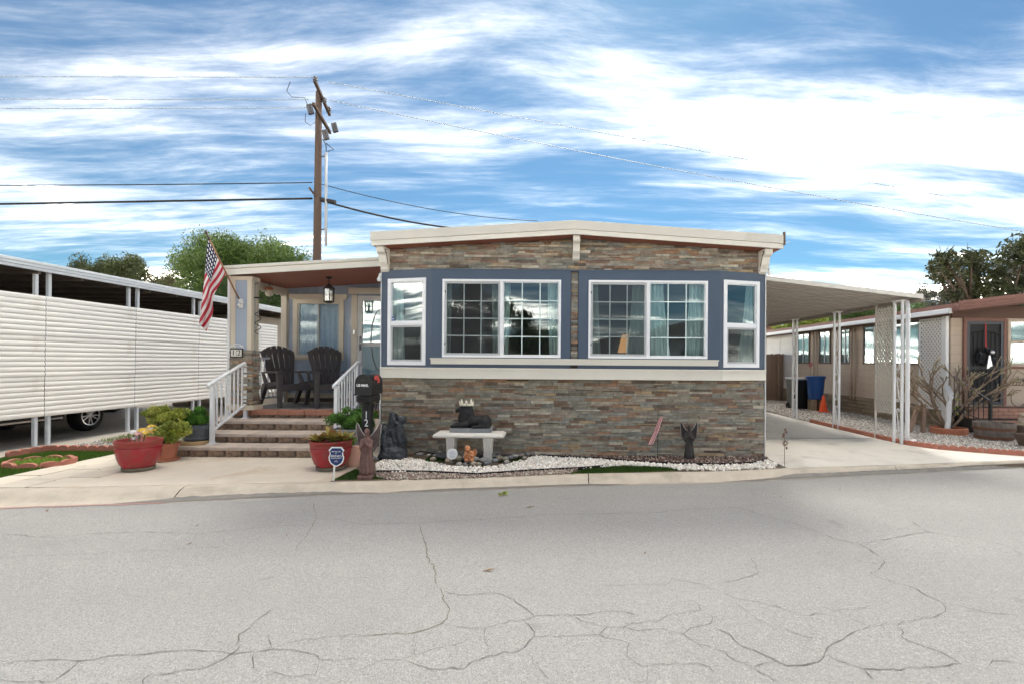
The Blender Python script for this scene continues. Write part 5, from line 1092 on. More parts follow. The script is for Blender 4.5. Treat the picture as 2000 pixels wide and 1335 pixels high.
sp_ = thing('spike_lamp', 'dark green garden spike lamp behind the left bench leg', 'lamp', (-1.63, 7.62, 0)); mb = MB(); mb.lathe([(.012, 0), (.014, .10), (.035, .12), (.040, .28), (.032, .34), (.01, .36)], (-1.63, 7.62, 0), 12); mb.build('housing', mat('dark_green', (.015, .06, .05), .45), sp_, smooth=True)
mb = MB(); mb.tube([(-1.63, 7.62, .03), (-1.75, 7.6, .05), (-1.9, 7.58, .09), (-2.05, 7.62, .10), (-2.15, 7.66, .06)], .010, 6); mb.build('cable', BLACK, sp_, smooth=True)
RS = [(.20, .20, .20), (.26, .25, .23), (.16, .17, .18), (.31, .26, .20), (.22, .21, .17), (.13, .13, .15), (.27, .27, .25), (.18, .15, .15)]
spots = [(852, 893, .05), (838, 892, .04), (866, 895, .06), (875, 903, .055), (893, 900, .085), (912, 899, .085), (928, 901, .065), (935, 893, .06), (945, 903, .075), (959, 895, .085), (967, 903, .05), (975, 898, .06), (987, 899, .05), (996, 897, .05), (1006, 894, .055), (1018, 892, .045), (1030, 890, .04), (897, 909, .04), (908, 909, .035), (925, 908, .045), (935, 909, .035), (951, 908, .05), (820, 890, .05), (1040, 889, .035), (880, 892, .05), (990, 905, .04), (916, 905, .04), (846, 899, .04), (1024, 897, .04), (970, 892, .05), (858, 886, .05)]
SPX = [sorted(spots).index(q) for q in spots]
def ORDN(k): return ORD[k] if k < 20 else ('twenty ' + ORD[k - 20] if k < 29 else ('thirtieth', 'thirty first')[k - 29])
for k, (px, py, r_) in enumerate(spots):
    c = gnd(px, py, .025); rs_ = random.Random(k); mb = MB(); r_ *= 1.15; mb.sphere((0, 0, 0), (r_ * rs_.uniform(.8, 1.1), r_ * rs_.uniform(.6, .85), r_ * rs_.uniform(.42, .6)), 12, 8)
    mb.v = [v * (1 + .10 * mnoise.noise(v * 14 + V(k, 0, 0))) for v in mb.v]
    o = mb.build('river_stone', mat('river_stone_%d' % (k % 8), RS[k % 8], .6, (30, .12)), None, local=True, smooth=True); o.location = c + V(0, 0, r_ * .25 + .018); o.rotation_euler = (0, 0, rs_.uniform(0, 3)); tag(o, 'smooth river stone of the cluster before the bench, %s from the left' % ORDN(sorted(spots).index((px, py, r_ / 1.15)) if False else SPX[k]), 'stone', 'river stones before the bench')
# small faded flag, garden stake
fp = at(1284.5, 893, 7.58); sf = thing('garden_flag', 'faded pink striped garden flag on a thin black rod at the wall', 'flag', (fp.x, fp.y, 0))
mb = MB(); mb.tube([(fp.x, fp.y, 0), (fp.x, fp.y, .70)], .004, 5); mb.tube([(fp.x, fp.y, .68), (fp.x + .07, fp.y - .02, .66)], .004, 5); mb.build('rod', BLACK, sf)
PK = [mat('faded_red', (.50, .13, .15), .8), mat('faded_white', (.74, .62, .60), .8)]
for k in range(9):
    A = [at(1291 + 3.6 - 8 + k, 812 + abs(k - 6) * .6, 7.56), at(1283 - 5 + k * .95, 840, 7.57), at(1271 - 5.5 + k * 1.2, 866 + (4 - abs(k - 4)) * .5, 7.55)]; Bq = [at(1291 + 3.6 - 7 + k, 812 + abs(k - 5) * .6, 7.56), at(1283 - 5 + (k + 1) * .95, 840, 7.57), at(1271 - 5.5 + (k + 1) * 1.2, 866 + (4 - abs(k - 3)) * .5, 7.55)]
    mb = MB(); yo = V(0, math.sin(k * 1.4) * .012, 0); vs = [q + yo for q in A] + [q + V(0, math.sin((k + 1) * 1.4) * .012, 0) for q in Bq]; mb.add(vs, [(0, 3, 4, 1), (1, 4, 5, 2)]); mb.build('stripe', PK[k % 2], sf)
sb = gnd(1532, 912, 0); gs = thing('garden_stake', 'thin metal garden stake with leaf and flower cutouts beside the driveway', 'garden stake', sb)
RUST = mat('rust_metal', (.16, .09, .06), .7, (40, .4)); mb = MB(); mb.tube([sb, sb + V(0, 0, .52)], .004, 5); mb.build('rod', RUST, gs)
for k in range(8): a_ = k / 8 * 6.283; c = sb + V(.006, -.006, .34); mb = MB(); d_ = V(math.cos(a_), 0, math.sin(a_)); mb.prism([c + d_ * .01, c + d_ * .03 + V(-d_.z, 0, d_.x) * .01, c + d_ * .048, c + d_ * .03 - V(-d_.z, 0, d_.x) * .01], (0, -.004, 0)); mb.build('petal', RUST, gs)
for x, z, s_ in ((-.022, .44, 1), (.024, .47, -1), (.02, .25, 1), (-.02, .41, -1), (.0, .505, 1)): mb = MB(); c = sb + V(x, -.005, z); mb.prism([c, c + V(.02 * s_, 0, .018), c + V(.012 * s_, 0, .045), c + V(-.012 * s_, 0, .03)], (0, -.004, 0)); mb.build('leaf_cutout', RUST, gs)

# ------------------------------------------------------------------ pots and plants
REDG = mat('red_glaze', (.31, .016, .024), .26, (2.5, .22), (10, .06), spec=.5, dirt=(4.2, (.17, .06, .045), .50, .7)); RIMG = mat('red_rim', (.27, .035, .030), .4, (6, .2), dirt=(5, (.13, .075, .045), .52, .6)); SAU = mat('grey_saucer', (.16, .135, .10), .7, (8, .2)); SOIL = mat('potting_soil', (.035, .024, .018), .95, (30, .4), (50, .6))
def red_pot(c, r_, h, lab):
    t = thing('flower_pot', lab, 'flower pot', c)
    mb = MB(); mb.lathe([(r_ * .60, .03), (r_ * .66, .05), (r_ * .79, h * .25), (r_ * .88, h * .42), (r_ * .935, h * .60), (r_ * .955, h * .72), (r_ * .95, h * .78)], c, 40); mb.build('body', REDG, t, smooth=True)
    mb = MB(); mb.lathe([(r_ * .93, h * .77), (r_ * .965, h * .785), (r_ * .95, h * .81), (r_ * .975, h * .90), (r_, h * .93), (r_, h * .99), (r_ * .97, h), (r_ * .90, h * .98), (r_ * .88, h * .82)], c, 40); mb.build('rim', RIMG, t, smooth=True)
    mb = MB(); mb.lathe([(r_ * .60, 0), (r_ * .68, .008), (r_ * .70, .045), (r_ * .67, .05), (r_ * .62, .035)], c, 32); mb.build('saucer', SAU, t, smooth=True)
    mb = MB(); mb.lathe([(r_ * .89, h * .82), (r_ * .88, h * .86), (.01, h * .88)], c, 24); mb.build('soil', SOIL, t); return t
c1 = V(-5.46, 6.66, 0); red_pot(c1, .258, .40, 'large glossy red pot with artificial flowers at the path corner')
c2 = V(-3.02, 6.80, 0); red_pot(c2, .268, .39, 'large dull red pot with bromeliads right of the steps')
fw = thing('silk_flowers', 'bunch of white, pink and yellow silk flowers in the bright red pot', 'flowers', c1 + V(0, 0, .36))
def rose(c, r_, m, par):
    mb = MB()
    for k in range(26):
        a_ = k * 2.4; e = .25 + k / 26 * 1.1; d_ = V(math.cos(a_) * math.sin(e), math.sin(a_) * math.sin(e), math.cos(e)); s_ = d_.cross(V(.2, .1, 1)).normalized() * r_ * .40; u_ = d_.cross(s_).normalized() * r_ * .40; q = c + d_ * r_ * (.45 + .5 * k / 26)
        mb.add([q - s_ - u_ * .6, q + s_ - u_ * .6, q + s_ * .8 + u_ + d_ * r_ * .25, q - s_ * .8 + u_ + d_ * r_ * .25], [(0, 1, 2, 3)])
    return mb.build('bloom', m, par, smooth=False)
YE, PKF, WHF = mat('yellow_petal', (.80, .55, .10), .7, (30, .12), trans=.2), mat('pink_petal', (.72, .40, .40), .7, (30, .15), trans=.2), mat('white_petal', (.78, .76, .76), .7, (30, .08), trans=.2)
for px, py, r_, mm in ((263, 846, .055, WHF), (276, 853, .050, PKF), (266, 858, .045, WHF), (280, 843, .060, YE), (288, 848, .055, YE), (296, 835, .045, YE), (287, 854, .035, YE), (271, 850, .045, PKF), (299, 842, .03, YE)): rose(at(px, py - 2, 6.68 + random.uniform(-.06, .06)), r_, mm, fw)
mb = MB(); [mb.tube([c1 + V(x, -.02, .33), c1 + V(x * 1.5, -.03, .47)], .006, 5) for x in (-.08, -.03, .02, .07)]; mb.build('stems', mat('stem_green', (.06, .12, .03), .6), fw)
br = thing('bromeliad', 'yellow green bromeliads with reddish leaf tips in the dull red pot', 'plant', c2 + V(0, 0, .34))
BRM = mat('bromeliad_leaf', (1, 1, 1), .4, attr=True, trans=.15)
def strap(mb, base, d_, ln, w, col, tipc, curl):
    n = 7; s_ = d_.cross(V(0, 0, 1)).normalized() * w; vs = []; up = V(0, 0, 1)
    for i in range(n + 1):
        t = i / n; q = base + d_ * ln * t * (1 - .15 * t) + up * (ln * .75 * t - curl * ln * t * t); ww = math.sin(min(1, (t * .86 + .16)) * math.pi) ** .7; mid = V(0, 0, -.012 * ww); vs += [q - s_ * ww, q + mid, q + s_ * ww]
    for i in range(n): mb.cc = np.array(col) * (1 - i / n) + np.array(tipc) * (i / n); mb.add([vs[3 * i + k] for k in range(6)], [(0, 1, 4, 3), (1, 2, 5, 4)])
for (ox, oy, sc_b, nl) in ((.02, 0, 1.0, 15), (-.16, -.03, .75, 11), (.14, .05, .8, 11), (-.05, .1, .8, 9)):
    for k in range(nl):
        a_ = k * 2.4 + ox * 10; mb = MB(); e = .35 + .65 * (k / nl); strap(mb, c2 + V(ox, oy, .35), V(math.cos(a_) * e, math.sin(a_) * e, 0), random.uniform(.30, .42) * sc_b, .044 * sc_b, (.30, .30, .07) if k % 3 else (.24, .26, .05), random.choice([(.40, .30, .08), (.34, .13, .07), (.45, .38, .10)]), .55 * e)
        mb.build('leaf', BRM, br, smooth=True)
def round_pot(c, prof, m, lab, n=28, rim=None):
    t = thing('flower_pot', lab, 'flower pot', c); mb = MB(); mb.lathe(prof, c, n); mb.build('body', m, t, smooth=False, bevel=.003)
    r_, z = prof[-1]; mb = MB(); mb.lathe([(r_ * .93, z - .03), (.01, z - .02)], c, 20); mb.build('soil', SOIL, t); return t
TERR = mat('terracotta', (.45, .17, .10), .7, (7, .12), dirt=(5, (.30, .20, .14), .60, .4)); GRP = mat('grey_pot', (.085, .10, .115), .5, (6, .12)); SALM = mat('salmon_clay', (.52, .30, .23), .8, (9, .1))
ct = V(-5.60, 7.30, 0); tp = round_pot(ct, [(.12, 0), (.165, .005), (.17, .03), (.125, .03), (.12, .03), (.15, .20), (.168, .205), (.172, .255), (.155, .26)], TERR, 'terracotta pot with saucer behind the bright red pot')
cg = V(-5.55, 7.86, .152); wr = thing('wood_round', 'pale round wooden board under the grey planter on the lowest step', 'board', cg); mb = MB(); mb.lathe([(.215, 0), (.22, .006), (.22, .045), (.215, .05)], cg, 36); mb.build('disc', mat('pale_wood', (.42, .29, .15), .7, (8, .15), stretch=(1, 8, 1)), wr)
round_pot(cg + V(0, 0, .052), [(.15, 0), (.17, .02), (.175, .05), (.165, .055), (.185, .17), (.20, .175), (.208, .235), (.195, .24)], GRP, 'slate grey ribbed pot with green dome shrub beside the stair railing')
cb2 = V(-2.97, 7.42, 0); round_pot(cb2, [(.20, 0), (.23, .10), (.235, .11), (.26, .33), (.275, .34), (.28, .46), (.26, .465)], mat('grey_barrel', (.20, .20, .20), .7, (8, .2)), 'grey barrel pot with leafy jade shrub behind the mailbox')
cs = V(-2.83, 7.02, 0); round_pot(cs, [(.09, 0), (.125, .21), (.135, .215), (.135, .26), (.12, .26)], SALM, 'small salmon clay pot tucked behind the dull red pot')
cp = V(-5.98, 8.62, 0); round_pot(cp, [(.14, 0), (.18, .28), (.19, .30), (.18, .32)], mat('maroon_pot', (.12, .035, .04), .5), 'maroon pot with pinkish succulent behind the stair railing')
def shrub(name, lab, base, clumps, per, size, cols, aspect, stems, m=LEAF, droop=0., cat='shrub', shell=.6):
    t = thing(name, lab, cat, base); mb = MB()
    for c, r_ in clumps: q = Vector(c); mb.tube([Vector(base), Vector(base).lerp(q, .5) + V(random.uniform(-.03, .03), random.uniform(-.03, .03), .02), q], [stems, stems * .7, stems * .35], 6)
    mb.build('stem', BARK, t); foliage('foliage', clumps, per, size, cols, m, t, aspect, droop, shell); return t
def cl(n, c, spread, r0, r1, sq=.8):
    out_ = []
    for k in range(n):
        d_ = V(random.gauss(0, 1), random.gauss(0, 1), random.gauss(0, 1)); d_.normalize(); d_ = d_ * random.uniform(.35, 1); r_ = random.uniform(r0, r1); out_.append((V(c[0] + d_.x * spread[0], c[1] + d_.y * spread[1], c[2] + d_.z * spread[2]), (r_, r_, r_ * sq)))
    return out_
YG = [(.32, .37, .045), (.39, .42, .07), (.24, .30, .05), (.45, .45, .11), (.22, .27, .05)]
shrub('jade_bush', 'yellow green jade bush spilling from the terracotta pot', ct + V(0, 0, .22), cl(30, ct + V(-.14, .22, .60), (.30, .22, .20), .06, .11) + cl(22, ct + V(.08, -.04, .42), (.24, .18, .15), .06, .10), 230, .040, YG, .62, .016)
shrub('dome_shrub', 'dense bright green dome shrub in the slate grey pot', cg + V(0, 0, .26), cl(48, cg + V(.02, 0, .40), (.20, .18, .14), .05, .075), 210, .026, [(.07, .20, .02), (.10, .26, .03), (.05, .15, .015), (.13, .30, .04)], .4, .010)
shrub('pink_succulent', 'pinkish grey succulent rosettes in the maroon pot behind the railing', cp + V(0, 0, .28), cl(16, cp + V(.06, 0, .44), (.20, .16, .10), .05, .08), 60, .055, [(.38, .20, .16), (.30, .17, .14), (.24, .22, .14), (.44, .26, .20)], .35, .012)
shrub('jade_shrub', 'leafy deep green shrub in the grey barrel behind the mailbox', cb2 + V(0, 0, .42), cl(44, cb2 + V(.0, -.02, .60), (.33, .22, .15), .06, .10), 170, .036, [(.07, .17, .025), (.10, .23, .035), (.05, .12, .02), (.13, .27, .05)], .55, .014)
shrub('tall_sedum', 'tall yellowish sedum plant between railing and house corner', V(-2.98, 8.0, .2), cl(20, V(-2.98, 8.02, .95), (.16, .14, .22), .05, .09), 90, .038, [(.24, .27, .08), (.28, .26, .09), (.17, .22, .06)], .5, .012)
shrub('low_fern', 'light green fern in front of the barrel beside the red pot', cs + V(0, -.02, .24), cl(9, cs + V(-.02, -.02, .34), (.10, .08, .05), .04, .06), 110, .045, [(.14, .30, .06), (.18, .34, .08)], .3, .006)
# ------------------------------------------------------------------ left neighbour: carport with corrugated screen
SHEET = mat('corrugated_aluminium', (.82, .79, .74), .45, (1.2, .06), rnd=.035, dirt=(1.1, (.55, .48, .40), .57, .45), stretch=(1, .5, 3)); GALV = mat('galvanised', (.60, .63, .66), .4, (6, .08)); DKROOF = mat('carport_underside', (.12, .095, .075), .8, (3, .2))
FXL = -8.50; cpl = thing('carport', 'neighbouring carport with white corrugated screen and flat metal roof', 'carport', (-10, 9, 0))
ybs = [4.85, 6.65, 8.45, 10.25, 12.05, 13.85, 15.4]; zb_ = [.48, 1.135, 1.79, 2.45]
for y0, y1 in zip(ybs, ybs[1:]):
    for z0, z1 in zip(zb_, zb_[1:]):
        prof = []; nr = 8; p_ = (z1 - z0) / nr
        for i in range(nr * 8 + 1): z = z0 + (z1 - z0) * i / (nr * 8); prof.append((FXL + (.0, .007, .014)[zb_.index(z0)] + .015 * abs(math.sin(math.pi * (z - z0) / p_)) ** .55 + random.uniform(-.0004, .0004), z))
        ny = 7; vs, fs = [], []; k = len(prof); wob = random.uniform(0, 9)
        for j in range(ny + 1):
            y = y0 + .004 + (y1 - y0 - .008) * j / ny; sag = mnoise.noise((y * 1.3, z0, wob)) * .006
            for x, z in prof: vs.append((x + mnoise.noise((y * 2, z * 3, 3)) * .004, y, z + sag + (.004 if z == z1 else 0)))
        for j in range(ny):
            for i in range(k - 1): fs.append((j * k + i, j * k + i + 1, (j + 1) * k + i + 1, (j + 1) * k + i))
        mb = MB(); mb.add(vs, fs); mb.build('sheet', SHEET, cpl, smooth=False)
for y in ybs[:-1]:
    for dy_ in (-.10, .115):
        mb = MB(); mb.box(FXL - .075, FXL - .02, y + dy_ - .028, y + dy_ + .028, 0, 2.86); mb.build('post', GALV, cpl, bevel=.005)
for k, (z0, z1, o_) in enumerate(((2.84, 2.885, .0), (2.887, 2.935, .012), (2.937, 2.985, .022))):
    mb = MB(); mb.box(-8.44, -8.40 + o_, 2, 17.5, z0, z1); mb.build('fascia', GALV, cpl, bevel=.006, segs=2)
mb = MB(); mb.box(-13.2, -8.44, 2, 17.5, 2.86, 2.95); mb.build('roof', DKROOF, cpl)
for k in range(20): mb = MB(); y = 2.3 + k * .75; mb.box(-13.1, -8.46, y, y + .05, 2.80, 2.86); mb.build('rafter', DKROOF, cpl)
nl = thing('mobile_home', 'beige neighbouring mobile home behind the corrugated carport screen', 'house', (-14.5, 8, 0)); BEIGE = mat('beige_siding', (.42, .36, .29), .7, (4, .08))
mb = MB(); mb.box(-18, -12.63, 1.5, 14.5, 0, 2.95); mb.build('core', BACKING, nl)
for k in range(14): mb = MB(); z = .1 + k * .2; mb.prism([V(-12.62, 1.4, z), V(-12.59, 1.4, z), V(-12.605, 1.4, z + .195), V(-12.62, 1.4, z + .195)], (0, 13.1, 0)); mb.build('siding_board', BEIGE, nl)
mb = MB(); mb.box(-18.3, -12.3, 1.2, 14.8, 3.0, 3.15); mb.build('roof', MATS['roof_white'], nl)
wb_ = Basis((-12.58, 0, 0), (0, 1, 0), (1, 0, 0))
for y in (7.5, 10.5): mb = MB(); mb.frame(wb_, y, y + 1.3, 1.3, 2.3, .05, -.02, .02); w_ = mb.build('window', GALV, nl); mb = MB(); mb.bbox(wb_, y + .051, y + 1.249, 1.351, 2.249, -.012, -.008); mb.build('pane', GLASS_DIM, w_)
shd = thing('garden_shed', 'cream lap sided shed at the far end of the left carport', 'shed', (-10.2, 16.2, 0)); CSID = mat('cream_siding', (.60, .53, .44), .7, (4, .06))
mb = MB(); mb.box(-11.8, -9.32, 15.64, 17.2, 0, 2.78); mb.build('core', BEIGE, shd)
for k in range(13): mb = MB(); z = .1 + k * .2; mb.prism([V(-11.8, 15.63, z), V(-11.8, 15.60, z), V(-11.8, 15.62, z + .196), V(-11.8, 15.635, z + .196)], (2.48, 0, 0)); mb.build('siding_board', CSID, shd)
mb = MB(); mb.box(-11.25, -11.18, 15.56, 15.6, 0, 2.75); mb.build('trim', WOOD, shd)
# low wall with terracotta screen blocks and patio seen through the porch
gw = thing('garden_wall', 'low white garden wall with terracotta scroll panels seen through the porch', 'wall', (-10, 18, 0)); mb = MB(); mb.box(-11.5, -7.5, 18, 18.2, 0, 1.35); mb.build('wall', WHITE, gw)
SCR = mat('terracotta_panel', (.45, .20, .12), .8, (14, .3), (30, .6))
for k in range(9):
    x = -11.4 + k * .44; mb = MB(); mb.box(x, x + .42, 18.05, 18.15, 1.352, 1.75); pn = mb.build('screen_block', SCR, gw, bevel=.01)
    for cx_ in (.13, .29): q = [V(x + cx_ + math.cos(a_) * (.02 + .05 * a_ / 9), 18.045, 1.55 + math.sin(a_) * (.02 + .09 * a_ / 9)) for a_ in np.linspace(0, 9, 22)]; mb = MB(); mb.tube(q, .012, 5); mb.build('scroll', CSID, pn)
# dark car under the carport
CARP = mat('black_car_paint', (.010, .010, .012), .2, spec=.6); CHR = mat('chrome', (.75, .75, .76), .15, metal=1); TYRE = mat('tyre_rubber', (.012, .012, .012), .8); RIMM = mat('alloy_rim', (.48, .48, .50), .3, metal=.8)
car = thing('parked_car', 'black car with chrome sill trim parked behind the corrugated screen', 'car', (-10.25, 8.6, 0)); xa, xb = -11.15, -9.30
prof = [(6.2, .35), (6.15, .75), (6.35, .98), (7.2, 1.08), (7.9, 1.52), (8.3, 1.62), (10.2, 1.60), (10.9, 1.12), (11.05, 1.0), (11.05, .40), (10.72, .30), (10.62, .55), (10.35, .70), (10.05, .72), (9.75, .60), (9.62, .28), (7.75, .28), (7.62, .60), (7.35, .72), (7.05, .70), (6.78, .55), (6.68, .30)]
mb = MB(); mb.prism([V(xa, y, z) for y, z in prof], (xb - xa, 0, 0)); mb.build('body', CARP, car, bevel=.04, segs=3)
for gp in ([(7.35, 1.10), (7.95, 1.46), (8.35, 1.55), (9.0, 1.55), (9.0, 1.06)], [(9.06, 1.06), (9.06, 1.55), (10.05, 1.53), (10.5, 1.12)]): mb = MB(); mb.prism([V(xb + .002, y, z) for y, z in gp], (.004, 0, 0)); mb.build('side_window', GLASS_DIM, car)
mb = MB(); mb.bar((xb + .012, 7.80, .33), (xb + .012, 9.58, .33), .02, .03); mb.build('sill_trim', CHR, car)
mb = MB(); mb.box(xa + .1, xb - .1, 11.03, 11.09, .35, .62); mb.build('rear_bumper', CARP, car, bevel=.02)
for y in (7.20, 10.18):
    for x, s_ in ((xb - .11, 1), (xa + .11, -1)):
        mb = MB(); c = V(x, y, .315); n = 32; ring = [(.20, -.11), (.27, -.115), (.305, -.08), (.315, 0), (.305, .08), (.27, .115), (.20, .11)]; vs, fs = [], []
        for r_, o_ in ring:
            for k in range(n): a_ = k / n * 6.283; vs.append(c + V(o_, math.cos(a_) * r_, math.sin(a_) * r_))
        for i in range(len(ring) - 1):
            for k in range(n): fs.append((i * n + k, i * n + (k + 1) % n, (i + 1) * n + (k + 1) % n, (i + 1) * n + k))
        mb.add(vs, fs); wh = mb.build('wheel', TYRE, car, smooth=True)
        mb = MB(); q = [c + V(s_ * .10, math.cos(a_) * .195, math.sin(a_) * .195) for a_ in np.linspace(0, 6.283, 33)]; mb.tube(q, .014, 6, False); mb.tube([c + V(s_ * .03, 0, 0), c + V(s_ * .105, 0, 0)], .035, 12)
        for k in range(10): a_ = k / 10 * 6.283 + (.09 if k % 2 else -.09); mb.bar(c + V(s_ * .095, math.cos(a_) * .03, math.sin(a_) * .03), c + V(s_ * .10, math.cos(a_) * .19, math.sin(a_) * .19), .018, .014, (1, 0, 0))
        mb.build('rim', RIMM, wh); mb = MB(); mb.prism([c + V(s_ * .02, math.cos(a_) * .2, math.sin(a_) * .2) for a_ in np.linspace(0, 6.283, 25)[:-1]], (s_ * .02, 0, 0)); mb.build('hub_disc', BLACK, wh)
# ------------------------------------------------------------------ right carport
cpr = thing('carport', 'flat grey carport roof over the driveway on ornate white posts', 'carport', (4.8, 12, 0)); PAN = mat('carport_pan', (.50, .46, .42), .6, (1.5, .08), stretch=(1, 3, 1)); PANE_ = mat('pan_edge', (.66, .63, .58), .5)
za, zb2, xa_, xb_ = 2.99, 2.625, X1 + .003, 6.42
def pan(name, y0, y1, dz0, dz1, m, xs=(xa_, xb_)):
    f = lambda x: za + (zb2 - za) * (x - xa_) / (xb_ - xa_); mb = MB(); mb.prism([V(xs[0], y0, f(xs[0]) + dz0), V(xs[1], y0, f(xs[1]) + dz0), V(xs[1], y0, f(xs[1]) + dz1), V(xs[0], y0, f(xs[0]) + dz1)], (0, y1 - y0, 0)); return mb.build(name, m, cpr)
y = 9.06; pan('front_edge', 9.035, 9.058, -.03, .05, PANE_)
while y < 20: pan('roof_pan', y, y + .296, 0, .02, PAN); pan('pan_lip', y + .29, y + .302, -.018, -.001, PAN); y += .302
mb = MB(); mb.box(6.38, 6.46, 9.04, 20, zb2 - .075, zb2 - .003); mb.build('eave_beam', mat('stained_metal', (.27, .24, .21), .7, (9, .3)), cpr)
_scroll = None
def scroll_pts(y, z, h, s_=1):
    q = []
    for k in range(14): a_ = 4.6 - k / 13 * 4.4; r_ = .012 + .030 * k / 13; q.append(V(0, s_ * (math.cos(a_) * r_ - .012), h * .36 + math.sin(a_) * r_))
    for k in range(8): t = k / 7; q.append(V(0, s_ * (.03 - .06 * t), h * .36 - .02 - (h * .72 - .04) * t))
    for k in range(14): a_ = 3.3 + k / 13 * 4.4; r_ = .042 - .030 * k / 13; q.append(V(0, s_ * (math.cos(a_) * r_ + .012), -h * .36 + math.sin(a_) * r_))
    return [p + V(6.2, y, z) for p in q]
for yp in (9.36, 11.44, 13.46, 15.5, 17.6):
    for dy_ in (-.105, .105): mb = MB(); mb.box(6.178, 6.222, yp + dy_ - .020, yp + dy_ + .020, .004, 2.575); po = mb.build('post', METAL_W, cpr, bevel=.003)
    for z in (.42, .98, 1.55) if yp < 10 else (.30, .85, 1.4, 1.95): mb = MB(); mb.tube(scroll_pts(yp, z, .50), .0085, 6); mb.build('scroll', METAL_W, cpr, smooth=True)
    mb = MB(); mb.box(6.15, 6.26, yp - .13, yp + .13, 2.576, 2.60); mb.build('post_bracket', METAL_W, cpr)
mb = MB(); mb.tube([V(6.27, 9.23, 2.58), V(6.27, 9.21, 2.4), V(6.27, 9.21, .16), V(6.29, 9.22, .08), V(6.36, 9.26, .05), V(6.5, 9.34, .05)], .036, 12); mb.build('downspout', METAL_W, cpr, smooth=True)
# lattice screen
ltc = thing('lattice_screen', 'white diagonal lattice screen standing between the carport posts', 'lattice', (6.2, 9.75, 0)); LAT = mat('weathered_white', (.56, .54, .50), .7, (8, .15), dirt=(6, (.30, .28, .25), .58, .5))
ly0, ly1, lz0, lz1 = 9.49, 10.02, .52, 2.52
for y in (ly0, ly1): mb = MB(); mb.box(6.185, 6.215, y - .015, y + .015, .004 if y > 9.8 else lz0, 2.57); mb.build('upright', LAT, ltc)
for s_, dx_ in ((1, -.004), (-1, .004)):
    z = lz0 - (ly1 - ly0)
    while z < lz1:
        pts = []
        for t in np.linspace(0, 1, 41):
            zz_ = z + (ly1 - ly0) * 1.25 * t
            if lz0 <= zz_ <= lz1: pts.append((ly0 + (ly1 - ly0) * t if s_ > 0 else ly1 - (ly1 - ly0) * t, zz_))
        if len(pts) > 3: mb = MB(); mb.bar((6.2 + dx_, pts[0][0], pts[0][1]), (6.2 + dx_, pts[-1][0], pts[-1][1]), .008, .036, (0, 1, .1)); mb.build('slat', LAT, ltc)
        z += .104
# ------------------------------------------------------------------ right neighbour
TAN = mat('tan_siding', (.54, .44, .345), .7, (5, .07), (40, .06), dirt=(2, (.36, .27, .19), .6, .4)); BRF = mat('brown_fascia', (.22, .10, .075), .55, (4, .12)); SKB = mat('skirt_block', (.30, .24, .17), .9, (9, .2), (35, .8, .015), rnd=.15, dirt=(5, (.12, .10, .075), .52, .6)); DKF = mat('dark_window_frame', (.16, .12, .10), .5)
HX, HY = 8.6, 11.25; rh = thing('mobile_home', 'tan neighbouring mobile home with brown roof edge and stone skirt', 'house', (11, 16, 0))
mb = MB(); mb.box(HX + .03, 16, HY + .03, 25, 0, 2.66); mb.build('core', BACKING, rh)
hb = Basis((HX, 0, 0), (0, 1, 0), (-1, 0, 0)); hf = Basis((0, HY, 0), (1, 0, 0), (0, -1, 0))
for k in range(11):
    z = .48 + k * .2; mb = MB(); mb.prism([V(HX + .03, HY, z), V(HX - .004, HY, z), V(HX + .014, HY, z + .197), V(HX + .03, HY, z + .197)], (0, 7.45, 0)); mb.build('siding_board', TAN, rh)
    mb = MB(); mb.prism([V(HX, HY + .03, z), V(HX, HY - .004, z), V(HX, HY + .014, z + .197), V(HX, HY + .03, z + .197)], (5.4, 0, 0)); mb.build('siding_board', TAN, rh)
PWH = mat('white_panel', (.72, .72, .70), .5, (5, .05))
for y0, y1 in ((18.74, 19.9), (19.93, 21.2), (21.23, 23)):
    for z0, z1 in ((.0, .85), (.86, 1.72), (1.73, 2.6)): mb = MB(); mb.bbox(hb, y0, y1, z0, z1, -.03, .01); mb.build('wall_panel', PWH, rh, bevel=.004)
mb = MB(); mb.bbox(hb, 18.66, 18.74, 0, 2.6, -.03, .02); mb.build('corner_trim', TAN, rh)
z = 0
for r_ in range(5):
    y = HY - .1 + (.2 if r_ % 2 else 0); h_ = .1
    while y < 19.5: ln = random.uniform(.32, .46); mb = MB(); mb.bbox(hb, y + .004, y + ln - .004, z + .003, z + h_ - .003, -.03, .05 + random.uniform(-.008, .01)); mb.build('skirt_block', SKB, rh, bevel=.014, segs=2); y += ln
    z += h_
for (y0, y1, mids) in ((17.55, 18.45, 1), (16.2, 16.9, 1), (15.1, 15.62, 1), (13.42, 14.45, 1), (12.15, 13.36, 2)):
    mb = MB(); mb.frame(hb, y0, y1, 1.43, 2.50, .045, -.0, .04); w_ = mb.build('window', DKF, rh)
    mid = (y0 + y1) / 2; mb = MB(); mb.bbox(hb, mid - .02, mid + .02, 1.475, 2.455, .012, .032); mb.build('mullion', GALV, w_)
    for a0, a1 in ((y0 + .046, mid - .021), (mid + .021, y1 - .046)): mb = MB(); mb.bbox(hb, a0, a1, 1.476, 2.454, .016, .020); mb.build('pane', GLASS_DIM, w_)
    mb = MB(); mb.bbox(hb, y0 + .046, mid - .1, 1.476, 2.454, .0025, .006); mb.build('blind', mat('pale_blind', (.55, .58, .56), .8), w_)
    mb = MB(); mb.bbox(hb, mid - .1, y1 - .046, 1.476, 2.454, .0025, .006); mb.build('blind', mat('grey_blind', (.20, .21, .22), .8), w_)
for y in (17.02, 17.20, 15.0, 14.84): mb = MB(); mb.tube([V(HX - .05, y, .45), V(HX - .05, y, 2.55)], .028, 8); mb.build('vent_pipe', TAN, rh, smooth=True)
EX = 8.08
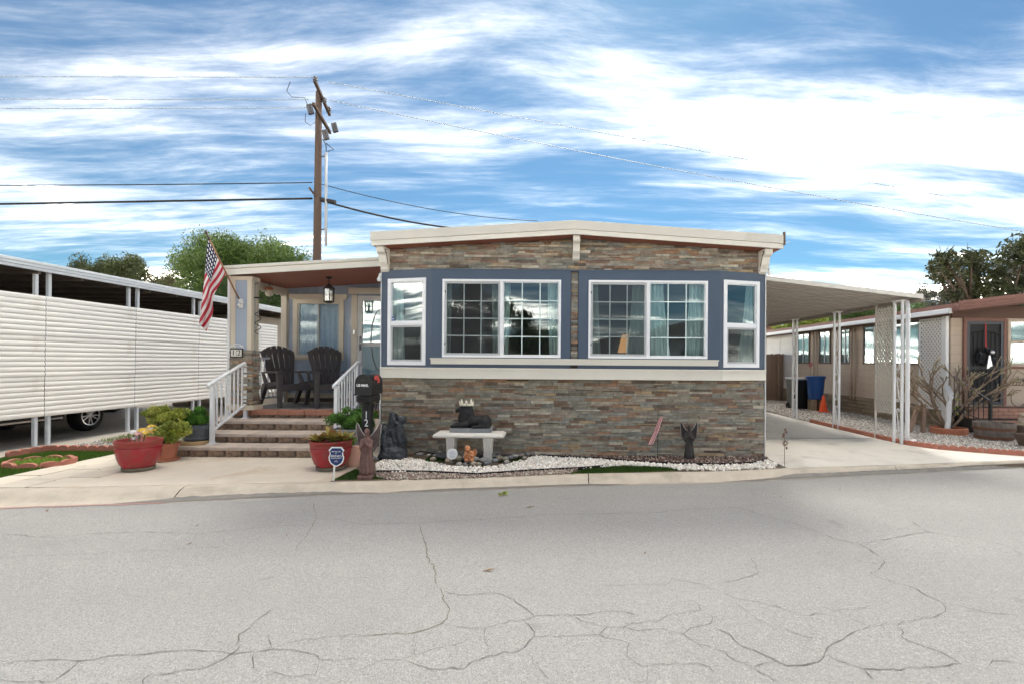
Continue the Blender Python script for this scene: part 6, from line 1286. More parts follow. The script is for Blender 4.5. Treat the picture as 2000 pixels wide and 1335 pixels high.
mb = MB(); mb.box(EX, EX + .09, 10.62, 25, 2.50, 2.605); mb.build('gutter', METAL_W, rh, bevel=.012, segs=2)
mb = MB(); mb.box(EX + .05, EX + .12, 10.32, 25, 2.607, 2.70); mb.build('roof_edge', BRF, rh)
rz_ = lambda x: 2.70 + (x - EX) * .125
mb = MB(); mb.prism([V(EX + .06, 10.36, rz_(EX) - .0), V(12.5, 10.36, rz_(12.5)), V(12.5, 10.36, rz_(12.5) - .165), V(EX + .06, 10.36, rz_(EX) - .165)], (0, 14.6, 0)); mb.build('roof', BRF, rh)
for k, (a0, a1, yo) in enumerate(((.02, -.05, .0), (-.052, -.11, .015), (-.112, -.165, .03))): mb = MB(); mb.prism([V(EX - .02, 10.30 + yo, rz_(EX) + a0), V(12.5, 10.30 + yo, rz_(12.5) + a0), V(12.5, 10.30 + yo, rz_(12.5) + a1), V(EX - .02, 10.30 + yo, rz_(EX) + a1)], (0, .05, 0)); mb.build('fascia', BRF, rh, bevel=.004)
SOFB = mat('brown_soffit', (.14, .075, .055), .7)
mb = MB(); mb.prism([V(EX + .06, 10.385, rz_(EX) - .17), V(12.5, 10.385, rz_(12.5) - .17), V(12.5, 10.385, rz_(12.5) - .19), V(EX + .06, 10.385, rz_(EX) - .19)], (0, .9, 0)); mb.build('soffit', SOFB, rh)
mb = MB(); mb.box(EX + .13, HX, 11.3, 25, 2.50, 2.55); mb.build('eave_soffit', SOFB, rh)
mb = MB(); mb.bbox(hf, HX, 14, 2.46, 2.72, -.02, .03); mb.build('porch_beam', SOFB, rh)
mb = MB(); mb.bbox(hf, 8.86, 8.93, .56, 2.46, 0, .04); mb.bbox(hf, 9.74, 9.80, .56, 2.46, 0, .04); mb.bbox(hf, 8.93, 9.74, 2.39, 2.46, 0, .04); mb.build('door_trim', BRF, rh)
IRON = mat('black_iron', (.014, .015, .018), .45); mb = MB(); mb.frame(hf, 8.935, 9.735, .57, 2.385, .06, .0, .035); sdr = mb.build('security_door', mat('dark_steel', (.045, .052, .065), .4), rh)
mb = MB(); mb.bbox(hf, 8.996, 9.674, .631, 2.324, .0, .012); mb.build('mesh_panel', mat('dark_mesh', (.016, .016, .018), .6), sdr)
for k in range(1, 7): x = 8.995 + k * .097; mb = MB(); mb.tube([V(x, HY - .026, .64), V(x, HY - .026, 2.18 - .9 * (x - 9.335) ** 2)], .008, 6); mb.build('bar', IRON, sdr)
mb = MB(); mb.tube([V(x, HY - .028, 2.18 - .9 * (x - 9.335) ** 2) for x in np.linspace(9.0, 9.67, 15)], .009, 6); mb.bbox(hf, 8.996, 9.674, 1.35, 1.42, .013, .035); mb.build('arch_bar', IRON, sdr)
mb = MB(); mb.frame(hf, 9.83, 11.2, 1.42, 2.44, .06, 0, .04); mb.bbox(hf, 9.89, 11.14, 1.93, 1.98, 0, .035); w_ = mb.build('window', TAN, rh)
for z0, z1 in ((1.481, 1.929), (1.981, 2.379)): mb = MB(); mb.bbox(hf, 9.891, 11.139, z0, z1, .017, .021); mb.build('pane', GLASS_DIM, w_)
mb = MB(); mb.bbox(hf, 9.89, 11.14, 1.48, 2.38, .0145, .016); mb.build('dark_blind', mat('dark_blind', (.03, .03, .03), .9), w_)
mb = MB(); mb.bbox(hf, 9.80, 11.3, 1.36, 1.41, 0, .05); mb.build('window_sill', BRF, rh)
# brick porch
BRK = mat('pink_brick', (.40, .22, .165), .85, (14, .15), (60, .4), rnd=.13); bpch = thing('brick_porch', 'pink brick porch platform below the dark security door', 'porch', (10, 10.7, 0))
mb = MB(); mb.box(8.72, 13, 10.89, HY - .01, 0, .545); mb.box(8.72, 13, 10.62, 10.89, 0, .30); mb.build('core', BACKING, bpch)
for (yf, zt, zlo) in ((10.865, .55, .31), (10.595, .305, 0)):
    r_ = 0; z = zlo
    while z < zt - .03:
        h_ = min(.075, zt - z); x = 8.70 - (.1 if r_ % 2 else 0)
        while x < 10.9: mb = MB(); mb.box(max(8.70, x) + .004, x + .21 - .004, yf, yf + .10, z + .003, z + h_ - .003); mb.build('brick', BRK, bpch, bevel=.005); x += .21
        z += h_; r_ += 1
for i in range(10):
    for j in range(1): mb = MB(); mb.box(8.71 + i * .21, 8.71 + i * .21 + .203, 10.97 + j * .18, 10.97 + j * .18 + .173, .546, .556); mb.build('brick', BRK, bpch)
# wreath
wc_ = V(9.32, HY - .075, 1.62); wrt = thing('door_wreath', 'dark wreath with silver bow and red ribbon on the security door', 'wreath', wc_); fol = []
for k in range(14): a_ = k / 14 * 6.283; fol.append((wc_ + V(math.cos(a_) * .16, 0, math.sin(a_) * .15), (.055, .03, .055)))
foliage('ring', fol, 60, .055, [(.03, .035, .04), (.05, .055, .06), (.02, .025, .025)], mat('tinsel_leaf', (1, 1, 1), .35, attr=True, spec=.6), wrt)
SILV = mat('silver_ribbon', (.62, .63, .66), .3, metal=.6); mb = MB(); mb.sphere(wc_ + V(.11, -.03, .10), (.05, .03, .045), 10, 7); mb.build('bauble', SILV, wrt)
for x, l_ in ((.0, .26), (.06, .22)): mb = MB(); mb.hexa([wc_ + V(x + .045 - .01, -.05, .03), wc_ + V(x + .045 + .01, -.05, .03), wc_ + V(x + .045 + .01, -.045, .03), wc_ + V(x + .045 - .01, -.045, .03)][:0] or [wc_ + V(x - .03, -.06, -l_), wc_ + V(x + .03, -.06, -l_ + .02), wc_ + V(x + .03, -.045, -l_ + .02), wc_ + V(x - .03, -.045, -l_), wc_ + V(.02, -.05, .03), wc_ + V(.05, -.05, .03), wc_ + V(.05, -.035, .03), wc_ + V(.02, -.035, .03)]); mb.build('bow_tail', SILV, wrt)
mb = MB(); mb.bar(wc_ + V(.0, 0, .12), wc_ + V(.0, .02, .72), .03, .004, (0, 1, 0)); mb.build('ribbon', mat('red_ribbon', (.35, .03, .03), .6), wrt)
# trellis on the side wall
trl = thing('wall_trellis', 'white fine mesh trellis panel at the corner of the tan home', 'trellis', (8.45, 11.6, .45)); mb = MB(); ty0, ty1, tz0, tz1 = 11.28, 12.0, .46, 2.46
for s_, dx_ in ((1, 0), (-1, .006)):
    z = tz0 - .8
    while z < tz1:
        a0 = max(z, tz0); a1 = min(z + (ty1 - ty0), tz1)
        if a1 - a0 > .03:
            f = lambda zz: (ty0 + (zz - z)) if s_ > 0 else (ty1 - (zz - z)); mb.bar((8.46 + dx_, f(a0), a0), (8.46 + dx_, f(a1), a1), .005, .028, (0, 1, .1))
        z += .105
tag(mb.build('lattice_web', WHITE, trl), kind='stuff'); mb = MB(); mb.box(8.43, 8.50, 11.17, 11.28, .0, 2.49); mb.build('post', WHITE, trl)
mb = MB(); mb.frame(Basis((8.452, 0, 0), (0, 1, 0), (-1, 0, 0)), ty0, ty1 + .02, tz0 - .02, tz1 + .02, .03, -.015, .008); mb.build('frame', WHITE, trl)
# bare plumeria in a terracotta ring
pb = V(8.12, 10.66, 0); ring = thing('tree_ring', 'round terracotta edging ring around the bare tree', 'planter ring', pb); mb = MB(); mb.lathe([(.33, 0), (.33, .13), (.318, .145), (.295, .14), (.285, .02)], pb, 36); mb.build('ring', TERR, ring); mb = MB(); mb.lathe([(.29, .02), (.285, .07), (.01, .09)], pb, 24); mb.build('soil', SOIL, ring)
plm = thing('plumeria_tree', 'bare grey plumeria with forked stubby branches before the tan home', 'tree', pb + V(0, 0, .08)); PBK = mat('plumeria_bark', (.24, .175, .125), .75, (18, .2), (40, .4)); PTP = mat('plumeria_tip', (.27, .22, .14), .6, (12, .2))
rp_ = random.Random(5); tips = []; mb = MB(); mbt = MB()
def grow(p, d, ln, r_, lev):
    q1 = p + d * ln * .5 + V(rp_.uniform(-.02, .02), rp_.uniform(-.02, .02), .015); q2 = p + d * ln + V(0, 0, .04 * ln / .3)
    (mb if lev < 4 else mbt).tube([p, q1, q2], [r_, r_ * .92, r_ * .86], 7)
    if lev >= 4: mbt.sphere(q2, r_ * .9, 6, 4); return
    for k in range(2 if rp_.random() < .78 else 3):
        a_ = rp_.uniform(0, 6.283); s_ = V(math.cos(a_), math.sin(a_) * .8, rp_.uniform(-.35, .5)); nd = (d + s_ * rp_.uniform(.45, .75)); nd.z = max(nd.z, .06); nd.normalize(); grow(q2, nd, ln * rp_.uniform(.62, .90), r_ * .80, lev + 1 + (rp_.random() < .1))
for a_, e, l_ in ((2.9, .55, .42), (3.3, .95, .46), (2.2, .9, .42), (.2, .62, .52), (-.3, .8, .48), (.7, 1.0, .46), (1.5, 1.2, .42), (-1.6, .9, .34)):
    grow(pb + V(rp_.uniform(-.05, .05), rp_.uniform(-.05, .05), .07), V(math.cos(a_) * math.cos(e), math.sin(a_) * math.cos(e) * .6, math.sin(e)), l_, .026, 0)
mb.build('branches', PBK, plm, smooth=True); tag(mbt.build('branch_tips', PTP, plm, smooth=True), kind='stuff')
foliage('young_leaves', [(pb + V(.03, -.2, .55), (.06, .05, .12)), (pb + V(.02, -.2, .8), (.05, .05, .1))], 5, .12, [(.40, .42, .06), (.30, .36, .08)], LEAF, plm, .3)
mb = MB(); mb.tube([V(8.43, 11.1, .95), V(8.25, 10.75, .78), V(8.08, 10.6, .62), V(8.05, 10.58, .3), V(8.0, 10.55, .04)], .05, 12); tag(mb.build('flex_downspout', METAL_W), 'bent white downspout running down behind the bare tree', 'downspout')
# wooden stakes
for (p0, p1, lab) in (((7.62, 10.7, 0), (7.62, 10.7, .62), 'upright grey wooden post left of the bare tree'), ((7.36, 10.75, 0), (7.62, 10.85, .58), 'leaning wooden brace post left of the bare tree')): mb = MB(); mb.bar(p0, p1, .075, .075, (0, 1, 0)); tag(mb.build('wooden_post', WOOD, bevel=.006), lab, 'post')
# half barrel, trough, small pot, rail, wall basket
BR = V(8.40, 9.88, 0)
hbv = thing('barrel_planter', 'weathered half barrel planter with rusty hoop in the gravel', 'planter', BR); BWD = mat('barrel_stave', (.20, .17, .15), .85, (9, .25), (30, .4), stretch=(8, 8, 1), rnd=.15, dirt=(6, (.36, .34, .32), .58, .5))
for k in range(26):
    a0, a1 = k / 26 * 6.283 + .008, (k + 1) / 26 * 6.283 - .008; mb = MB(); P = lambda r_, a_, z: BR + V(r_ * math.cos(a_), r_ * math.sin(a_), z); mb.hexa([P(.28, a0, .0), P(.28, a1, 0), P(.25, a1, 0), P(.25, a0, 0), P(.335, a0, .34 + random.uniform(-.006, .006)), P(.335, a1, .34), P(.305, a1, .34), P(.305, a0, .34)]); mb.build('stave', BWD, hbv)
for z, r_ in ((.06, .293), (.23, .320)): mb = MB(); mb.lathe([(r_, z - .028), (r_ + .006, z - .028), (r_ + .018, z + .028), (r_ + .010, z + .028)], BR, 32); mb.build('hoop', mat('rusty_hoop', (.17, .085, .055), .7, (16, .3)), hbv)
mb = MB(); mb.lathe([(.305, .28), (.01, .30)], BR, 20); mb.build('soil', SOIL, hbv)
tg = thing('trough_planter', 'low brown trough planter on the gravel at the right edge', 'planter', (8.62, 9.02, 0)); mb = MB()
TRM = mat('brown_trough', (.12, .085, .065), .7, (8, .2)); vs = [(8.22, 8.90, 0), (9.3, 8.90, 0), (9.3, 9.14, 0), (8.22, 9.14, 0), (8.16, 8.86, .20), (9.36, 8.86, .20), (9.36, 9.18, .20), (8.16, 9.18, .20)]; mb.hexa([V(*q) for q in vs]); mb.build('box', TRM, tg, bevel=.006)
mb = MB(); mb.box(8.14, 9.38, 8.84, 8.875, .20, .235); mb.box(8.14, 9.38, 9.165, 9.2, .20, .235); mb.box(8.14, 8.175, 8.876, 9.164, .20, .235); mb.build('lip', TRM, tg, bevel=.006)
mb = MB(); [mb.sphere((8.35 + random.uniform(0, .8), 9.02 + random.uniform(-.08, .08), .22), (.04, .03, .03), 7, 5) for k in range(18)]; tag(mb.build('filling_stones', SALM, tg), kind='stuff')
dc = V(9.02, 9.98, 0); dog = thing('animal_figurine', 'small tan sitting animal figurine beside the half barrel', 'figurine', dc + V(0, 0, .0)); blob('body', [('s', (0, 0, .36), (.06, .06, .10)), ('s', (0, -.02, .47), (.045, .055, .045)), ('c', (0, -.06, .465), (0, -.09, .455), .022, .018), ('s', (-.03, 0, .515), (.012, .010, .022)), ('s', (.03, 0, .515), (.012, .010, .022)), ('c', (-.025, -.05, .38), (-.025, -.055, .29), .016, .016), ('c', (.025, -.05, .38), (.025, -.055, .29), .016, .016), ('s', (0, .0, .29), (.075, .075, .035))], mat('tan_stone', (.42, .34, .26), .8, (14, .15)), dog, .008, 2)
mb = MB(); mb.lathe([(.10, 0), (.13, .25), (.14, .26)], dc, 16); mb.build('pedestal_pot', TRM, dog)
ir = thing('iron_railing', 'black iron stair railing before the brick porch', 'railing', (8.45, 10.44, 0)); r0, r1 = V(8.05, 10.44, 1.22), V(8.80, 10.44, .72)
mb = MB(); mb.bar(r0, r1, .03, .018); mb.build('handrail', mat('worn_iron', (.16, .15, .17), .5), ir); mb = MB(); mb.bar((8.1, 10.44, .52), (8.55, 10.44, .36), .02, .015); mb.build('bottom_rail', IRON, ir)
for k in range(8): x = 8.06 + k * .1; mb = MB(); mb.tube([V(x, 10.44, .34), V(x, 10.44, 1.21 - (x - 8.05) * .667)], .008, 6); mb.build('baluster', IRON, ir)
mb = MB(); mb.box(8.79, 8.83, 10.42, 10.46, .34, .80); mb.sphere((8.83, 10.44, .74), (.045, .02, .05)); mb.box(8.79, 8.83, 10.42, 10.46, .0, .34); mb.build('newel', IRON, ir)
wbk = thing('wall_basket', 'wire wall basket with dry foliage below the neighbour window', 'basket', (10.05, HY - .15, 1.05)); mb = MB(); mb.tube([V(9.83 + .5 * k / 12, HY - .16 - .06 * math.sin(k / 12 * 3.14), 1.13) for k in range(13)], .010, 5)
for k in range(7): x = 9.86 + k * .07; mb.tube([V(x, HY - .18, 1.13), V(x + .01, HY - .12, 1.02), V(x, HY - .03, 1.0)], .006, 4)
mb.tube([V(9.86, HY - .1, 1.13), V(10.05, HY - .02, 1.34), V(10.28, HY - .1, 1.13)], .006, 4); mb.tube([V(10.05 + math.cos(a_) * .16 , HY - .05, .72 + math.sin(a_) * .18) for a_ in np.linspace(1.2, 5.8, 18)], .008, 5); mb.build('wire_frame', RUST, wbk); foliage('dry_leaves', [(V(9.95, HY - .12, 1.12), (.12, .06, .05)), (V(10.16, HY - .12, 1.12), (.12, .06, .05))], 90, .04, [(.13, .09, .08), (.20, .16, .15), (.30, .27, .27)], LEAF, wbk)
# bins, cone, fence
bl = V(7.82, 15.6, 0); bb_ = thing('recycling_bin', 'blue plastic bin raised on concrete blocks beside the tan wall', 'bin', bl); BLU = mat('blue_plastic', (.015, .075, .27), .4, (5, .08))
mb = MB(); mb.lathe([(.20, .36), (.21, .38), (.255, 1.0), (.275, 1.0), (.28, 1.06), (.255, 1.065), (.24, 1.0)], bl, 24); mb.build('body', BLU, bb_); mb = MB(); [mb.tube([bl + V(s_ * .27, -.05, 1.03), bl + V(s_ * .32, 0, 1.0), bl + V(s_ * .27, .05, 1.03)], .014, 6) for s_ in (-1, 1)]; mb.build('handle', BLU, bb_)
for x in (-.17, .06): mb = MB(); mb.box(bl.x + x, bl.x + x + .15, 15.45, 15.75, 0, .355); o = tag(mb.build('concrete_block', SKB, bevel=.008), ('left' if x < 0 else 'right') + ' concrete block supporting the blue bin', 'block')
bk = V(7.58, 16.2, 0); bkb = thing('rubbish_bin', 'black wheeled bin with grey lid behind the blue bin', 'bin', bk); mb = MB(); mb.hexa([bk + V(-.24, -.26, .03), bk + V(.24, -.26, .03), bk + V(.22, .24, .03), bk + V(-.22, .24, .03), bk + V(-.28, -.32, .93), bk + V(.28, -.32, .93), bk + V(.28, .30, .93), bk + V(-.28, .30, .93)]); mb.build('body', BLACK, bkb, bevel=.02, segs=2)
mb = MB(); mb.box(bk.x - .30, bk.x + .30, bk.y - .34, bk.y + .32, .93, .99); mb.build('lid', mat('grey_lid', (.30, .31, .33), .4), bkb, bevel=.02, segs=2); mb = MB(); [mb.tube([bk + V(s_ * .2, .22, .1), bk + V(s_ * .26, .22, .1)], .1, 14) for s_ in (-1, 1)]; mb.build('wheels', TYRE, bkb)
pwp = V(8.05, 16.4, 0); pwt = thing('pinwheel', 'small red pinwheel rising above the blue bin', 'pinwheel', pwp); mb = MB(); mb.tube([pwp, pwp + V(0, 0, 1.42)], .006, 5); mb.build('stick', WOOD, pwt); PWM = mat('pink_red', (.55, .08, .10), .5)
for k in range(6): a_ = k / 6 * 6.283; d_ = V(math.cos(a_), 0, math.sin(a_)); s_ = V(-d_.z, 0, d_.x); c = pwp + V(0, -.01, 1.40); mb = MB(); mb.prism([c, c + d_ * .05 + s_ * .035, c + d_ * .10], (0, .004, 0)); mb.build('blade', PWM, pwt)
cn = V(7.83, 15.15, 0); co_ = thing('traffic_cone', 'orange traffic cone standing on the gravel before the blue bin', 'cone', cn); ORG = mat('orange_plastic', (.75, .09, .025), .5, (5, .08)); mb = MB(); mb.lathe([(.125, .03), (.115, .05), (.03, .50), (.022, .505)], cn, 24); mb.build('cone', ORG, co_, smooth=True); mb = MB(); mb.box(cn.x - .16, cn.x + .16, cn.y - .16, cn.y + .16, 0, .03); mb.build('base', ORG, co_, bevel=.01)
wf = thing('wooden_fence', 'weathered brown dog eared wooden fence closing the side yard', 'fence', (7.6, 19.6, 0)); x = 6.1
while x < 8.5:
    w = random.uniform(.135, .15); h_ = 1.80 + random.uniform(-.015, .015); y = 19.6 + random.uniform(0, .012); mb = MB(); mb.prism([V(x, y, .02), V(x + w - .006, y, .02), V(x + w - .006, y, h_ - .04), V(x + w - .04, y, h_), V(x + .035, y, h_), V(x, y, h_ - .04)], (0, .018, 0)); mb.build('plank', WOOD, wf); x += w
mb = MB(); mb.box(8.33, 8.43, 19.5, 19.59, 0, 1.78); mb.build('post', WOOD, wf); mb = MB(); mb.box(8.32, 8.44, 19.49, 19.60, 1.78, 1.80); mb.build('post_cap', BLACK, wf)
for z in (.4, 1.45): mb = MB(); mb.box(6.1, 8.5, 19.62, 19.66, z, z + .08); mb.build('rail', WOOD, wf)

# ------------------------------------------------------------------ utility pole and wires
UY = 22.0; ub = at(618, 700, UY); ux = ub.x; top = at(616.5, 180, UY).z; POLE = mat('pole_wood', (.105, .070, .054), .85, (6, .25), (20, .5), stretch=(8, 8, .6)); up = thing('utility_pole', 'tall dark wooden utility pole with two crossarms behind the porch', 'utility pole', (ux, UY, 0))
mb = MB(); mb.tube([(ux - .02, UY, 0), (ux, UY, top * .5), (ux + .02, UY, top)], [.19, .165, .125], 14); mb.build('mast', POLE, up, smooth=True)
def bar_px(n, a_, b_, w, h_, y0, y1, m): mb = MB(); mb.bar(at(*a_, y0), at(*b_, y1), w, h_); return mb.build(n, m, up, bevel=.01)
bar_px('crossarm', (614, 157), (644, 225), .11, .13, UY - 1.1, UY + 1.1, POLE); bar_px('crossarm', (612, 203), (645, 260), .11, .13, UY - 1.15, UY + 1.1, POLE); bar_px('arm_brace', (604, 367), (616, 383), .10, .09, UY - .2, UY - .15, POLE)
INS = mat('grey_insulator', (.10, .10, .11), .4); CAB = mat('black_cable', (.02, .02, .022), .6); WIRE = mat('pale_wire', (.42, .48, .54), .5)
for a_, yy, r_ in (((616, 155), UY - 1.1, .10), ((634, 196), UY, .09), ((643, 214), UY + .8, .09)): mb = MB(); c = at(*a_, yy); mb.lathe([(.03, -.12), (r_, -.05), (r_ * .8, 0), (r_, .05), (.03, .12)], c, 12); mb.build('insulator', INS, up)
for a_, yy in (((604, 214), UY - .4), ((634, 264), UY - .2), ((652, 250), UY + .9)): mb = MB(); c = at(*a_, yy); mb.tube([c + V(-.05, 0, .18), c + V(.05, 0, -.2)], .085, 10); mb.tube([c + V(.05, 0, .22), c + V(.16, 0, -.18)], .06, 10); mb.build('cutout', INS, up)
mb = MB(); mb.tube([at(637, 298, UY - .05), at(636.5, 480, UY - .05)], .055, 10); mb.build('conduit', mat('grey_conduit', (.45, .46, .48), .4), up, smooth=True)
mb = MB(); mb.bar(at(618, 306, UY), at(637, 306, UY - .05), .04, .05); mb.bar(at(618, 449, UY), at(637, 448, UY - .05), .04, .05); mb.build('standoff', INS, up)
mb = MB(); mb.tube([at(630, 272, UY), at(637, 284, UY), at(637, 300, UY)], .02, 6); mb.tube([at(637, 280, UY), at(652, 293, UY), at(640, 296, UY)], .02, 6); mb.tube([at(567, 160, UY - 1), at(560, 178, UY - 1), at(570, 190, UY - 1), at(595, 191, UY - .6), at(601, 206, UY - .4)], .014, 5); mb.tube([at(597, 222, UY), at(596, 238, UY), at(606, 246, UY), at(616, 239, UY)], .014, 5); mb.build('jumper', CAB, up, smooth=True)
def wire(a_, b_, ya, yb_, r_, m, lab, sag=.5, n=14):
    A, B = at(*a_, ya), at(*b_, yb_); mb = MB(); mb.tube([A.lerp(B, k / n) + V(0, 0, -sag * 4 * (k / n) * (1 - k / n)) for k in range(n + 1)], r_, 5); tag(mb.build('power_line', m, smooth=True), lab, 'cable')
wire((610, 388), (-300, 404), UY, UY, .045, CAB, 'thick black cable running left from the pole', .0); wire((610, 357), (-300, 362), UY, UY, .022, CAB, 'thin black wire above the thick cable running left', .05)
wire((628, 392), (960, 452), UY, UY + 4, .045, CAB, 'thick black cable sloping right from the pole to the roof', .25); wire((628, 360), (1050, 432), UY, UY + 4, .018, CAB, 'thin dark wire sloping right above the thick cable', .3)
mb = MB(); mb.tube([at(626, 390, UY), at(655, 396, UY)], .10, 10); mb.build('splice_case', CAB, up)
wire((612, 151), (-300, 148), UY, UY, .017, WIRE, 'pale wire at the top of the pole running left', .02); wire((604, 195), (-300, 193), UY, UY, .017, WIRE, 'pale wire running left below the pole top', .0); wire((604, 211), (-300, 213), UY, UY, .017, WIRE, 'lowest pale wire running left from the crossarm', .0)
wire((640, 160), (2300, 468), UY, UY + 3, .017, WIRE, 'pale wire falling right from the pole top across the sky', .0); wire((644, 196), (2300, 500), UY, UY + 3, .017, WIRE, 'second pale wire falling right across the sky', .3)
wire((1790, 580), (1990, 612), 12, 16, .012, CAB, 'short dark cable from the carport corner to the right house', .05)

# ------------------------------------------------------------------ trees
def px_clumps(poly, n, Y, dY, r0, r1, sq=.8, droop=0):
    P = scatter(poly, n); out_ = []
    for x, y in P: r_ = random.uniform(r0, r1); c = at(x, y, Y + random.uniform(-dY, dY)); out_.append((c, (r_, r_, r_ * sq)))
    return out_
def tree(name, lab, base, clumps, per, size, cols, trunk_r, aspect=.4, droop=0., shell=.55, group=None, nb=16):
    t = thing(name, lab, 'tree', base, 0, group); base = Vector(base); cz = np.mean([c.z for c, r_ in clumps]); cxm = np.mean([c.x for c, r_ in clumps]); cym = np.mean([c.y for c, r_ in clumps]); fork = V(base.x * .6 + cxm * .4, base.y * .6 + cym * .4, base.z + (cz - base.z) * .55)
    mb = MB(); mb.tube([base, base.lerp(fork, .5) + V(.08, 0, 0), fork], [trunk_r * 1.25, trunk_r, trunk_r * .75], 9); mb.build('trunk', BARK, t, smooth=True); mb = MB()
    for c, r_ in random.Random(3).sample(clumps, min(nb, len(clumps))): m1 = fork.lerp(c, .5) + V(random.uniform(-.3, .3), 0, random.uniform(0, .3)); mb.tube([fork, m1, c], [trunk_r * .5, trunk_r * .3, trunk_r * .1], 6)
    mb.build('limbs', BARK, t, smooth=True); foliage('crown', clumps, per, size, cols, LEAF, t, aspect, droop, shell); return t
PEP = [(.10, .17, .035), (.13, .21, .05), (.075, .125, .03), (.16, .23, .06)]
tree('pepper_tree', 'large rounded green pepper tree rising behind the porch roof', (at(470, 700, 30).x, 30, 0), px_clumps([(345, 560), (350, 515), (372, 480), (410, 468), (455, 472), (500, 476), (540, 484), (575, 500), (590, 510), (585, 560), (560, 640), (400, 640), (360, 600)], 150, 30, 1.8, .6, 1.1, 1.0), 520, .20, PEP, .28, .30, .35, .5, nb=22)
tree('pepper_tree', 'dark green tree filling the porch opening behind the left chair', (at(535, 700, 26).x, 26, 0), px_clumps([(440, 560), (500, 545), (575, 560), (580, 650), (520, 690), (450, 660)], 42, 26, 1.5, .5, .85, 1.1), 520, .18, [(.05, .10, .025), (.075, .13, .03), (.035, .07, .02)], .22, .30, .35)
tree('eucalyptus_tree', 'small sparse dark tree above the left carport roof near the picture edge', (at(165, 700, 40).x, 40, 0), px_clumps([(138, 520), (152, 506), (168, 512), (190, 530), (205, 545), (200, 575), (150, 560)], 26, 40, 1., .45, .8, 1.0), 240, .24, [(.065, .085, .03), (.09, .11, .04)], .2, .3, .4)
tree('eucalyptus_tree', 'sparse drooping tree in the middle above the left carport roof', (at(230, 700, 40).x, 40, 0), px_clumps([(190, 540), (200, 512), (212, 508), (225, 525), (240, 510), (262, 507), (288, 530), (292, 560), (280, 590), (200, 570)], 58, 40, 1., .45, .85, 1.1), 280, .24, [(.065, .085, .03), (.09, .11, .04), (.11, .13, .045)], .25, .3, .5)
tree('olive_shrub', 'low olive and rusty shrub between the carport trees and the flag', (at(330, 700, 36).x, 36, 0), px_clumps([(290, 550), (310, 545), (335, 535), (352, 545), (360, 600), (300, 600)], 30, 36, 1., .5, .9), 300, .22, [(.12, .14, .05), (.18, .14, .08), (.09, .12, .04)], .15, .35)
DARKG = [(.050, .062, .024), (.072, .085, .032), (.034, .042, .018), (.095, .105, .042)]
tree('loquat_tree', 'dark sparse loquat tree above the brown roof on the right', (at(1925, 700, 17).x, 17, 0), px_clumps([(1808, 518), (1830, 505), (1855, 495), (1890, 498), (1920, 500), (1930, 540), (1925, 580), (1870, 590), (1850, 550), (1820, 535)], 60, 17, 1.2, .22, .48, .8), 62, .21, DARKG, .13, .34, .1, .4, nb=30)
tree('loquat_tree', 'taller dark loquat tree at the right picture edge', (at(1985, 700, 17.5).x, 17.5, 0), px_clumps([(1935, 520), (1955, 500), (1975, 480), (1995, 462), (2040, 470), (2060, 560), (2030, 600), (1940, 600), (1930, 560)], 76, 17.5, 1.2, .24, .50, .8), 66, .21, DARKG, .15, .34, .1, .4, nb=30)
tree('pine_tree', 'hazy grey green far tree behind the right carport corner', (at(1830, 700, 45).x, 45, 0), px_clumps([(1795, 570), (1803, 560), (1812, 566), (1830, 565), (1850, 568), (1868, 580), (1860, 605), (1790, 610)], 40, 45, 1.5, .4, .9), 200, .22, [(.14, .15, .12), (.17, .175, .13), (.11, .12, .09)], .3, .3)
tree('bougainvillea_bush', 'bright yellow green bush behind the tan home roof near the carport', (at(1560, 700, 27).x, 27, 0), px_clumps([(1520, 650), (1525, 632), (1545, 622), (1580, 618), (1600, 625), (1605, 650)], 26, 27, .8, .3, .6), 260, .2, [(.20, .29, .05), (.15, .24, .04), (.30, .34, .06)], .12, .4)
tree('hillside_tree', 'broad green tree behind the tan home roof under the carport', (at(1670, 700, 34).x, 34, 0), px_clumps([(1600, 640), (1610, 615), (1650, 602), (1700, 596), (1760, 590), (1790, 595), (1800, 630), (1700, 650)], 50, 34, 1.2, .5, .9), 320, .24, [(.10, .17, .045), (.13, .20, .06), (.08, .13, .04)], .2, .4)
tree('olive_tree', 'olive brown tree showing between the hedge and the carport roof', (at(1590, 700, 40).x, 40, 0), px_clumps([(1560, 640), (1565, 615), (1600, 605), (1625, 612), (1630, 640)], 22, 40, 1., .5, .9), 260, .24, [(.10, .09, .05), (.08, .09, .04)], .2, .4)
hb_ = thing('far_building', 'small salmon walled far building behind the carport', 'building', (at(1508, 640, 30).x, 31, 0)); q = at(1508, 640, 30); mb = MB(); mb.box(q.x - 1.2, q.x + .55, 30, 33, 0, q.z); mb.build('wall', SALM, hb_); mb = MB(); mb.box(q.x - 1.4, q.x + .7, 29.8, 33.2, q.z + .002, q.z + .12); mb.build('roof', TERR, hb_)
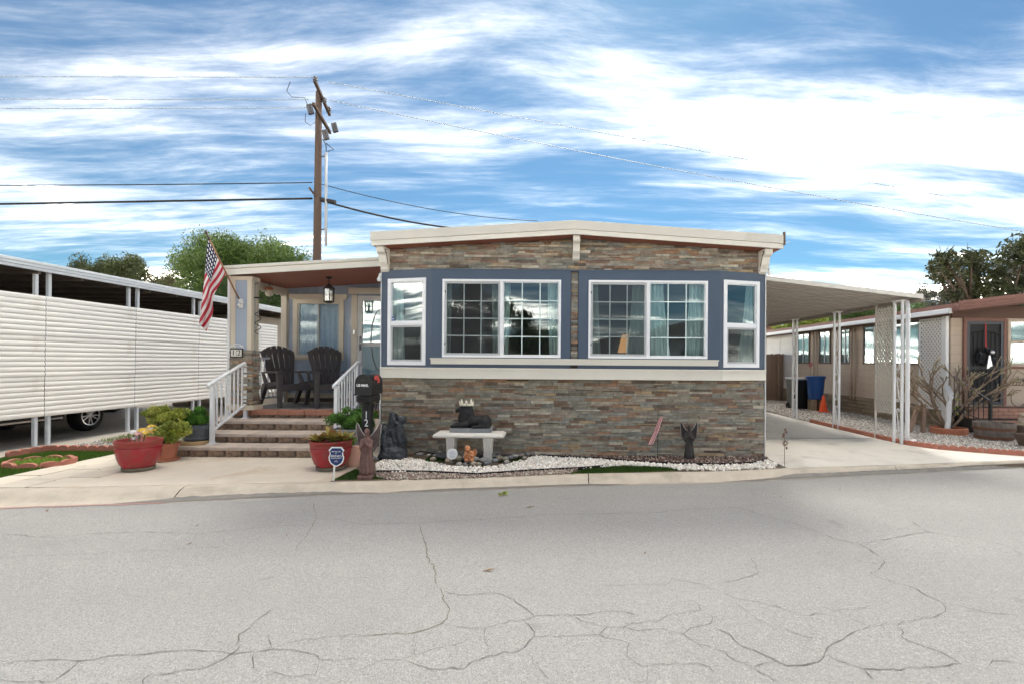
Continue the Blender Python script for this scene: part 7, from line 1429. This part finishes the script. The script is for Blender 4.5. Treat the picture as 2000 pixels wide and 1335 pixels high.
# ------------------------------------------------------------------ across the street, seen in the window panes, with an added wall
oh = thing('mobile_home', 'grey mobile home across the street behind the viewer', 'house', (8, -16, 0)); mb = MB(); mb.box(3, 14, -24, -15, -.1, 2.7); mb.build('wall', mat('grey_siding', (.34, .35, .36), .7, (3, .08)), oh)
mb = MB(); mb.prism([V(2.4, -14.5, 2.702), V(14.6, -14.5, 2.702), V(8.5, -14.5, 4.0)], (0, -10, 0)); mb.build('roof', mat('grey_shingle', (.17, .165, .16), .85, (6, .2)), oh)
for x in (4.2, 7.2, 10.4): mb = MB(); mb.box(x, x + 1.4, -15, -14.97, 1.2, 2.2); mb.build('window', mat('dark_glass', (.03, .035, .04), .1), oh)
tree('street_tree', 'dark round tree across the street behind the viewer', (-1.4, -14, -.1), [(V(-1.4 + random.gauss(0, .9), -14 + random.gauss(0, .8), 2.6 + random.gauss(0, .75)), (.6, .6, .5)) for k in range(34)], 260, .2, DARKG, .15, .35)
tree('street_tree', 'tall dark tree across the street left of the round one behind the viewer', (-5.2, -14, -.1), [(V(-5.2 + random.gauss(0, 1.0), -14 + random.gauss(0, .9), 3.9 + random.gauss(0, 1.2)), (.75, .75, .6)) for k in range(46)], 300, .24, DARKG, .2, .35)
sky_block_wall = thing('garden_wall', 'added long wall behind the viewer keeping low bright sky out of the panes', 'wall', (0, -18, -.1))  # unseen wall added to block bright horizon sky from the pane reflections
for k in range(20): mb = MB(); mb.box(-30 + k * 3, -30 + k * 3 + 2.98, -18.1, -17.9, -.1, 2.7); mb.build('wall_panel', BEIGE, sky_block_wall)
pm = thing('palm_tree', 'fan palm across the street behind the viewer', 'tree', (-7.2, -11, -.1)); mb = MB(); mb.tube([V(-7.2, -11, -.1), V(-7.1, -11, 2.4), V(-7.2, -11, 4.6)], [.2, .16, .14], 10); mb.build('trunk', BARK, pm)
PALMM = mat('palm_frond', (.09, .11, .045), .6)
for k in range(26):
    a_ = k * 2.4; e = .2 + 1.5 * (k % 9) / 9; d_ = V(math.cos(a_) * math.sin(e), math.sin(a_) * math.sin(e), math.cos(e)); c = V(-7.2, -11, 4.7); mb = MB()
    for j in range(14): t = .25 + .75 * j / 13; q = c + d_ * 1.8 * t + V(0, 0, -.8 * t * t); s_ = d_.cross(V(0, 0, 1)).normalized(); [mb.bar(q, q + s_ * sg_ * .45 * (1.2 - t) + d_ * .3 + V(0, 0, -.15), .05, .006) for sg_ in (-1, 1)]
    mb.tube([c, c + d_ * .9 + V(0, 0, -.2), c + d_ * 1.8 + V(0, 0, -.8)], .02, 5); mb.build('frond', PALMM, pm)
sl_ = thing('street_lamp', 'curved street lamp across the street behind the viewer', 'street lamp', (-2.6, -9, -.1)); mb = MB(); mb.tube([V(-3.6, -9, -.1), V(-3.6, -9, 5.0), V(-3.3, -9, 5.5), V(-2.2, -9, 5.9)], .06, 10); mb.build('mast', GALV, sl_, smooth=True); mb = MB(); mb.sphere((-1.95, -9, 5.9), (.36, .16, .09), 12, 7); mb.build('lamp_head', GALV, sl_, smooth=True)
